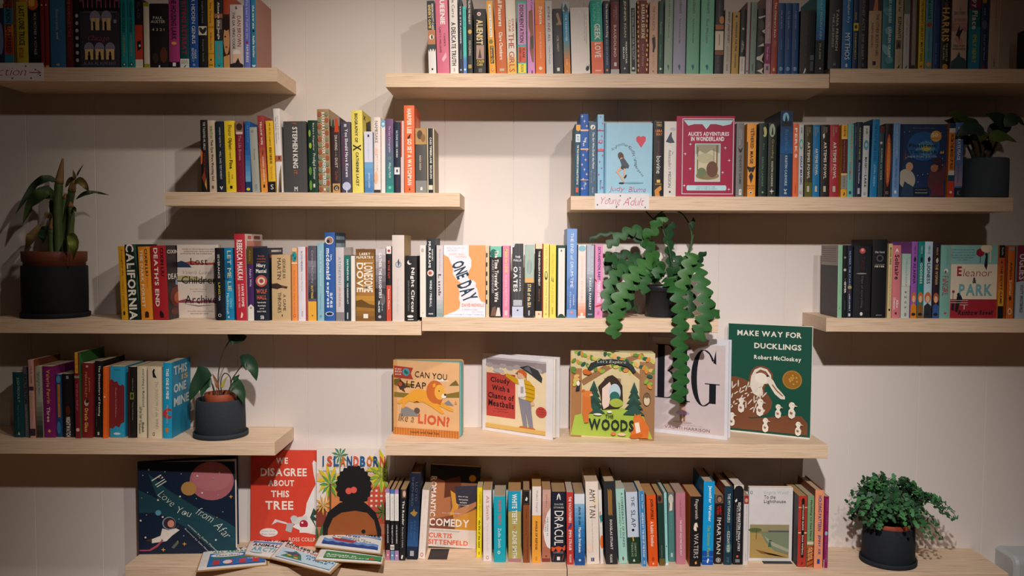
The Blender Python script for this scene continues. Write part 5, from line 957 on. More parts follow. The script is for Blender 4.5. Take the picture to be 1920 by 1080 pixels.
r.b(926, 948.5, 931, -1, '12a8bc', 'turquoise', 'red capitals and white script', T('WHITE TEETH', .38, .62, .05, .42, 'd8524c', 1), T('Zadie Smith', .35, .62, .48, .78, 'dcecf0'), E(.42, .85, .12, .025, 'dcecf0'), E(.42, .85, .07, .012, '12a8bc'), base=1054, pages='b8a890')
r.b(953, 977, 921, -1, 'b0a45c', 'olive', 'blue top and white outlined title', R(0, 1, 0, .28, '1c9cc0'), R(0, 1, .96, 1, 'b07a84'), T('WHITE TEETH', .3, .7, .04, .46, 'eef0e8', 1), C(.5, .51, .1, 'd07a5a'), T('ZADIE SMITH', .32, .68, .56, .95, 'e4e4dc', 1), base=1053, pages='b89060')
r.b(981, 993.5, 919, -1, '8a4c26', 'rust brown', 'black label at top', R(0, 1, 0, .2, '1c1a1a'), R(.1, .9, .01, .19, '4a4640'), R(.14, .86, .02, .18, '1c1a1a'), P([(.3, .14), (.5, .09), (.7, .11), (.6, .15)], 'e0dcd4'), T('Twilight of my Eve', .4, .6, .26, .62, '4a2410'), T('WALTER SARGEANT', .55, .7, .65, .97, '4a2410'), base=1055, pages='a88a6a')
r.b(997, 1014, 912, 0, 'f0a63c', 'amber white', 'white upper half', R(0, 1, 0, .38, 'ece2dc'), T('Wallace Stegner', .4, .65, .05, .34, '7a6a60'), T('ANGLE OF REPOSE', .38, .62, .45, .83, '4a2c10', 1), R(.4, .6, .92, .97, 'd08a2c'), base=1055, pages='b08a58')
r.b(1016, 1032, 918, 0, 'c89a8c', 'dusty rose', 'white half circle', GR(0, .95, 'd0a89c', 'b06a50', 6), P([(1, .25), (.6, .32), (.3, .45), (.15, .58), (.3, .7), (.6, .79), (1, .82)], 'ece8e8'), R(0, 1, .95, 1, '8a3c34'), T('YIYUN LI', .42, .58, .06, .24, '8a5a50'), T('ONE MORE AS', .55, .72, .38, .64, '4a3a3c'), T('SERVING', .3, .45, .42, .58, '4a3a3c'), C(.5, .92, .12, '6a4a44'), base=1053.5, pages='b08c60')
r.b(1033.5, 1060, 922, 0, '1a2130', 'navy black', 'tall white capitals and orange flames', P([(.35, .12), (.4, .05), (.5, .02), (.6, .05), (.65, .12), (.5, .09)], 'ece8e4'), P([(.42, .12), (.5, .04), (.58, .12)], '1a2130'), H('DACRE', .2, .82, .165, .19, 'd8d4cc'), H('STOKER', .14, .88, .21, .235, 'd8d4cc'), T('DRACUL', .2, .85, .27, .76, 'f0ece8', 0), P([(0, .78), (.2, .79), (.5, .77), (.8, .79), (1, .75), (1, .82), (.8, .85), (.5, .86), (.2, .85), (0, .84)], 'd8582c'), P([(.15, .85), (.3, .8), (.45, .85)], '1a2130'), P([(.6, .85), (.75, .8), (.9, .84)], '1a2130'), H('BARKER', .15, .88, .85, .875, '8a8a90'), R(.4, .62, .92, .97, 'e8e4e0'), P([(.1, .97), (.2, .89), (.22, .9), (.14, .97)], 'b83a2c'), P([(.75, .97), (.85, .89), (.88, .9), (.8, .97)], 'b83a2c'), base=1054, pages='a88a64')
r.b(1063, 1076, 923, -2, 'c23a36', 'tomato red', 'small blue bird emblems', T('THE VACATIONERS', .3, .7, .06, .42, 'f4e8e0', 1), P([(.3, .48), (.6, .42), (.8, .45), (.5, .5)], '2c4a8c'), P([(.1, .49), (.4, .47), (.35, .51)], '2c4a8c'), T('EMMA STRAUB', .3, .7, .52, .8, 'f4e8e0', 1), T('PICADOR', .35, .65, .86, .97, 'f0dcd4', 1), base=1058.6, pages='b8b0a0')
r.b(1077.5, 1097, 926, -2, '2c6cb4', 'blue gradient', 'white top and serif lettering', R(0, 1, 0, .14, 'dfe4ee'), GR(.14, .5, '8cbcdc', '2c7cbc', 6), GR(.5, 1, '2c7cbc', '1c4a8c', 5), T('shark drunk', .4, .65, .18, .44, '16233a', 1), T('Morten Stroksnes', .38, .65, .47, .82, 'f0f4f8', 1), C(.5, .93, .12, 'b8ccE4'.lower()), base=1059.6, pages='a88c68')
r.b(1100, 1124, 903, -4, 'ece0d4', 'tall cream', 'uneven black author name', E(.7, .25, .2, .06, 'f0dcc0'), E(.3, .8, .25, .06, 'f0d8c8'), T('AMY TAN', .3, .75, .09, .44, '4a3c34'), T('SAVING FISH FROM DROWNING', .42, .55, .46, .85, 'c8b8a8'), R(.35, .6, .92, .965, '3a4c74'), R(.46, .49, .92, .965, 'ece0d4'), base=1058, pages='c0ac8c')
r.b(1125.5, 1131.5, 919, -5, 'e4e0da', 'narrow white', 'orange disc and green bird', P([(.1, .3), (.7, .28), (.6, .36), (.2, .36)], 'd0a8a0'), P([(.1, .35), (1, .33), (1, .42), (.5, .45)], '2a8a8c'), E(.7, .7, .6, .09, 'e8702c'), T('Julia Tufts', .4, .6, .5, .62, '8a8a88'), base=1057.6, pages='a89878')
r.b(1136, 1158.5, 903, -6, '2a2b30', 'tall charcoal', 'gold stencil block', *[R(.32 + .06 * i, .36 + .06 * i, .09 + .01 * (i % 3), .4 + .012 * (i % 2), 'b0803c') for i in range(6)], T('DOUGLAS STUART', .42, .62, .46, .82, 'e4e0dc', 1), T('PICADOR', .35, .55, .88, .98, 'd8d4d0', 1), base=1058, hard=True, pages='c0ac8c')
r.b(1160.5, 1177, 917, -8, 'a4d4c8', 'pale mint', 'two lines of black capitals', T('A CONFEDERACY OF DUNCES', .55, .8, .05, .78, '2a3434'), T('JOHN KENNEDY TOOLE', .22, .42, .18, .66, '3a4444'), P([(.4, .93), (.5, .9), (.6, .93), (.55, .96), (.45, .96)], '6a3a30'), base=1056.6, pages='b8b4a4')
r.b(1178.5, 1200.5, 923, -7, 'c8d4e4', 'pale blue green', 'dark green lower half', R(0, 1, .63, 1, '1c3a24'), T('THE', .42, .72, .06, .2, '5a5a64'), T('SLAP', .38, .75, .25, .49, '4a4a54'), E(.5, .53, .12, .018, K), P([(.4, .62), (.5, .63), (.55, .68), (.45, .69)], 'd8a83c'), T('CHRISTOS', .55, .72, .71, .9, 'a8c0a4'), T('TSIOLKAS', .28, .45, .7, .9, 'a8c0a4'), P([(.38, .97), (.48, .93), (.58, .97)], 'e0e4e0'), base=1057, pages='a09484')
r.b(1203, 1213, 921, -7, '3c86c0', 'slim mid blue', 'pale edges and white lettering', R(0, .1, 0, 1, 'a8c8e0'), R(.92, 1, 0, 1, 'a8c8e0'), T('Anne Tyler', .4, .75, .04, .24, 'f0f0e8'), T('REDHEAD BY THE SIDE OF THE ROAD', .35, .72, .29, .88, 'e0ecf4', 1), T('RE', .4, .7, .93, .97, 'e0ecf4'), base=1061.7, pages='c0a880')
r.b(1216, 1234, 929, -6, 'e2581c', 'bright orange', 'black and white lettering', T('JOHN UPDIKE', .3, .7, .05, .34, '3a140c', 1), T('A Rabbit Omnibus', .32, .65, .37, .72, 'f4e0d0', 1), E(.5, .9, .15, .03, 'b8401c'), C(.5, .965, .1, 'f0c8b0'), base=1061.7, pages='b08450')
r.b(1236.5, 1247, 929, -6, '1c3c34', 'pine green', 'olive foot block', R(0, 1, 0, .11, '6a4a3c'), E(.4, .05, .3, .04, '2a1c18'), R(0, 1, .9, 1, '6a5828'), T('Jane Hamilton', .4, .6, .71, .89, 'a8b09c'), base=1060.6, pages='b08c5c')
r.b(1248, 1253, 924, -5, '9cd8d8', 'very thin aqua', 'tiny lettering', R(0, 1, .97, 1, 'e8ecec'), T('Marianne Boruch', .35, .65, .08, .42, '3a7a7c'), C(.5, .74, .25, '3a7a7c'), base=1059.6, pages='b8b0a8')
r.b(1254, 1265.5, 923, -4, '4c827c', 'grey teal', 'monochrome face photo', R(0, 1, 0, .27, '6a706c'), E(.5, .1, .4, .07, 'c8c4b8'), P([(.2, .27), (.4, .12), (.75, .16), (.7, .26)], 'dcd4c4'), T('Dorianne Bayer', .4, .58, .3, .54, '8ab0a8'), R(.35, .65, .87, .93, 'b8ccc8'), base=1053.5, pages='a88c64')
r.b(1268, 1286, 924, -3, 'c07a8c', 'mauve pink', 'white thin capitals', T('CARLYN RUST', .4, .55, .1, .34, '8a5060'), T('THE SECRET WILD PINK SAFE WAY', .4, .58, .38, .88, 'ecd8e0', 1), base=1058, pages='a89484')
r.b(1292.5, 1314, 931, 0, '181518', 'black orange', 'cream flower emblem', T('Fingersmith', .35, .7, .04, .32, 'e4d8d0'), C(.5, .42, .22, '7a3a2c'), P([(.3, .46), (.4, .38), (.6, .37), (.7, .44), (.55, .42), (.6, .49), (.4, .49)], 'ece4d8'), T('WATERS', .35, .75, .53, .88, 'c8c4c0'), P([(.45, .94), (.6, .92), (.65, .96), (.5, .97)], 'e0a060'), base=1062, side='b8622c', left=[R(0, 1, 0, 1, 'c0682c')], pages='b08458')
r.b(1316, 1337, 903, 1, '0c9cdc', 'tall vivid blue', 'white author name and gold title', R(0, 1, .83, 1, '0c50ac'), R(0, 1, .9, .905, '5a9cdc'), R(0, 1, .95, .955, '5a9cdc'), T('Jennifer Weiner', .4, .75, .05, .48, 'f0f4f4', 1), T('The Summer Place', .4, .7, .52, .9, '8cb04c', 1), P([(.4, .97), (.5, .92), (.62, .93), (.52, .98)], 'e8f0f8'), base=1059, hard=True, side='0a5a84', pages='b8a488', d=.16)
r.b(1338.5, 1354, 928, 0, '1b191a', 'black red', 'astronaut face at top', R(0, 1, 0, .12, '6a5a50'), E(.55, .06, .35, .055, '2a2624'), E(.55, .065, .25, .04, 'a8745c'), T('ANDY', .55, .8, .15, .29, 'c02c20', 1), T('WEIR', .25, .48, .16, .29, 'c02c20', 1), H('THE', .3, .8, .325, .345, 'e8e4dc', 1), T('MARTIAN', .28, .75, .36, .85, 'ece8e0'), C(.5, .94, .3, 'c0bcb8'), C(.5, .94, .22, '1b191a'), E(.5, .94, .12, .02, 'c0bcb8'), base=1057.6, side='8a3a24', pages='a88458')
r.b(1356.5, 1372, 912, 0, '17384c', 'dark petrol', 'pale capitals over misty glow', E(.55, .78, .35, .07, '3a6a6c'), E(.55, .78, .22, .045, '5a8078'), T('THE MYTHMAKERS', .35, .7, .09, .46, 'b8c8c4', 1), T('a novel', .4, .6, .5, .56, '6a9098'), T('KEZIAH WEIR', .35, .7, .57, .84, 'c0ccc8', 1), T('SMP', .35, .65, .9, .97, '5a7a84'), base=1059, hard=True, side='7a3a34', pages='c8bca4')
r.b(1373.5, 1392, 909, 0, '16181f', 'black white topped', 'large chalk scrawled lettering', P([(0, 0), (1, 0), (1, .06), (.8, .02), (.5, .008), (.2, .02), (0, .06)], 'd8cfc4'), P([(.1, .2), (.3, .17), (.35, .2), (.2, .22)], 'e8e8e8'), T('EDITH WHARTON', .45, .72, .22, .56, 'eceae6', 1), T('MADEMOISELLE', .3, .42, .26, .7, 'b8b8b8', 1), T('ETHAN: A STORY', .45, .7, .58, .83, 'e0e0e0', 1), C(.45, .895, .12, 'd8603c'), R(.25, .7, .93, .97, '7a8084'), base=1058.6, pages='d0c8bc')
r.b(1393, 1401.5, 929, 0, 'd8d4d4', 'slim white', 'red painting at top', R(0, 1, 0, .12, '9c2c30'), E(.5, .07, .35, .03, 'd0a080'), T('Wharton  The Age of Innocence', .4, .65, .14, .5, 'b09490'), T('VINTAGE', .4, .6, .84, .94, 'a8a4a4'), base=1059.6, pages='a89070')
cov = [R(0, 1, 0, 1, 'dcd9d9'), R(.03, .93, .505, .96, '8a8058'), R(.03, .93, .505, .6, '98906c'), E(.15, .58, .15, .03, '5a6a3c'), R(.45, .93, .585, .605, '4a5a68'), P([(.28, .62), (.93, .61), (.93, .9), (.6, .86), (.4, .75)], '7c8a70'), P([(.03, .62), (.28, .62), (.4, .75), (.6, .86), (.93, .92), (.93, .96), (.03, .96)], 'b09458'), P([(.36, .66), (.5, .78), (.93, .88), (.93, .84), (.55, .74)], 'a8a890'), P([(.15, .84), (.5, .92), (.9, .95), (.3, .9)], '8a5a34'), P([(.45, .81), (.47, .74), (.51, .74), (.53, .81)], '3c6a54'), E(.5, .725, .04, .008, '2a3a34'), R(.17, .185, .57, .7, '5a5038'),
       E(.05, .07, .03, .022, '5a8a94'), E(.05, .07, .018, .014, 'dcd9d9'), H('Virginia Woolf', .32, .9, .045, .1, 'a8c4c4'), H('To the', .34, .6, .105, .155, '2a2a2e'), H('Lighthouse', .34, .84, .165, .225, '2a2a2e')]
r.face(1402.5, 1484, 914, 'white', 'beach painting below thin lettering', 'dcd9d9', cov, base=1052, t=.014, prev='white beach')
r.b(1494.5, 1511, 930, 0, 'b8382c', 'brick red', 'black rounded title bar', R(0, 1, .155, .165, 'e8dcb0'), R(0, 1, .51, .525, 'e8dcb0'), R(.35, .7, .06, .84, '1c181a'), E(.525, .06, .175, .03, '1c181a'), E(.525, .84, .175, .03, '1c181a'), T('UNTOUCHED SILENCE', .45, .62, .12, .48, 'e8dcc8', 1), T('EDGAR WHITEHALL', .45, .62, .55, .83, 'e8dcc8', 1), P([(.4, .97), (.55, .92), (.6, .95)], K), base=1063, side='2a242c', left=[R(.0, .3, .0, 1, '4a4050')], pages='b08a5c')
r.b(1512, 1524, 930, 0, '7c9c74', 'leaf green', 'orange striped foot', T('Nothing to See Here', .35, .7, .06, .62, '22321f', 1), R(0, 1, .64, .68, 'e0d0b4'), R(0, 1, .69, 1, 'b85c28'), *[P([(0, .74 + .06 * i), (1, .7 + .06 * i), (1, .715 + .06 * i), (0, .755 + .06 * i)], '6a2c18') for i in range(5)], T('KEVIN', .55, .8, .72, .88, 'f0c890', 1), T('WILSON', .2, .45, .72, .9, 'f0c890', 1), base=1063.5, pages='b0a088')
r.b(1525.5, 1542, 919, 0, 'ee9a70', 'tall peach', 'blue condensed capitals', T('HOLDING PATTERN', .35, .75, .07, .52, '2c4c94', 1), T('JENNY XIE', .35, .72, .57, .82, '2c4c94', 1), R(.35, .65, .88, .94, '2c4c94'), base=1065.7, hard=True, side='6a3428', pages='b8a484')
r.b(1543.5, 1551.5, 931, 0, '8c1450', 'slim magenta', 'pale blue spoon shape', T('BANANA YOSHIMOTO', .45, .75, .04, .46, '8a6ac0'), E(.5, .515, .3, .03, '8cc8e0'), R(.46, .54, .53, .73, '8a8ac0'), T('KITCHEN', .45, .72, .74, .91, '9a84c8'), R(0, .15, .88, 1, 'd8c8c8'), base=1065, pages='c8a884', label='slim magenta paperback with pale blue spoon shape, rightmost on the bottom shelf')

# black metal bookends under the two face-out books
for px0, px1, py0, py1, lb in ((802, 838, 1034, 1049, 'flat black metal bookend under the brown face-out book, bottom shelf'), (1432, 1486, 1054, 1057, 'flat black metal bookend under the white beach cover, bottom shelf')):
    a, b = on(px0, py1, Z['S10']), on(px1, py1, Z['S10'])
    yb = on(px0, 1029 if px0 < 1000 else 1052, Z['S10']).y
    root = thing('bookend', lab(lb), 'bookend', ((a.x + b.x) / 2, a.y, Z['S10'] + .0001), None, None)
    w = (b.x - a.x) / 2
    mb = MB()
    mb.box((-w, 0, 0), (w, max(.003, yb - a.y - .0006), .0003), mat('26262a', .5, 'metal'))
    mb.build('base_plate', root)
# ------------------------------------------------------------------ picture books standing open in a V
def outline(w, h, rc, n=5):
    pts = [(0, 0)]
    for cx, cz, a0 in ((w - rc, rc, -90), (w - rc, h - rc, 0)):
        if rc <= 0:
            pts.append((w, 0 if a0 < 0 else h))
            continue
        for i in range(n + 1):
            a = math.radians(a0 + 90 * i / n)
            pts.append((cx + rc * math.cos(a), cz + rc * math.sin(a)))
    pts.append((0, h))
    return pts


def slab(name, root, w, h, y0, y1, material, rc=0.0, rot=0.0, z0=0.0, edge=None):
    """board from y0 back to y1, turned by rot about the spine"""
    mb = MB()
    o = [(x, z + z0) for x, z in outline(w, h, rc)]
    m = Matrix.Rotation(rot, 4, 'Z')
    f = [m @ Vector((x, y0, z)) for x, z in o]
    k = [m @ Vector((x, y1, z)) for x, z in o]
    mb.poly(f, material)
    mb.poly(k[::-1], material)
    for i in range(len(o)):
        j = (i + 1) % len(o)
        mb.poly([f[i], k[i], k[j], f[j]], edge or material)
    return mb.build(name, root)


def standing(kind, label, zkey, bl, br, top, items, col, phi, leaves=(), rc=0.0, th=0.003, group=None, backcol=None, edge=None):
    z = Z[zkey]
    p0, p1 = on(*bl, z), on(*br, z)
    h = at(bl[0], top, p0.y).z - z
    d = p1 - p0
    w = math.hypot(d.x, d.y)
    rt = Matrix.Rotation(math.atan2(d.y, d.x), 3, 'Z')
    root = thing(kind, lab(label), 'book', p0 + Vector((0, 0, .0004)), rt, group)
    ph = math.radians(phi)
    fc = slab('front_cover', root, w, h, 0, th, mat(col), rc, 0, 0, mat(edge) if edge else None)
    n = len(leaves)
    for i, (c, t, inset) in enumerate(leaves):
        a = ph * (i + 1) / (n + 1)
        y0 = th + .0006 + sum(x[1] + .0006 for x in leaves[:i])
        slab('page_block' if t > .004 else 'page', root, w - inset, h - 2 * (inset if inset > .002 else 0), y0, y0 + t, mat(c, .8), max(0, rc - .002), a, inset if inset > .002 else 0)
    y0 = th + .0012 + sum(x[1] + .0006 for x in leaves)
    slab('back_cover', root, w, h, y0, y0 + th, mat(backcol or col), rc, ph, 0, mat(edge) if edge else None)
    mb = MB()
    mb.box((-.0022, 0, 0), (-.0002, y0 + th, h), mat(backcol or col))
    mb.build('spine', root)
    decorate(items, lambda x, zz, o: (x, -o, zz), w, h, root)
    return root


GP = 'picture books standing on the lower centre shelf'
# animal board book
it = [R(0, 1, 0, 1, 'eab884'), R(0, .05, 0, 1, 'dca468'), E(.16, .33, .16, .025, '8a7030'), P([(0, .43), (.25, .44), (.4, .5), (0, .5)], '8a7434'), P([(.72, .44), (1, .38), (1, .46), (.8, .47)], '8a7434'), P([(.0, .26), (.1, .24), (.15, .32), (0, .33)], '7a6430'), P([(.88, .28), (.95, .23), (1, .3), (.85, .31)], '7a6c34'), P([(.6, .25), (.75, .22), (.85, .25), (.7, .26)], 'f4e8dc'),
      P([(0, .075), (.3, .095), (.265, .17), (.3, .25), (0, .235)], 'b04434'), E(.19, .155, .055, .05, '4aa0b8'), E(.18, .15, .02, .025, '3a6a4a'), E(.205, .165, .02, .02, '3a6a4a'), H('MY FIRST', .02, .12, .11, .13, 'f0dcc8', 1), H('ECO', .02, .12, .14, .165, 'f0dcc8', 1), H('BOOK', .02, .12, .18, .2, 'f0dcc8', 1),
      P([(.1, .26), (.16, .3), (.2, .36), (.1, .4), (.06, .33)], '4a3a34'), E(.1, .32, .03, .03, 'c05a34'), P([(.12, .4), (.13, .36), (.15, .36), (.18, .43)], '5a4230'),
      P([(.12, .63), (.2, .62), (.3, .66), (.4, .74), (.1, .75)], '8e8a86'), E(.36, .665, .045, .04, '6a5a54'), P([(.75, .56), (.84, .5), (.92, .57)], '8e8a90'), P([(.93, .55), (.95, .49), (.97, .55)], 'c89a4c'),
      P([(.06, .56), (.12, .52), (.23, .45), (.28, .4), (.38, .37), (.5, .39), (.62, .44), (.72, .52), (.92, .62), (.91, .65), (.85, .64), (.7, .58), (.78, .68), (.74, .69), (.58, .6), (.45, .54), (.34, .56), (.24, .54), (.18, .58), (.16, .64), (.12, .65), (.14, .57), (.09, .59), (.05, .58)], 'f0a83c'),
      E(.64, .4, .135, .155, 'cf6f34'), P([(.55, .35), (.78, .42), (.72, .57), (.66, .55)], 'cf6f34'), E(.71, .4, .08, .1, 'f4b44c'), E(.77, .45, .035, .03, 'f4ece0'), E(.79, .43, .016, .015, '3a2820'), E(.7, .385, .009, .009, K), P([(.6, .3), (.64, .28), (.65, .33), (.61, .34)], 'f0a83c'), P([(.3, .555), (.36, .535), (.4, .55)], '6a3a1c'),
      H('CAN YOU', .33, .82, .145, .225, '2a221c', 0, 0, -3), H('LEAP', .2, .5, .275, .36, '2a221c', 0, 0, -3), H('like a', .08, .32, .72, .82, '2a221c', 0, .15, -3), H('LION?', .38, .86, .71, .84, 'd8603c', 1, 0, -3), R(0, 1, .905, 1, 'd0823c'), *[R(.02 + .04 * i, .028 + .04 * i, .905, 1, 'a85c28') for i in range(25)], H('touch and feel fun', .26, .7, .935, .965, '4a2c1a')]
standing('board_book', 'tan board book with leaping lion, leftmost of the displayed picture books', 'S9', (739, 813.5), (861, 822.5), 675, it, 'dca468', 17, (('7fb0b0', .0035, .001), ('5f9a9c', .0035, 0), ('c89a58', .0035, .001)), .008, .003, GP)
# man with umbrella
it = [R(0, 1, 0, 1, 'e8e4e6'), R(.05, .91, .09, .95, 'f0dcb4'), P([(.05, .06), (.91, .06), (.91, .17), (.85, .2), (.8, .16), (.74, .19), (.66, .15), (.58, .19), (.5, .15), (.42, .19), (.33, .15), (.25, .17), (.17, .14), (.1, .15), (.05, .12)], '9a8e90'), R(.05, .91, .045, .07, 'bdb6b8'), *[E(.1 + .1 * i, .145 + .02 * (i % 2), .055, .03, 'b4a8aa') for i in range(8)],
      R(.06, .48, .245, .8, 'c64a42'), H('Cloudy', .12, .4, .3, .385, '2a1c1c', 1, 0, -2), H('With a', .14, .4, .4, .47, '2a1c1c', 1, 0, -2), H('Chance of', .085, .46, .5, .575, '2a1c1c', 1, 0, -2), H('Meatballs', .09, .46, .595, .675, '2a1c1c', 1, 0, -2), H('Written and drawn', .18, .36, .69, .705, '5a2420'), H('by a good friend', .16, .38, .725, .74, '5a2420'),
      P([(.54, .14), (.66, .11), (.8, .16), (.86, .25), (.85, .31), (.78, .27), (.7, .22), (.62, .18)], '3a3c40'), P([(.6, .15), (.67, .115), (.72, .21)], '6a6e74'), R(.63, .64, .2, .33, '4a4640'),
      E(.56, .23, .06, .055, 'e8bc98'), P([(.5, .2), (.54, .17), (.6, .17), (.65, .22), (.62, .27), (.58, .22)], 'd8682c'), P([(.48, .22), (.52, .2), (.52, .24)], '8a6a50'),
      P([(.52, .29), (.62, .28), (.65, .5), (.52, .52)], 'ece8e6'), P([(.6, .28), (.68, .3), (.76, .38), (.76, .5), (.72, .56), (.71, .66), (.6, .62), (.64, .5)], 'd8a824'), P([(.52, .3), (.5, .28), (.36, .23), (.34, .27), (.46, .34), (.54, .36)], 'd8a824'), *[P([(.62, .34 + .05 * i), (.75, .36 + .05 * i), (.75, .367 + .05 * i), (.62, .347 + .05 * i)], '9a7014') for i in range(5)], E(.3, .24, .04, .02, 'e8bc98'), E(.24, .21, .08, .025, 'c8c4c4'), E(.73, .58, .03, .025, 'e8bc98'), R(.56, .6, .38, .46, 'b0a8a8'),
      P([(.53, .52), (.7, .56), (.74, .88), (.68, .89), (.63, .66), (.66, .88), (.6, .88), (.56, .68)], '8e8c98'), E(.6, .895, .06, .02, 'c8703c'), E(.71, .9, .06, .022, 'c8703c'), R(.05, .91, .9, .95, 'e0b868'), E(.85, .67, .075, .065, 'c64a42'), H('over', .82, .88, .63, .645, '3a1c1c'), H('one million', .8, .9, .66, .675, '3a1c1c'), H('copies', .81, .89, .69, .705, '3a1c1c')]
standing('picture_book', 'white square picture book with man in yellow coat under dark umbrella', 'S9', (905, 806), (1036, 826), 661.5, it, 'e8e4e6', 7, (('e8e2d8', .009, .003),), 0, .0025, GP, backcol='d8d4d6')
# woodland board book
it = [R(0, 1, 0, 1, 'd8c698'), R(0, .13, .2, 1, 'a8784c'), R(.82, 1, .1, 1, 'a07650'), R(.4, .6, .3, .6, '9a7c64'), P([(.05, .75), (.5, .62), (.85, .68), (.98, .98), (0, .98)], 'a8c04c'), P([(.12, .34), (.45, .12), (.85, .0), (.88, .04), (.5, .18), (.15, .4)], '98704a'), P([(.5, .12), (.7, .14), (.84, .26), (.84, .32), (.68, .2)], '98704a')]
for i in range(64):
    u, v = (.07 + .377 * i) % 1.0, (.015 + .091 * ((i * 13) % 23) / 23 * 2.4) % .24
    if i > 52:
        u, v = (.03 + .02 * (i % 3)) if i % 2 else (.9 + .02 * (i % 4)), .2 + .03 * (i % 7)
    it.append(E(u, v, .035, .02, ('8cae44', 'c8c060', 'd88c3c', '5f8c3c', '2f5a4c', 'e0b068')[i % 6], 37 * i % 180))
for cx, w0 in ((.28, .13), (.76, .12)):
    for k in range(5):
        v = .36 + .065 * k
        it.append(P([(cx, v - .03), (cx + w0 * (.4 + .17 * k), v + .09), (cx - w0 * (.4 + .17 * k), v + .09)], '27483f' if k % 2 else '2f5548'))
it += [P([(.33, .4), (.44, .28), (.5, .26), (.56, .3), (.62, .38), (.63, .58), (.58, .64), (.38, .66), (.36, .5)], '3a2c24'), P([(.38, .42), (.47, .34), (.5, .42), (.46, .62), (.4, .66), (.38, .6)], 'e8cfc0'), E(.53, .46, .07, .1, 'b8d0d8'), E(.53, .51, .06, .06, '2f6a60'), E(.55, .58, .08, .05, 'a8b848'),
       P([(.14, .47), (.26, .46), (.24, .52), (.25, .64), (.27, .68), (.22, .72), (.22, .82), (.17, .83), (.14, .7)], 'd07434'), E(.2, .49, .06, .04, 'd87c3c'), E(.155, .455, .02, .018, 'c06a2c'), E(.25, .5, .02, .012, 'e8b890'),
       P([(.72, .95), (.76, .8), (.77, .72), (.82, .7), (.87, .74), (.94, .85), (.93, .97), (.74, .97)], 'dc7430'), E(.8, .77, .05, .04, 'e07c34'), P([(.76, .74), (.77, .69), (.8, .73)], 'dc7430'), P([(.81, .73), (.84, .69), (.85, .75)], 'dc7430'), P([(.77, .8), (.82, .79), (.84, .9), (.79, .92)], 'f0e4d4'), E(.79, .95, .08, .025, 'c8641f', 10), E(.91, .52, .045, .075, '6a4a38'), E(.91, .54, .035, .055, 'd8c8a8'), E(.91, .49, .03, .022, '8a6c50'), E(.9, .485, .007, .006, K), E(.92, .485, .007, .006, K), P([(.08, .35), (.12, .34), (.11, .45), (.06, .46)], '2a3040'), E(.09, .37, .02, .03, 'e8e4dc'), P([(.14, .22), (.18, .2), (.26, .24), (.22, .27), (.16, .26)], 'c8682c'),
       P([(.2, .2), (.24, .13), (.35, .09), (.5, .075), (.65, .09), (.74, .14), (.78, .21), (.75, .23), (.68, .16), (.5, .125), (.33, .155), (.23, .22)], '2a3438'), H('Let’s Explore', .32, .66, .09, .135, 'f0e8d8', 0, .2), H('THE', .42, .52, .715, .755, '23342c', 1), H('WOODS', .22, .76, .77, .9, '23342c', 1), E(.52, .935, .03, .02, 'd87c4c'), E(.62, .94, .05, .015, 'e8c8a8'), E(.33, .72, .05, .012, 'ece4d8'), E(.47, .685, .03, .014, 'ece4d8')]
standing('board_book', 'woodland board book with bear, fox and owl under leafy branches', 'S9', (1070, 818.5), (1226.5, 827), 658, it, 'c89a70', 10, (('8cb04c', .003, .001), ('b8c8a0', .003, .001), ('8a6a4c', .003, .001)), .009, .003, GP)
# large letters
it = [R(0, 1, 0, 1, 'dadbe2'), R(.02, .96, .05, .96, 'cfc2c4'), R(0, .06, 0, 1, 'c8bcc0')]
def bigletter(ch, u0, u1, v0, v1, col='14181f'):
    s = (u1 - u0)
    t = .009
    if ch == 'B':
        return [R(u0 + .1 * s, u0 + .42 * s, v0, v1, col), R(u0, u0 + .6 * s, v0, v0 + t, col), R(u0, u0 + .6 * s, v1 - t, v1, col),
                P(arc(u0 + .55 * s, v0 + (v1 - v0) * .245, .42 * s, (v1 - v0) * .245, .24 * s, (v1 - v0) * .245 - t), col), P(arc(u0 + .55 * s, v0 + (v1 - v0) * .74, .5 * s, (v1 - v0) * .26, .28 * s, (v1 - v0) * .26 - t), col)]
    if ch == 'I':
        return [R(u0 + .3 * s, u0 + .7 * s, v0, v1, col), R(u0, u1, v0, v0 + t, col), R(u0, u1, v1 - t, v1, col)]
    c, m = (u0 + u1) / 2, (v0 + v1) / 2
    ring = []
    for k in range(25):
        a = math.radians(38 + 284 * k / 24)
        ring.append((c + .5 * s * math.cos(a), m - (v1 - v0) / 2 * math.sin(a)))
    for k in range(24, -1, -1):
        a = math.radians(38 + 284 * k / 24)
        ring.append((c + (.27 if abs(a - math.pi) < 2 else .4) * s * math.cos(a) - 0 * s, m - ((v1 - v0) / 2 - t) * math.sin(a)))
    return [P(ring, col), R(u0 + .72 * s, u0 + .98 * s, m + .1 * (v1 - v0), v1 - .06 * (v1 - v0), col), R(u0 + .55 * s, u0 + 1.12 * s, m + .09 * (v1 - v0), m + .09 * (v1 - v0) + t, col), P([(u0 + .86 * s, v0 + .22 * (v1 - v0)), (u0 + .96 * s, v0), (u0 + .98 * s, v0 + .25 * (v1 - v0))], col)]
def arc(cx, cy, rx, ry, ix, iy, n=14):
    o = [(cx + rx * math.sin(math.pi * k / n), cy - ry * math.cos(math.pi * k / n)) for k in range(n + 1)]
    i = [(cx + ix * math.sin(math.pi * k / n), cy - iy * math.cos(math.pi * k / n)) for k in range(n, -1, -1)]
    return o + i
it += bigletter('B', .1, .38, .07, .63) + bigletter('I', .4, .54, .09, .65) + bigletter('G', .55, .86, .1, .68)
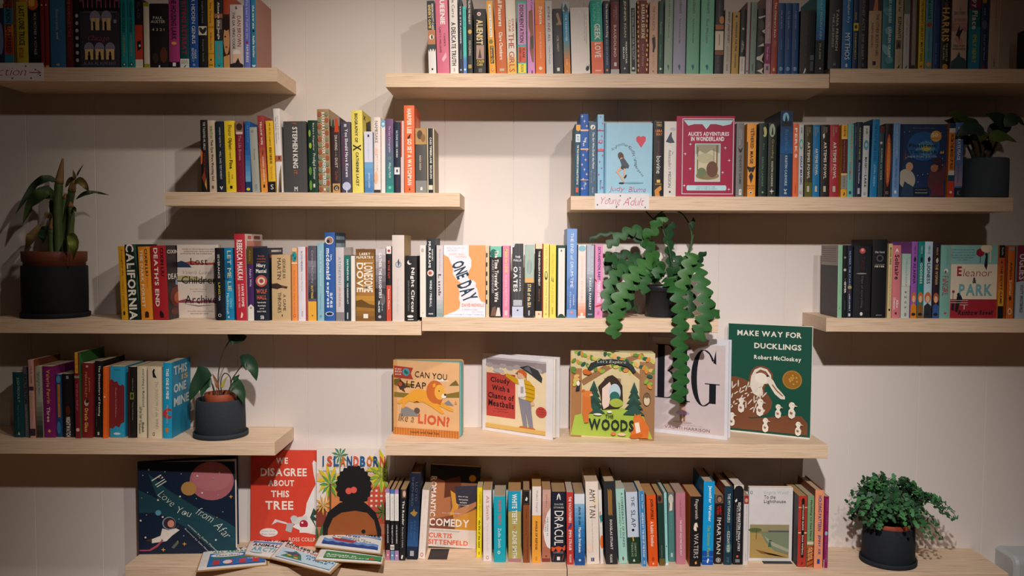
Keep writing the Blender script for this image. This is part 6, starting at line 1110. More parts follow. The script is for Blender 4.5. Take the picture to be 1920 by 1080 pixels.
it += [E(.45, .675, .04, .035, '8a5c48'), E(.45, .66, .045, .02, '3a2824'), P([(.41, .7), (.49, .7), (.49, .75), (.41, .75)], 'c8a098'), P([(.36, .77), (.41, .745), (.49, .745), (.54, .77), (.5, .785), (.4, .785)], 'b898c8'), R(.42, .445, .785, .86, '9a6c54'), R(.46, .485, .785, .86, '9a6c54'), E(.45, .865, .12, .01, 'b8a49c'), H('Award winning illustrator', .3, .7, .885, .895, '9a8a8a'), H('VASHTI HARRISON', .23, .79, .91, .94, '8a7472')]
standing('picture_book', 'white picture book with giant black capitals behind the hanging cactus stem', 'S9', (1213, 808.5), (1364, 826), 631, it, 'd4d4dc', 6, (('e8e4e0', .008, .004),), 0, .0022, GP, backcol='d0d2dc')
# green duck book
it = [R(0, 1, 0, 1, '12503f'), R(0, 1, .985, 1, 'e4e0d4'), H('MAKE WAY FOR', .11, .88, .055, .105, 'f0ece0', 1), H('DUCKLINGS', .32, .88, .165, .215, 'f0ece0', 1), H('Robert McCloskey', .32, .88, .275, .325, 'f0ece0', 1), C(.78, .48, .115, 'b07c2c'), C(.78, .48, .1, '9a6a22'), *[C(.78 + .06 * math.cos(i * 2.4) * (i % 3) / 2, .48 + .04 * math.sin(i * 2.4) * (i % 3) / 2, .012, 'c8983c') for i in range(12)],
      P([(0, .49), (.1, .485), (.2, .5), (.3, .54), (.4, .58), (.5, .63), (.55, .69), (.54, .75), (.5, .8), (.4, .84), (.2, .86), (0, .87)], '7a4a30'), P([(0, .83), (.3, .86), (.55, .83), (.75, .8), (.9, .8), (.97, .86), (.97, .965), (0, .965)], '7a4a30'),
      P([(.25, .555), (.27, .46), (.3, .41), (.35, .378), (.43, .37), (.5, .39), (.55, .44), (.555, .5), (.53, .535), (.47, .545), (.45, .58), (.47, .64), (.44, .7), (.34, .7), (.26, .64)], '7a4a30'), P([(.275, .56), (.29, .47), (.33, .41), (.4, .385), (.48, .4), (.53, .45), (.535, .5), (.51, .525), (.45, .535), (.425, .57), (.44, .62), (.4, .66), (.32, .63)], 'e6dfd0'), P([(.34, .44), (.4, .405), (.47, .42), (.52, .47), (.46, .455), (.4, .45)], '8a5a3c'), E(.41, .485, .075, .05, 'f0eadd', -15),
      P([(.525, .475), (.56, .5), (.6, .555), (.66, .6), (.7, .635), (.7, .66), (.65, .66), (.58, .62), (.53, .565), (.5, .53)], 'e6dfd0'), P([(.55, .53), (.61, .585), (.68, .63), (.67, .637), (.6, .595), (.54, .54)], '9a6a4c'), E(.487, .46, .014, .009, '3a2418')]
for i in range(44):
    u, v = .01 + .47 * ((i * 7) % 19) / 19, .545 + .25 * ((i * 5) % 17) / 17
    it.append(E(u, v, .022 + .012 * (i % 3), .0055, 'dfd6c6', 25 + 13 * (i % 6)))
for u, v, s in ((.17, .7, .065), (.4, .7, .075), (.47, .865, .062), (.62, .73, .06), (.78, .705, .07), (.06, .84, .06), (.86, .87, .06)):
    it += [P([(u - s * .5, v + s * 1.3), (u - s * .45, v + s * .7), (u - s * .1, v + s * .35), (u + s * .35, v + s * .45), (u + s * .7, v + s * .9), (u + s * .6, v + s * 1.5), (u + s * .1, v + s * 1.75), (u - s * .35, v + s * 1.6)], 'eae4d6'), E(u + s * .1, v, s * .52, s * .4, 'eae4d6'), P([(u - s * .3, v + s * .1), (u + s * .5, v + s * .1), (u + s * .35, v + s * .6), (u - s * .1, v + s * .6)], 'eae4d6'), P([(u + s * .52, v - s * .14), (u + s * 1.1, v + s * .12), (u + s * .5, v + s * .16)], 'c8b8a0'), E(u + s * .28, v - s * .08, s * .07, s * .05, '3a2418'), P([(u - s * .2, v + s * .8), (u + s * .3, v + s * .95), (u + s * .1, v + s * 1.25), (u - s * .25, v + s * 1.1)], '9a6a4c'), P([(u - s * .5, v - s * .3), (u - s * .1, v - s * .42), (u - s * .4, v - s * .1)], '7a4a30')]
standing('picture_book', 'tall dark green picture book with white ducks and gold seal', 'S9', (1363, 808.5), (1518.5, 824.5), 606.5, it, '12503f', 3, (('e8e4d8', .007, .003),), 0, .0025, GP, backcol='e0ddd4')

# bottom shelf picture books
it = [R(0, 1, 0, 1, '13233a'), P([(0, .3), (.3, .45), (.6, .55), (1, .8), (1, 1), (.8, 1), (.5, .72), (.2, .55), (0, .55)], '1c4450'), P([(.1, .12), (.3, .3), (.6, .5), (.9, .65), (1, .72), (1, .9), (.7, .66), (.4, .52), (.2, .4)], '1f4a54'), E(.76, .21, .23, .21, 'b46a70'), E(.76, .18, .2, .14, 'bc747a'), E(.52, .29, .08, .075, 'b88c4c'), E(.2, .55, .03, .03, '5a98b0'), E(.31, .665, .07, .07, '8a9cb0'), E(.315, .665, .062, .062, '3a2c34'), E(.33, .67, .035, .04, 'd8907c'), P([(.24, .72), (.3, .74), (.38, .72), (.42, .74), (.34, .8), (.28, .86), (.13, .88), (.12, .84), (.22, .8)], 'e8e0d8'), P([(.36, .72), (.42, .68), (.41, .71)], '4a3430'), P([(.06, .85), (.13, .83), (.13, .87)], '4a3430'), P([(0, .95), (.1, .95), (.18, .9), (.24, .84), (.25, .85), (.19, .92), (.11, .965), (0, .965)], 'b84a68'), P([(.33, .93), (.4, .85), (.41, .88), (.36, .94)], '5a6a60')]
it += [C((.09 + .381 * i) % .96 + .02, (.05 + .233 * i) % .92 + .03, .006 + .004 * (i % 3 == 0), ('e0d8c8', 'c88a4c', '8ab0c8')[i % 3]) for i in range(34)]
for u, v in ((.47, .89), (.25, .95), (.96, .38)):
    it += [P([(u - .025, v), (u, v - .007), (u + .025, v), (u, v + .007)], 'e0a850'), P([(u - .007, v), (u, v - .025), (u + .007, v), (u, v + .025)], 'e0a850')]
it += [H('I’ll', .17, .265, .14, .26, 'dfe6da', 0, .1, -52), H('Love', .205, .395, .355, .435, 'dfe6da', 0, .2, -42), H('You', .39, .55, .5, .575, 'dfe6da', 0, .2, -20), H('from', .6, .79, .53, .62, 'dfe6da', 0, .2, -32), H('Afar', .78, .97, .7, .79, 'dfe6da', 0, .2, -48), H('written by Susha Planner', .45, .87, .815, .84, 'd0d8d0', 0, 0, -44), H('Illustrated by Salim Hassam', .42, .8, .85, .87, 'd0d8d0', 0, 0, -46)]
standing('picture_book', 'square night sky picture book with pink planet and floating astronaut', 'S10', (262, 1039.5), (442, 1037), 867, it, '13233a', 14, (('e0d8cc', .005, .003),), 0, .0022, None)
rr = Row('bottom shelf', Z['S10'], GB)
it = [R(0, 1, 0, 1, 'dc4632'), H('WE', .36, .53, .075, .14, 'f4ece0', 1), H('DISAGREE', .14, .8, .185, .27, 'f4ece0', 1), H('ABOUT', .25, .62, .31, .375, 'f4ece0', 1), H('THIS', .29, .55, .42, .49, 'f4ece0', 1), H('TREE', .21, .61, .53, .62, 'f4ece0', 1),
      P([(.88, .13), (.9, .1), (.95, .13), (1, .12), (1, .85), (.93, .88), (.78, .86), (.6, .8), (.78, .66), (.8, .55), (.88, .42), (.93, .35), (.9, .25)], 'ece8e4'), P([(.58, .73), (.66, .7), (.8, .68), (.82, .72), (.7, .77), (.6, .77)], 'd8d4d0'), E(.62, .71, .05, .03, 'c8ccd0'), P([(.3, .78), (.35, .72), (.5, .75), (.58, .78), (.5, .77), (.38, .75)], 'e0d8d4'), P([(.52, .76), (.62, .76), (.58, .86), (.5, .84)], 'b8b8bc'), C(.76, .77, .06, 'b0203c'), E(.74, .755, .015, .01, 'f4e8e8'), R(.7, .95, .8, .86, 'ece8e4'), P([(.9, .6), (.97, .66), (.9, .68), (.98, .74), (.9, .73), (.95, .82), (.85, .7)], '2f5040'), E(.26, .86, .13, .045, 'ece4dc'), H('story of us', .17, .35, .84, .855, '8a4a44'), H('Best Seller', .16, .36, .87, .885, 'b8404c'), H('ROSS COLLINS', .55, .98, .91, .95, 'f4ece0')]
rr.face(470, 601, 847, 'red', 'white bear', 'dc4632', it, base=1024, t=.009, lean=2.5, hard=True, label='red picture book with white hand lettering and bear beside the palm tree cover')
it = [R(0, 1, 0, 1, 'e8dcd4'), GR(.25, 1, 'e8c8a0', 'b8583c', 5, 0, 1), R(0, .3, .32, .6, 'e4dcd8'), R(.15, 1, .36, .62, 'd8844c'), R(.72, 1, .38, .75, 'c8503c'), *[R(.76 + .07 * (i % 4), .79 + .07 * (i % 4), .41 + .05 * (i // 4), .43 + .05 * (i // 4), 'e8d8c8') for i in range(16)], R(.0, .14, .62, .78, '8a3c2c'), P([(0, .62), (.07, .57), (.14, .62)], '3a2c24'),
      H('ISLANDBORN', .06, .98, .075, .175, '1f4c84', 1), H('JUNOT DIAZ', .06, .28, .22, .245, '6a6a78'), H('ILLUSTRATED BY', .72, .96, .19, .205, '6a6a78'), H('LEO ESPINOSA', .7, .98, .22, .24, 'c06a4c')]
it = [x for x in it if not (x[0] == 'H' and x[1] == 'ISLANDBORN')]
for cx, cy, s, c in ((.33, .07, .12, '4c8a5c'), (.18, .32, .2, 'd8c02c'), (.2, .36, .16, '5c9a4c'), (.95, .2, .26, 'd8c830'), (.92, .28, .2, '8cae3c'), (.1, .56, .12, 'e0a84c'), (.05, .9, .18, '3c6a3c'), (.95, .62, .12, '4c7a3c')):
    for q_ in range(9):
        a = math.radians(q_ * 40 + cx * 100)
        it.append(P([(cx, cy), (cx + s * .6 * math.cos(a + .25), cy + s * .5 * math.sin(a + .25)), (cx + s * math.cos(a), cy + s * .9 * math.sin(a)), (cx + s * .6 * math.cos(a - .15), cy + s * .5 * math.sin(a - .15))], c))
it += [R(.19, .215, .35, .62, '6a4a30'), R(.33, .345, .1, .3, '7a8a6c')]
hair = []
for k in range(44):
    a = 2 * math.pi * k / 44
    rr_ = .235 + (.025 if k % 2 else 0)
    hair.append((.53 + rr_ * math.cos(a), .37 + rr_ * .82 * math.sin(a)))
it += [P(hair, '1b181a'), P([(.1, 1.0), (.1, .76), (.17, .63), (.33, .54), (.5, .5), (.7, .54), (.84, .63), (.92, .8), (.92, 1)], '1b181a'), P([(.16, 1.0), (.17, .8), (.24, .69), (.36, .635), (.55, .615), (.72, .635), (.82, .71), (.86, .83), (.86, 1)], '9a5428'), C(.46, .42, .045, 'e05a4c'), C(.53, .41, .045, 'e05a4c'), C(.67, .82, .03, K)]
for k, ch in enumerate('ISLANDBORN'):
    it.append(H(ch, .06 + .093 * k + (.03 if ch == 'I' else 0), .06 + .093 * k + (.05 if ch == 'I' else .075), .075, .175, ('1f4c84', 'd8583c', '1f5c94', 'd8702c')[k % 4], 1))
rr.face(593, 726, 843, 'colourful', 'palm trees', 'e8dcd4', it, base=1030, t=.009, lean=3, hard=True, label='colourful picture book with palm trees and child with big black hair bun')

# ------------------------------------------------------------------ cloth newspapers on cardboard, bottom shelf
GN = 'folded cloth newspapers on the bottom shelf'


def newspaper(tl, tr, br, bl, layer, label, items):
    z = Z['S10'] + .0002 + layer * .0088
    q = [on(*p, z + .006) for p in (tl, tr, br, bl)]
    c = sum(q, Vector()) / 4
    c.z = z
    root = thing('cloth_newspaper', lab(label), 'newspaper', c, None, GN)
    l = [Vector((p.x - c.x, p.y - c.y, 0)) for p in q]
    bi = lambda u, v: (l[0] * (1 - u) + l[1] * u) * (1 - v) + (l[3] * (1 - u) + l[2] * u) * v

    def quad(u0, u1, v0, v1, za, zb, material, name, puff=0.0):
        mb = MB()
        n = 10
        vs, fs = [], []
        for i in range(n + 1):
            for j in range(n + 1):
                p = bi(u0 + (u1 - u0) * i / n, v0 + (v1 - v0) * j / n)
                e = min(i, n - i, j, n - j) / 2
                rr = min(1, e)
                vs.append((p.x, p.y, zb - (zb - za) * .55 * (1 - rr) ** 2 * (1 if puff else 0) + puff * (.5 + .5 * math.sin(i * 1.3 + layer) * math.cos(j * .9 + layer)) * rr))
        for i in range(n):
            for j in range(n):
                a = i * (n + 1) + j
                fs.append((a, a + 1, a + n + 2, a + n + 1))
        mb.mesh(vs, fs, material)
        rim = [i for i in range(n + 1)] + [(i) * (n + 1) + n for i in range(1, n + 1)] + [n * (n + 1) + j for j in range(n - 1, -1, -1)] + [i * (n + 1) for i in range(n - 1, 0, -1)]
        bot = [(vs[k][0], vs[k][1], za) for k in rim]
        for k in range(len(rim)):
            m = (k + 1) % len(rim)
            mb.poly([vs[rim[k]], bot[k], bot[m], vs[rim[m]]], material)
        mb.poly(bot, material)
        return mb.build(name, root)
    quad(0, 1, 0, 1, 0, .0016, mat('a8804f', .8, 'cardboard'), 'cardboard_backing')
    quad(.02, .97, .02, .95, .0016, .0072, mat('dcd9d6', .85, 'cloth'), 'cloth_sheet', .0008)
    fm = lambda x, y, o: tuple(bi(.03 + .93 * x, .04 + .88 * (1 - y)) + Vector((0, 0, .0083 + o)))
    decorate(items, fm, 1, 1, root, names=('printed_panel', 'illustration', 'lettering'))
    return root


newspaper((381, 1029), (500, 1022), (503, 1057), (367, 1069), 0, 'cloth newspaper with blue train panel, leftmost on the cardboard stack', [R(.12, 1, .33, 1, '2b6cb8'), H('NURSERY TIMES', .14, .98, .04, .17, K, 1), H('ALL ABOARD', .16, .8, .2, .29, '3f9a6c', 1), E(.4, .45, .26, .1, 'eceae8'), H('Choo-choo!', .22, .6, .4, .5, '3a4450', 1), R(.14, 1, .58, .66, '3f7a4c'), *[R(.2 + .2 * i, .3 + .2 * i, .72, .95, 'c03c3c') for i in range(4)], E(.42, .84, .07, .1, 'e8d8d0'), H('THIS WAY', .72, .96, .7, .77, 'e8e4e0')])
newspaper((470, 1007), (553, 1013), (520, 1047), (458, 1038), 1, 'cloth newspaper with light blue animal heading, second from left', [H('NURSERY TIMES', .1, .98, .05, .2, K, 1), R(.1, 1, .25, .34, '5a8ad0'), H('ANIMALS', .12, .9, .38, .55, '3a4450', 1), H('ARCTIC', .14, .95, .6, .85, '5ab4d0', 1), E(.3, .93, .2, .05, 'b8d8dc')])
newspaper((533, 1013), (643, 1051), (620, 1073), (505, 1044), 2, 'cloth newspaper with decorated tree drawing, jutting over the shelf edge', [R(.05, 1, .35, 1, 'b8d8e8'), H('NURSERY TIMES', .06, .96, .04, .18, K, 1), H('CAROLS TODAY', .06, .8, .21, .31, 'c8463c', 1), P([(.12, .9), (.3, .4), (.42, .55), (.5, .9)], '2f7a5c'), P([(.1, .62), (.3, .5), (.45, .65), (.3, .7)], '3a4c6c'), C(.25, .75, .04, 'd8b43c'), C(.36, .68, .04, 'c8463c'), C(.38, .82, .04, 'd8b43c'), H('CHRISTMAS', .5, .98, .42, .55, '2f6a9c', 1), H('IS HERE', .55, .9, .6, .72, '2f6a9c', 1)])
newspaper((601, 1026), (722, 1043), (720, 1055), (589, 1047), 3, 'cloth newspaper with green lettering, underneath the boat newspaper', [R(.1, 1, .3, 1, '3f8a54'), H('Animals in', .12, .6, .55, .72, 'ece8e0', 1), H('the Farmyard', .14, .8, .78, .94, 'ece8e0', 1), E(.85, .8, .05, .12, 'c8463c')])
newspaper((606, 987), (720, 1005), (717, 1037), (588, 1022), 4.1, 'cloth newspaper with red boat on blue waves, topmost of the stack', [H('NURSERY TIMES', .1, .98, .04, .17, K, 1), R(.1, 1, .2, .28, '8ab0dc'), H('TO SEA', .4, .66, .3, .38, '3a5a9c', 1), H('A sailor went to', .2, .75, .42, .5, '4a4a50'), H('sea, sea, sea', .35, .85, .54, .61, '4a4a50'), P([(.08, .62), (.16, .68), (.24, .62), (.32, .68), (.4, .62), (.48, .68), (.56, .62), (.64, .68), (.72, .62), (.8, .68), (.88, .62), (.97, .68), (.97, .96), (.08, .96)], '6a9ad0'), P([(.08, .78), (.16, .84), (.24, .78), (.32, .84), (.4, .78), (.48, .84), (.56, .78), (.64, .84), (.72, .78), (.8, .84), (.88, .78), (.97, .84), (.97, .97), (.08, .97)], '2c4a94'), P([(.2, .56), (.62, .62), (.56, .76), (.28, .72)], 'a83440'), P([(.34, .56), (.38, .46), (.52, .49), (.54, .6)], '7aa4d0')])
# ------------------------------------------------------------------ potted plants
def leaf(mb, pts, width, material, facing=(0, -1, .4), shape='lance', fold=.25, n=10, curl=0.0):
    """leaf blade along a curved midrib, with a folded cross section"""
    path = smooth_path(pts, max(3, n // max(1, len(pts) - 1)))
    F = Vector(facing).normalized()
    N = len(path)
    vs, fs = [], []
    for i, p in enumerate(path):
        t = i / (N - 1)
        tg = (path[min(i + 1, N - 1)] - path[max(i - 1, 0)]).normalized()
        cr = tg.cross(F)
        if cr.length < 1e-4:
            cr = Vector((1, 0, 0))
        cr.normalize()
        nr = cr.cross(tg)
        if nr.dot(F) < 0:
            nr = -nr
        if shape == 'heart':
            w = (min(1, t / .12) ** .6) * (1 - t ** 1.7) ** .75 if t < 1 else 0
            w = max(w, .02)
        elif shape == 'oval':
            w = max(.03, math.sin(math.pi * min(1, t ** .9)) ** .75)
        else:
            w = max(.03, math.sin(math.pi * t ** .75) ** .9)
        w *= width / 2
        for s in (-1, -.5, 0, .5, 1):
            vs.append(p + cr * (w * s) + nr * (fold * abs(s) * w + .12 * w * math.sin(9 * t + 2 * s)))
    for i in range(N - 1):
        for k in range(4):
            a = i * 5 + k
            fs.append((a, a + 1, a + 6, a + 5))
    mb.mesh(vs, fs, material)


def pot(root, c, r_top, r_bot, h, colour, rough=.75, saucer=None, inner=None, lip=0.0):
    """saucer, outer pot, inner nursery pot and soil; local coordinates with the base at z = 0"""
    z0 = 0.0
    pm = mat(colour, rough, 'pot')
    if saucer:
        mb = MB()
        mb.lathe([(0, 0), (saucer - .003, 0), (saucer, .003), (saucer, .013), (saucer - .003, .014), (saucer - .004, .006), (0, .005)], pm, 48, c)
        mb.build('saucer', root, True)
        z0 = .0052
    mb = MB()
    prof = [(0, z0), (r_bot - .003, z0), (r_bot, z0 + .004)]
    if lip:
        prof += [(r_top - .002, h - .016), (r_top + lip, h - .015), (r_top + lip, h - .001), (r_top + lip - .001, h)]
    else:
        prof += [((r_bot + r_top) / 2 + .0005, (h + z0) / 2), (r_top, h - .003), (r_top - .002, h)]
    prof += [(r_top - .006, h - .002), (r_top - .008, z0 + .02), (0, z0 + .02)]
    mb.lathe(prof, pm, 48, c)
    mb.build('outer_pot', root, True)
    if inner:
        ri, hi, ci = inner
        mb = MB()
        mb.lathe([(ri * .9, z0 + .022), (ri * .96, hi - .03), (ri, hi - .028), (ri + .001, hi - .001), (ri, hi), (ri - .004, hi - .001), (ri - .006, hi - .02)], mat(ci, .6, 'pot'), 40, c)
        mb.build('inner_pot', root, True)
    rs, hs = (inner[0] - .007, inner[1] - .012) if inner else (r_top - .0085, h - .014)
    mb = MB()
    mb.lathe([(rs, hs - .004), (rs * .7, hs + .002), (rs * .3, hs - .001), (0, hs + .003)], mat('3a2a20', .95, 'leaf'), 24, c)
    mb.build('soil', root, True)
    return hs


def plant_root(name, label, px, base, z, y=None):
    p = on(px, base, z) if y is None else at(px, base, y)
    p.z = z + .0004
    root = thing(name, lab(label), 'plant', p)
    return root, p


def L(root_p, px, py, dy=0.0):
    """photo pixel to local point, at the pot's depth plus dy"""
    return at(px, py, root_p.y + dy) - root_p


rnd = random.Random(5)
GREEN, DARKG, MIDG, YELG = '3d6b38', '21402a', '2f5a34', '7d8a3c'

# --- cane plant at left
root, p = plant_root('potted_cane_plant', 'withered cane plant in black pot with terracotta liner at left edge', 105, 600, Z['S6a'], -.1)
hs = pot(root, (0, 0, 0), .0855, .085, .146, '0d1217', .8, .0905, (.0835, .186, '6e3a28'))
for i, (pl, ra, tip) in enumerate((([(110, 478), (109, 430), (108, 390), (110, 350), (114, 322), (118, 297)], .0115, 3), ([(119, 478), (122, 430), (130, 385), (137, 345), (140, 330)], .010, 4), ([(103, 478), (101, 440), (99, 400), (98, 368)], .009, 9), ([(130, 478), (132, 440), (134, 405), (132, 378)], .009, 9), ([(115, 480), (116, 430), (119, 390), (124, 362)], .008, 9), ([(124, 478), (127, 450), (129, 420), (130, 396)], .009, 6), ([(98, 478), (96, 455), (97, 425), (99, 402)], .008, 6))):
    pts = smooth_path([L(p, x, y, -.012 + .02 * (i % 3)) for x, y in pl], 5)
    pts[0].z = hs
    mb = MB()
    N = len(pts)
    cut = int(N * .62) if tip < 9 else N - 3
    mb.tube(pts[:cut + 1], [ra * (1 - .1 * k / N + (.08 if k % 3 == 0 else 0)) for k in range(cut + 1)], mat('4a5c30', .6, 'leaf'), 9)
    mb.build('cane', root, True)
    mb = MB()
    mb.tube(pts[cut:], [ra * (1.08 - .85 * k / max(1, N - 1 - cut)) for k in range(N - cut)], mat('8a6a40', .8, 'leaf'), 9)
    mb.build('dry_sheath', root, True)
for pl, w, c, sh in (([(106, 339), (92, 337), (80, 340), (66, 352), (47, 375), (29, 402)], .03, '33482c', 'lance'), ([(99, 375), (90, 362), (74, 372), (58, 388), (42, 422)], .046, '44582f', 'lance'), ([(86, 425), (74, 432), (62, 446), (46, 472)], .036, '7a6238', 'oval'), ([(85, 423), (86, 432), (82, 446), (80, 459)], .03, '24402a', 'oval'), ([(138, 345), (150, 340), (160, 348), (168, 362)], .022, '7a7040', 'lance'), ([(142, 374), (155, 366), (168, 362), (185, 362), (205, 366)], .014, '3a4a30', 'lance'), ([(143, 332), (149, 322), (157, 307)], .007, '5a6a38', 'lance'), ([(128, 440), (137, 448), (141, 462), (137, 488)], .03, '7f8c3e', 'oval'), ([(122, 352), (132, 340), (140, 335), (137, 318)], .018, '6a6238', 'lance'), ([(96, 410), (90, 402), (84, 412)], .018, '5c4a30', 'lance'), ([(134, 400), (140, 392), (143, 398)], .012, '33482c', 'lance')):
    mb = MB()
    leaf(mb, [L(p, x, y, -.02 - .012 * (k % 3) - (.045 if y > 440 else 0)) for k, (x, y) in enumerate(pl)], w, mat(c, .55, 'leaf'), shape=sh, fold=.5)
    mb.build('leaf', root, True)

# --- small heart leaf plant, lower left shelf
root, p = plant_root('potted_philodendron', 'small heart leaf plant in dark round pot, right end of lower left shelf', 414.5, 818, Z['S4'], -.116)
hs = pot(root, (0, 0, 0), .0665, .0685, .107, '2c323a', .85, .0755, (.043, .122, '9a4a2c'))
for pl in ([(412, 745), (409, 710), (413, 680), (421, 655), (431, 638)], [(430, 745), (434, 715), (444, 698), (455, 684)], [(404, 745), (398, 722), (392, 700), (388, 693)], [(425, 745), (432, 725), (440, 722)], [(405, 745), (400, 725), (396, 717)], [(416, 745), (414, 715), (421, 700), (431, 706), (433, 720)]):
    mb = MB()
    q = [L(p, x, y, -.01) for x, y in pl]
    q[0].z = hs - .002
    mb.tube(smooth_path(q, 5), .0016, mat('4a3a2c', .6, 'leaf'), 6)
    mb.build('stem', root, True)
for pl, w, c in (([(389, 690), (380, 705), (366, 728), (355, 753)], .052, '27452f'), ([(453, 684), (464, 679), (475, 690), (481, 714)], .05, '24422c'), ([(434, 720), (443, 724), (452, 736), (458, 757)], .044, '2c4a30'), ([(397, 716), (390, 718), (382, 728), (377, 744)], .034, '2f5234'), ([(428, 636), (438, 632), (452, 634), (463, 630)], .05, '22402a'), ([(409, 728), (405, 715), (398, 700)], .012, '8a5a3c'), ([(416, 728), (420, 716), (428, 704)], .01, 'b0a04c'), ([(436, 712), (444, 708), (449, 702)], .014, '2c4a30')):
    mb = MB()
    leaf(mb, [L(p, x, y, -.035) for x, y in pl], w, mat(c, .45, 'leaf'), shape='heart', fold=.22)
    mb.build('leaf', root, True)

# --- trailing fishbone cactus, centre shelf
root, p = plant_root('potted_fishbone_cactus', 'trailing zigzag leaved cactus in small black nursery pot on short centre shelf', 1240.5, 590, Z['S6b'], -.125)
hs = pot(root, (0, 0, 0), .0475, .0455, .088, '23262c', .4, None, None, .0035)


def ribbon(pl, width, c, pitch=.03, lobes=1.0):
    c = '%02x%02x%02x' % tuple(int(int(c[i:i + 2], 16) * k) for i, k in ((0, .78), (2, .82), (4, .76)))
    width *= 1.08
    q = []
    for k, pt in enumerate(pl):
        q.append(L(p, pt[0], pt[1], pt[2] if len(pt) > 2 else -.01))
    path = smooth_path(q, 8)
    # even resampling
    acc, out = 0.0, [path[0]]
    step = .003
    for a, b in zip(path, path[1:]):
        d = (b - a).length
        while acc + d >= step:
            f = (step - acc) / d
            a = a.lerp(b, f)
            out.append(a)
            d = (b - a).length
            acc = 0
        acc += d
    N = len(out)
    vs, fs = [], []
    F = Vector((.15, -1, .35)).normalized()
    for i, pt in enumerate(out):
        t = (out[min(i + 1, N - 1)] - out[max(i - 1, 0)]).normalized()
        cr = t.cross(F)
        cr = cr.normalized() if cr.length > 1e-4 else Vector((1, 0, 0))
        nr = cr.cross(t)
        s = i * step
        end = min(1, i / 4, (N - 1 - i) / 4)
        for side, ph in ((-1, 0), (1, .5)):
            f = (s / pitch + ph) % 1.0
            tooth = .3 + .7 * max(0, math.sin(math.pi * f ** 1.28)) ** .85
            w = width / 2 * tooth * (.15 + .85 * end)
            vs.append(pt + cr * (side * w) - nr * (.18 * w))
        vs.append(pt + nr * .0012)
    for i in range(N - 1):
        a = 3 * i
        fs += [(a, a + 2, a + 5, a + 3), (a + 2, a + 1, a + 4, a + 5)]
    mb = MB()
    mb.mesh(vs, fs, mat(c, .5, 'leaf'))
    mb.build('stem_blade', root, True)


for pl, w, c in (
        ([(1236, 520, -.01), (1225, 489, -.03), (1203, 500, -.05), (1182, 524, -.07), (1164, 554, -.085), (1157, 582, -.09), (1152, 609, -.09), (1152, 636, -.09)], .046, '47803f'),
        ([(1246, 522, -.02), (1262, 534, -.06), (1273, 556, -.085), (1277, 600, -.09), (1275, 647, -.092), (1278, 692, -.092), (1273, 757, -.092)], .048, '356e38'),
        ([(1255, 520, -.01), (1275, 530, -.03), (1287, 508, -.04), (1298, 478, -.05), (1285, 516, -.065), (1277, 548, -.07)], .04, '4c8242'),
        ([(1258, 520, .01), (1290, 488, .0), (1306, 500, -.04), (1318, 535, -.07), (1325, 575, -.085), (1318, 612, -.09), (1301, 638, -.09)], .05, '3d7440'),
        ([(1318, 545, -.06), (1328, 565, -.07), (1341, 587, -.07), (1351, 597, -.065)], .034, '3f7840'),
        ([(1236, 520, 0), (1224, 470, 0), (1212, 447, -.02), (1227, 428, -.03), (1238, 412, -.035), (1255, 411, -.035)], .036, '457a3e'),
        ([(1244, 520, .02), (1234, 489, .01), (1203, 454, .0), (1169, 441, .0), (1141, 438, .0), (1114, 444, 0), (1104, 456, 0)], .015, '2c4f30'),
        ([(1240, 520, 0), (1226, 492, -.01), (1217, 474, -.01), (1208, 448, -.01), (1193, 431, -.01), (1165, 441, -.02), (1138, 465, -.03)], .033, '386a3a'),
        ([(1238, 522, .01), (1193, 500, 0), (1158, 493, -.02), (1134, 472, -.03)], .034, '34663a'),
        ([(1238, 524, 0), (1200, 508, -.02), (1165, 506, -.04), (1145, 530, -.06), (1138, 560, -.07), (1146, 590, -.08)], .036, '3c723e'),
        ([(1262, 520, .01), (1258, 483, .01), (1254, 441, .0), (1262, 415, -.01)], .03, '2f5c36'),
        ([(1232, 520, -.02), (1216, 505, -.045), (1209, 525, -.05), (1206, 553, -.05)], .04, '3c703e'),
        ([(1244, 520, -.01), (1238, 500, -.03), (1228, 522, -.045)], .036, '386a3c'),
        ([(1268, 522, .01), (1286, 535, -.02), (1294, 560, -.04), (1293, 600, -.05)], .036, '2f5c36'),
        ([(1240, 520, .02), (1210, 490, .02), (1175, 478, .01), (1148, 488, .0), (1136, 510, -.01)], .032, '2c5634'),
        ([(1240, 520, .02), (1200, 522, .01), (1186, 540, .0), (1182, 562, -.01), (1196, 585, -.01)], .02, '27482f'),
        ([(1262, 522, .0), (1296, 500, .01), (1312, 485, .0), (1324, 471, -.01)], .024, '2c5634'),
        ([(1252, 520, .0), (1264, 505, -.01), (1272, 490, -.01), (1262, 478, 0)], .034, '2f5c36'),
        ([(1242, 522, -.01), (1216, 515, -.03), (1192, 530, -.05), (1178, 556, -.06), (1168, 590, -.07)], .034, '3f7640'),
        ([(1238, 522, .0), (1190, 490, .0), (1160, 508, -.02), (1148, 540, -.03), (1160, 572, -.04)], .03, '306038'),
        ([(1297, 430, -.01), (1300, 418, -.01), (1299, 406, -.01)], .018, '2a4a30')):
    ribbon(pl, w, c)
for pl in ([(1224, 412, .0), (1240, 398, .0), (1256, 394, .0), (1278, 400, .0), (1294, 425, .0), (1296, 455, .0), (1282, 493, .0), (1266, 530, .0)], [(1210, 395, .02), (1222, 408, .01), (1240, 425, .01), (1256, 475, .0), (1262, 530, .0)], [(1300, 440, 0), (1292, 475, 0), (1268, 528, 0)]):
    mb = MB()
    mb.tube(smooth_path([L(p, *q) for q in pl], 6), .0022, mat('3a5a34', .6, 'leaf'), 6)
    mb.build('bare_stem', root, True)

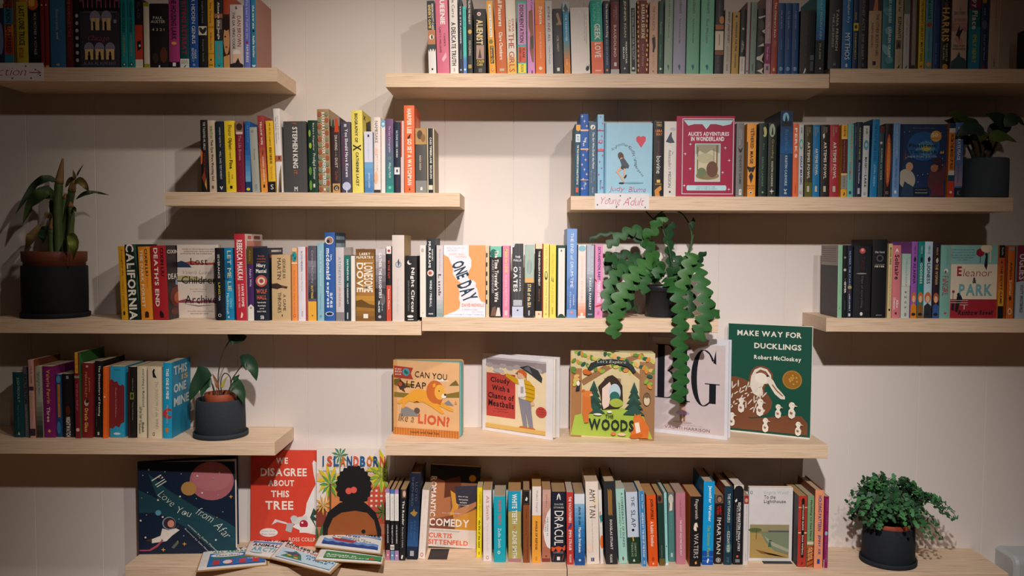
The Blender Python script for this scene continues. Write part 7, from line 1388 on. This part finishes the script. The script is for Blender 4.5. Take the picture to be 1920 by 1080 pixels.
# --- maidenhair fern, bottom shelf
root, p = plant_root('potted_fern', 'bushy maidenhair fern in dark pot at right end of the bottom shelf', 1665, 1040, Z['S10'], -.112)
hs = pot(root, (0, 0, 0), .0685, .0705, .108, '1f252c', .85, .0765, (.06, .118, '9a4028'))
rnd = random.Random(11)
for k in range(88):
    a = rnd.uniform(0, 2 * math.pi)
    reach = rnd.uniform(.02, .13) * (1.0 if math.cos(a) > -.3 else .85)
    if math.sin(a) > 0:
        reach *= .75
    rise = rnd.uniform(.045, .135) * (1.2 - .6 * reach / .14)
    if k in (3, 9, 15):
        a, reach, rise = (-.35, -.2, .2)[k % 3], .15, .085
    dx, dy = math.cos(a), math.sin(a)
    b = Vector((dx * rnd.uniform(.0, .03), dy * rnd.uniform(0, .03), hs))
    pts = smooth_path([b, b + Vector((dx * reach * .3, dy * reach * .3, rise * .75)), b + Vector((dx * reach * .7, dy * reach * .7, rise)), b + Vector((dx * reach, dy * reach, rise - .3 * reach))], 4)
    for q in pts:
        q.y = min(q.y, -p.y - .014)
    mb = MB()
    stem = mat('2a1c16', .6, 'leaf')
    mb.tube(pts, .0006, stem, 4)
    g = mat(('2c5e36', '386f40', '245032', '44804a', '2a5634')[k % 5], .55, 'leaf')
    for i in range(3, len(pts)):
        tg = (pts[i] - pts[i - 1]).normalized()
        cr = tg.cross(Vector((0, 0, 1)))
        cr = cr.normalized() if cr.length > 1e-3 else Vector((1, 0, 0))
        for sd in (-1, 1):
            s = rnd.uniform(.012, .019) * (1.12 - .4 * i / len(pts))
            dr = (cr * sd + tg * rnd.uniform(.2, .8) + Vector((0, 0, rnd.uniform(-.5, .35)))).normalized()
            o = pts[i] - (pts[i] - pts[i - 1]) * (.5 if sd > 0 else 0)
            o2 = o + dr * rnd.uniform(.003, .012)
            mb.tube([o, o2], .0004, stem, 3)
            wd = dr.cross(Vector((rnd.uniform(-.5, .5), -.8, rnd.uniform(.1, .7)))).normalized()
            pl = [o2, o2 + dr * s * .42 - wd * s * .52, o2 + dr * s * .82 - wd * s * .46, o2 + dr * s * .95 - wd * s * .16, o2 + dr * s * .8, o2 + dr * s * 1.0 + wd * s * .14, o2 + dr * s * .86 + wd * s * .45, o2 + dr * s * .42 + wd * s * .52]
            for q in pl:
                q.y = min(q.y, -p.y - .006)
            mb.poly(pl, g)
    mb.build('frond', root)

# --- broad leaf plant at the right end of the upper right shelf
root, p = plant_root('potted_broad_leaf_plant', 'broad leaved green plant in slate pot at right end of upper right shelf', 1843.5, 374, Z['S5'], -.125)
hs = pot(root, (0, 0, 0), .0605, .061, .109, '454f58', .9, None, (.055, .105, '2a2c2e'))
for pl in ([(1838, 300), (1826, 280), (1820, 262)], [(1845, 300), (1848, 278), (1855, 262)], [(1850, 300), (1862, 280), (1872, 262)], [(1832, 300), (1818, 282), (1812, 270)], [(1842, 300), (1836, 270), (1822, 240)], [(1852, 300), (1868, 268), (1878, 250)]):
    mb = MB()
    q = [L(p, x, y) for x, y in pl]
    q[0].z = hs - .002
    mb.tube(smooth_path(q, 5), .0028, mat('2c3a2c', .6, 'leaf'), 7)
    mb.build('stem', root, True)
for pl, w, c, dy in (([(1846, 252), (1830, 243), (1812, 244), (1794, 256)], .05, '20382a', -.078), ([(1820, 262), (1832, 256), (1848, 255), (1862, 262)], .04, '44582c', -.03), ([(1884, 252), (1880, 236), (1866, 222), (1848, 214)], .055, '1d3426', -.02), ([(1884, 238), (1896, 226), (1908, 224), (1921, 236)], .04, '24402a', -.03), ([(1855, 262), (1868, 257), (1886, 258), (1907, 267)], .04, '4d6230', -.06), ([(1855, 256), (1866, 246), (1878, 242), (1888, 240)], .045, '1c3224', -.01), ([(1840, 252), (1830, 238), (1822, 228), (1812, 220)], .03, '26402a', .0), ([(1806, 238), (1798, 226), (1790, 216), (1778, 212)], .05, '44502a', .03), ([(1812, 232), (1800, 228), (1786, 230), (1770, 226)], .04, '2a3a24', .04), ([(1822, 244), (1812, 232), (1800, 222), (1788, 220)], .04, '33482a', .03), ([(1822, 268), (1814, 262), (1808, 268), (1804, 284)], .036, '1c3224', -.04), ([(1838, 268), (1848, 272), (1852, 280), (1846, 288)], .03, '3a2a26', -.02)):
    mb = MB()
    leaf(mb, [L(p, x, y, dy) for x, y in pl], w, mat(c, .5, 'leaf'), facing=(0, -1, .7), shape='lance', fold=.2)
    mb.build('leaf', root, True)

# ------------------------------------------------------------------ handwritten shelf cards
def card(label, px0, px1, py0, py1, items, pins):
    y = FRONT - .0006
    a, b = at(px0, py1, y), at(px1, py0, y)
    w, h = b.x - a.x, b.z - a.z
    root = thing('shelf_card', lab(label), 'sign', a)
    mb = MB()
    mb.box((0, -.0006, 0), (w, 0, h), mat('e6e0e0', .7, 'card'))
    mb.build('paper', root)
    decorate(items, lambda x, z, o: (x, -.0006 - o, z), w, h, root)
    for u, v in pins:
        mb = MB()
        mb.lathe([(.0022, 0), (.0018, .0012), (0, .0016)], mat('5a5a5c', .3, 'metal'), 10)
        mb.build('drawing_pin', root, mw=Matrix.Translation((u * w, -.0007, h * (1 - v))) @ Matrix.Rotation(math.pi / 2, 4, 'X'))
    return root


card('white handwritten card with pink script and arrow on top left shelf edge', -24, 81.5, 118, 151, [H('Fiction', .06, .7, .25, .72, 'a03a58', 0, .35), R(.75, .93, .52, .57, 'a03a58'), P([(.88, .42), (.94, .545), (.88, .66), (.9, .66), (.965, .545), (.9, .42)], 'a03a58')], ((.69, .18), (.86, .38), (.45, .86), (.78, .86), (.94, .7)))
card('white card with pink handwritten Young Adult on the upper right shelf edge', 1115, 1217, 363, 392, [H('Young', .09, .47, .24, .82, 'c85a7c', 0, .3), H('Adult', .54, .91, .28, .76, 'c85a7c', 0, .3)], ((.47, .14), (.27, .34), (.65, .28), (.05, .72), (.4, .86), (.93, .88)))

# ------------------------------------------------------------------ pale appliance at the lower right corner
a = at(1866, 1030, 0)
zt = on(1907, 1047, 1.5 - (1047 - 460) / 666).z
mb = MB()
w, d, h, rr_ = .5, .104, .32, .022
am = mat('b9c1c4', .35, 'plastic')
sec = [(-.0005, 0), (-.0005, h)] 
prof = []
for k in range(7):
    t = math.radians(90 * k / 6)
    prof.append((-d + rr_ - rr_ * math.sin(t), h - rr_ + rr_ * math.cos(t)))
loop = [(-.0005, 0), (-.0005, h)] + prof + [(-d, .01), (-d + .01, 0)]
n = len(loop)
sx = [(0, .9), (.004, .965), (.012, 1.0), (w, 1.0)]
vs = [(x, -.0005 + (y + .0005) * s, h / 2 + (z - h / 2) * (1 - (1 - s) * .5)) for x, s in sx for y, z in loop]
fs = [(i * n + k, i * n + (k + 1) % n, (i + 1) * n + (k + 1) % n, (i + 1) * n + k) for i in range(len(sx) - 1) for k in range(n)] + [tuple(range(n)), tuple(range(len(sx) * n - 1, (len(sx) - 1) * n - 1, -1))]
mb.mesh(vs, fs, am)
root = thing('wall_heater', lab('pale blue grey rounded appliance on the wall at lower right corner'), 'heater', (a.x, 0, at(1880, 1030, -.03).z - h))
mb.build('casing', root)
mb = MB()
mb.lathe([(.004, 0), (.0035, .0012), (0, .0015)], mat('5a6064', .4, 'plastic'), 16)
mb.build('button', root, mw=Matrix.Translation((.035, -d - .0002, h - .055)) @ Matrix.Rotation(math.pi / 2, 4, 'X'))
bpy.context.view_layer.update()
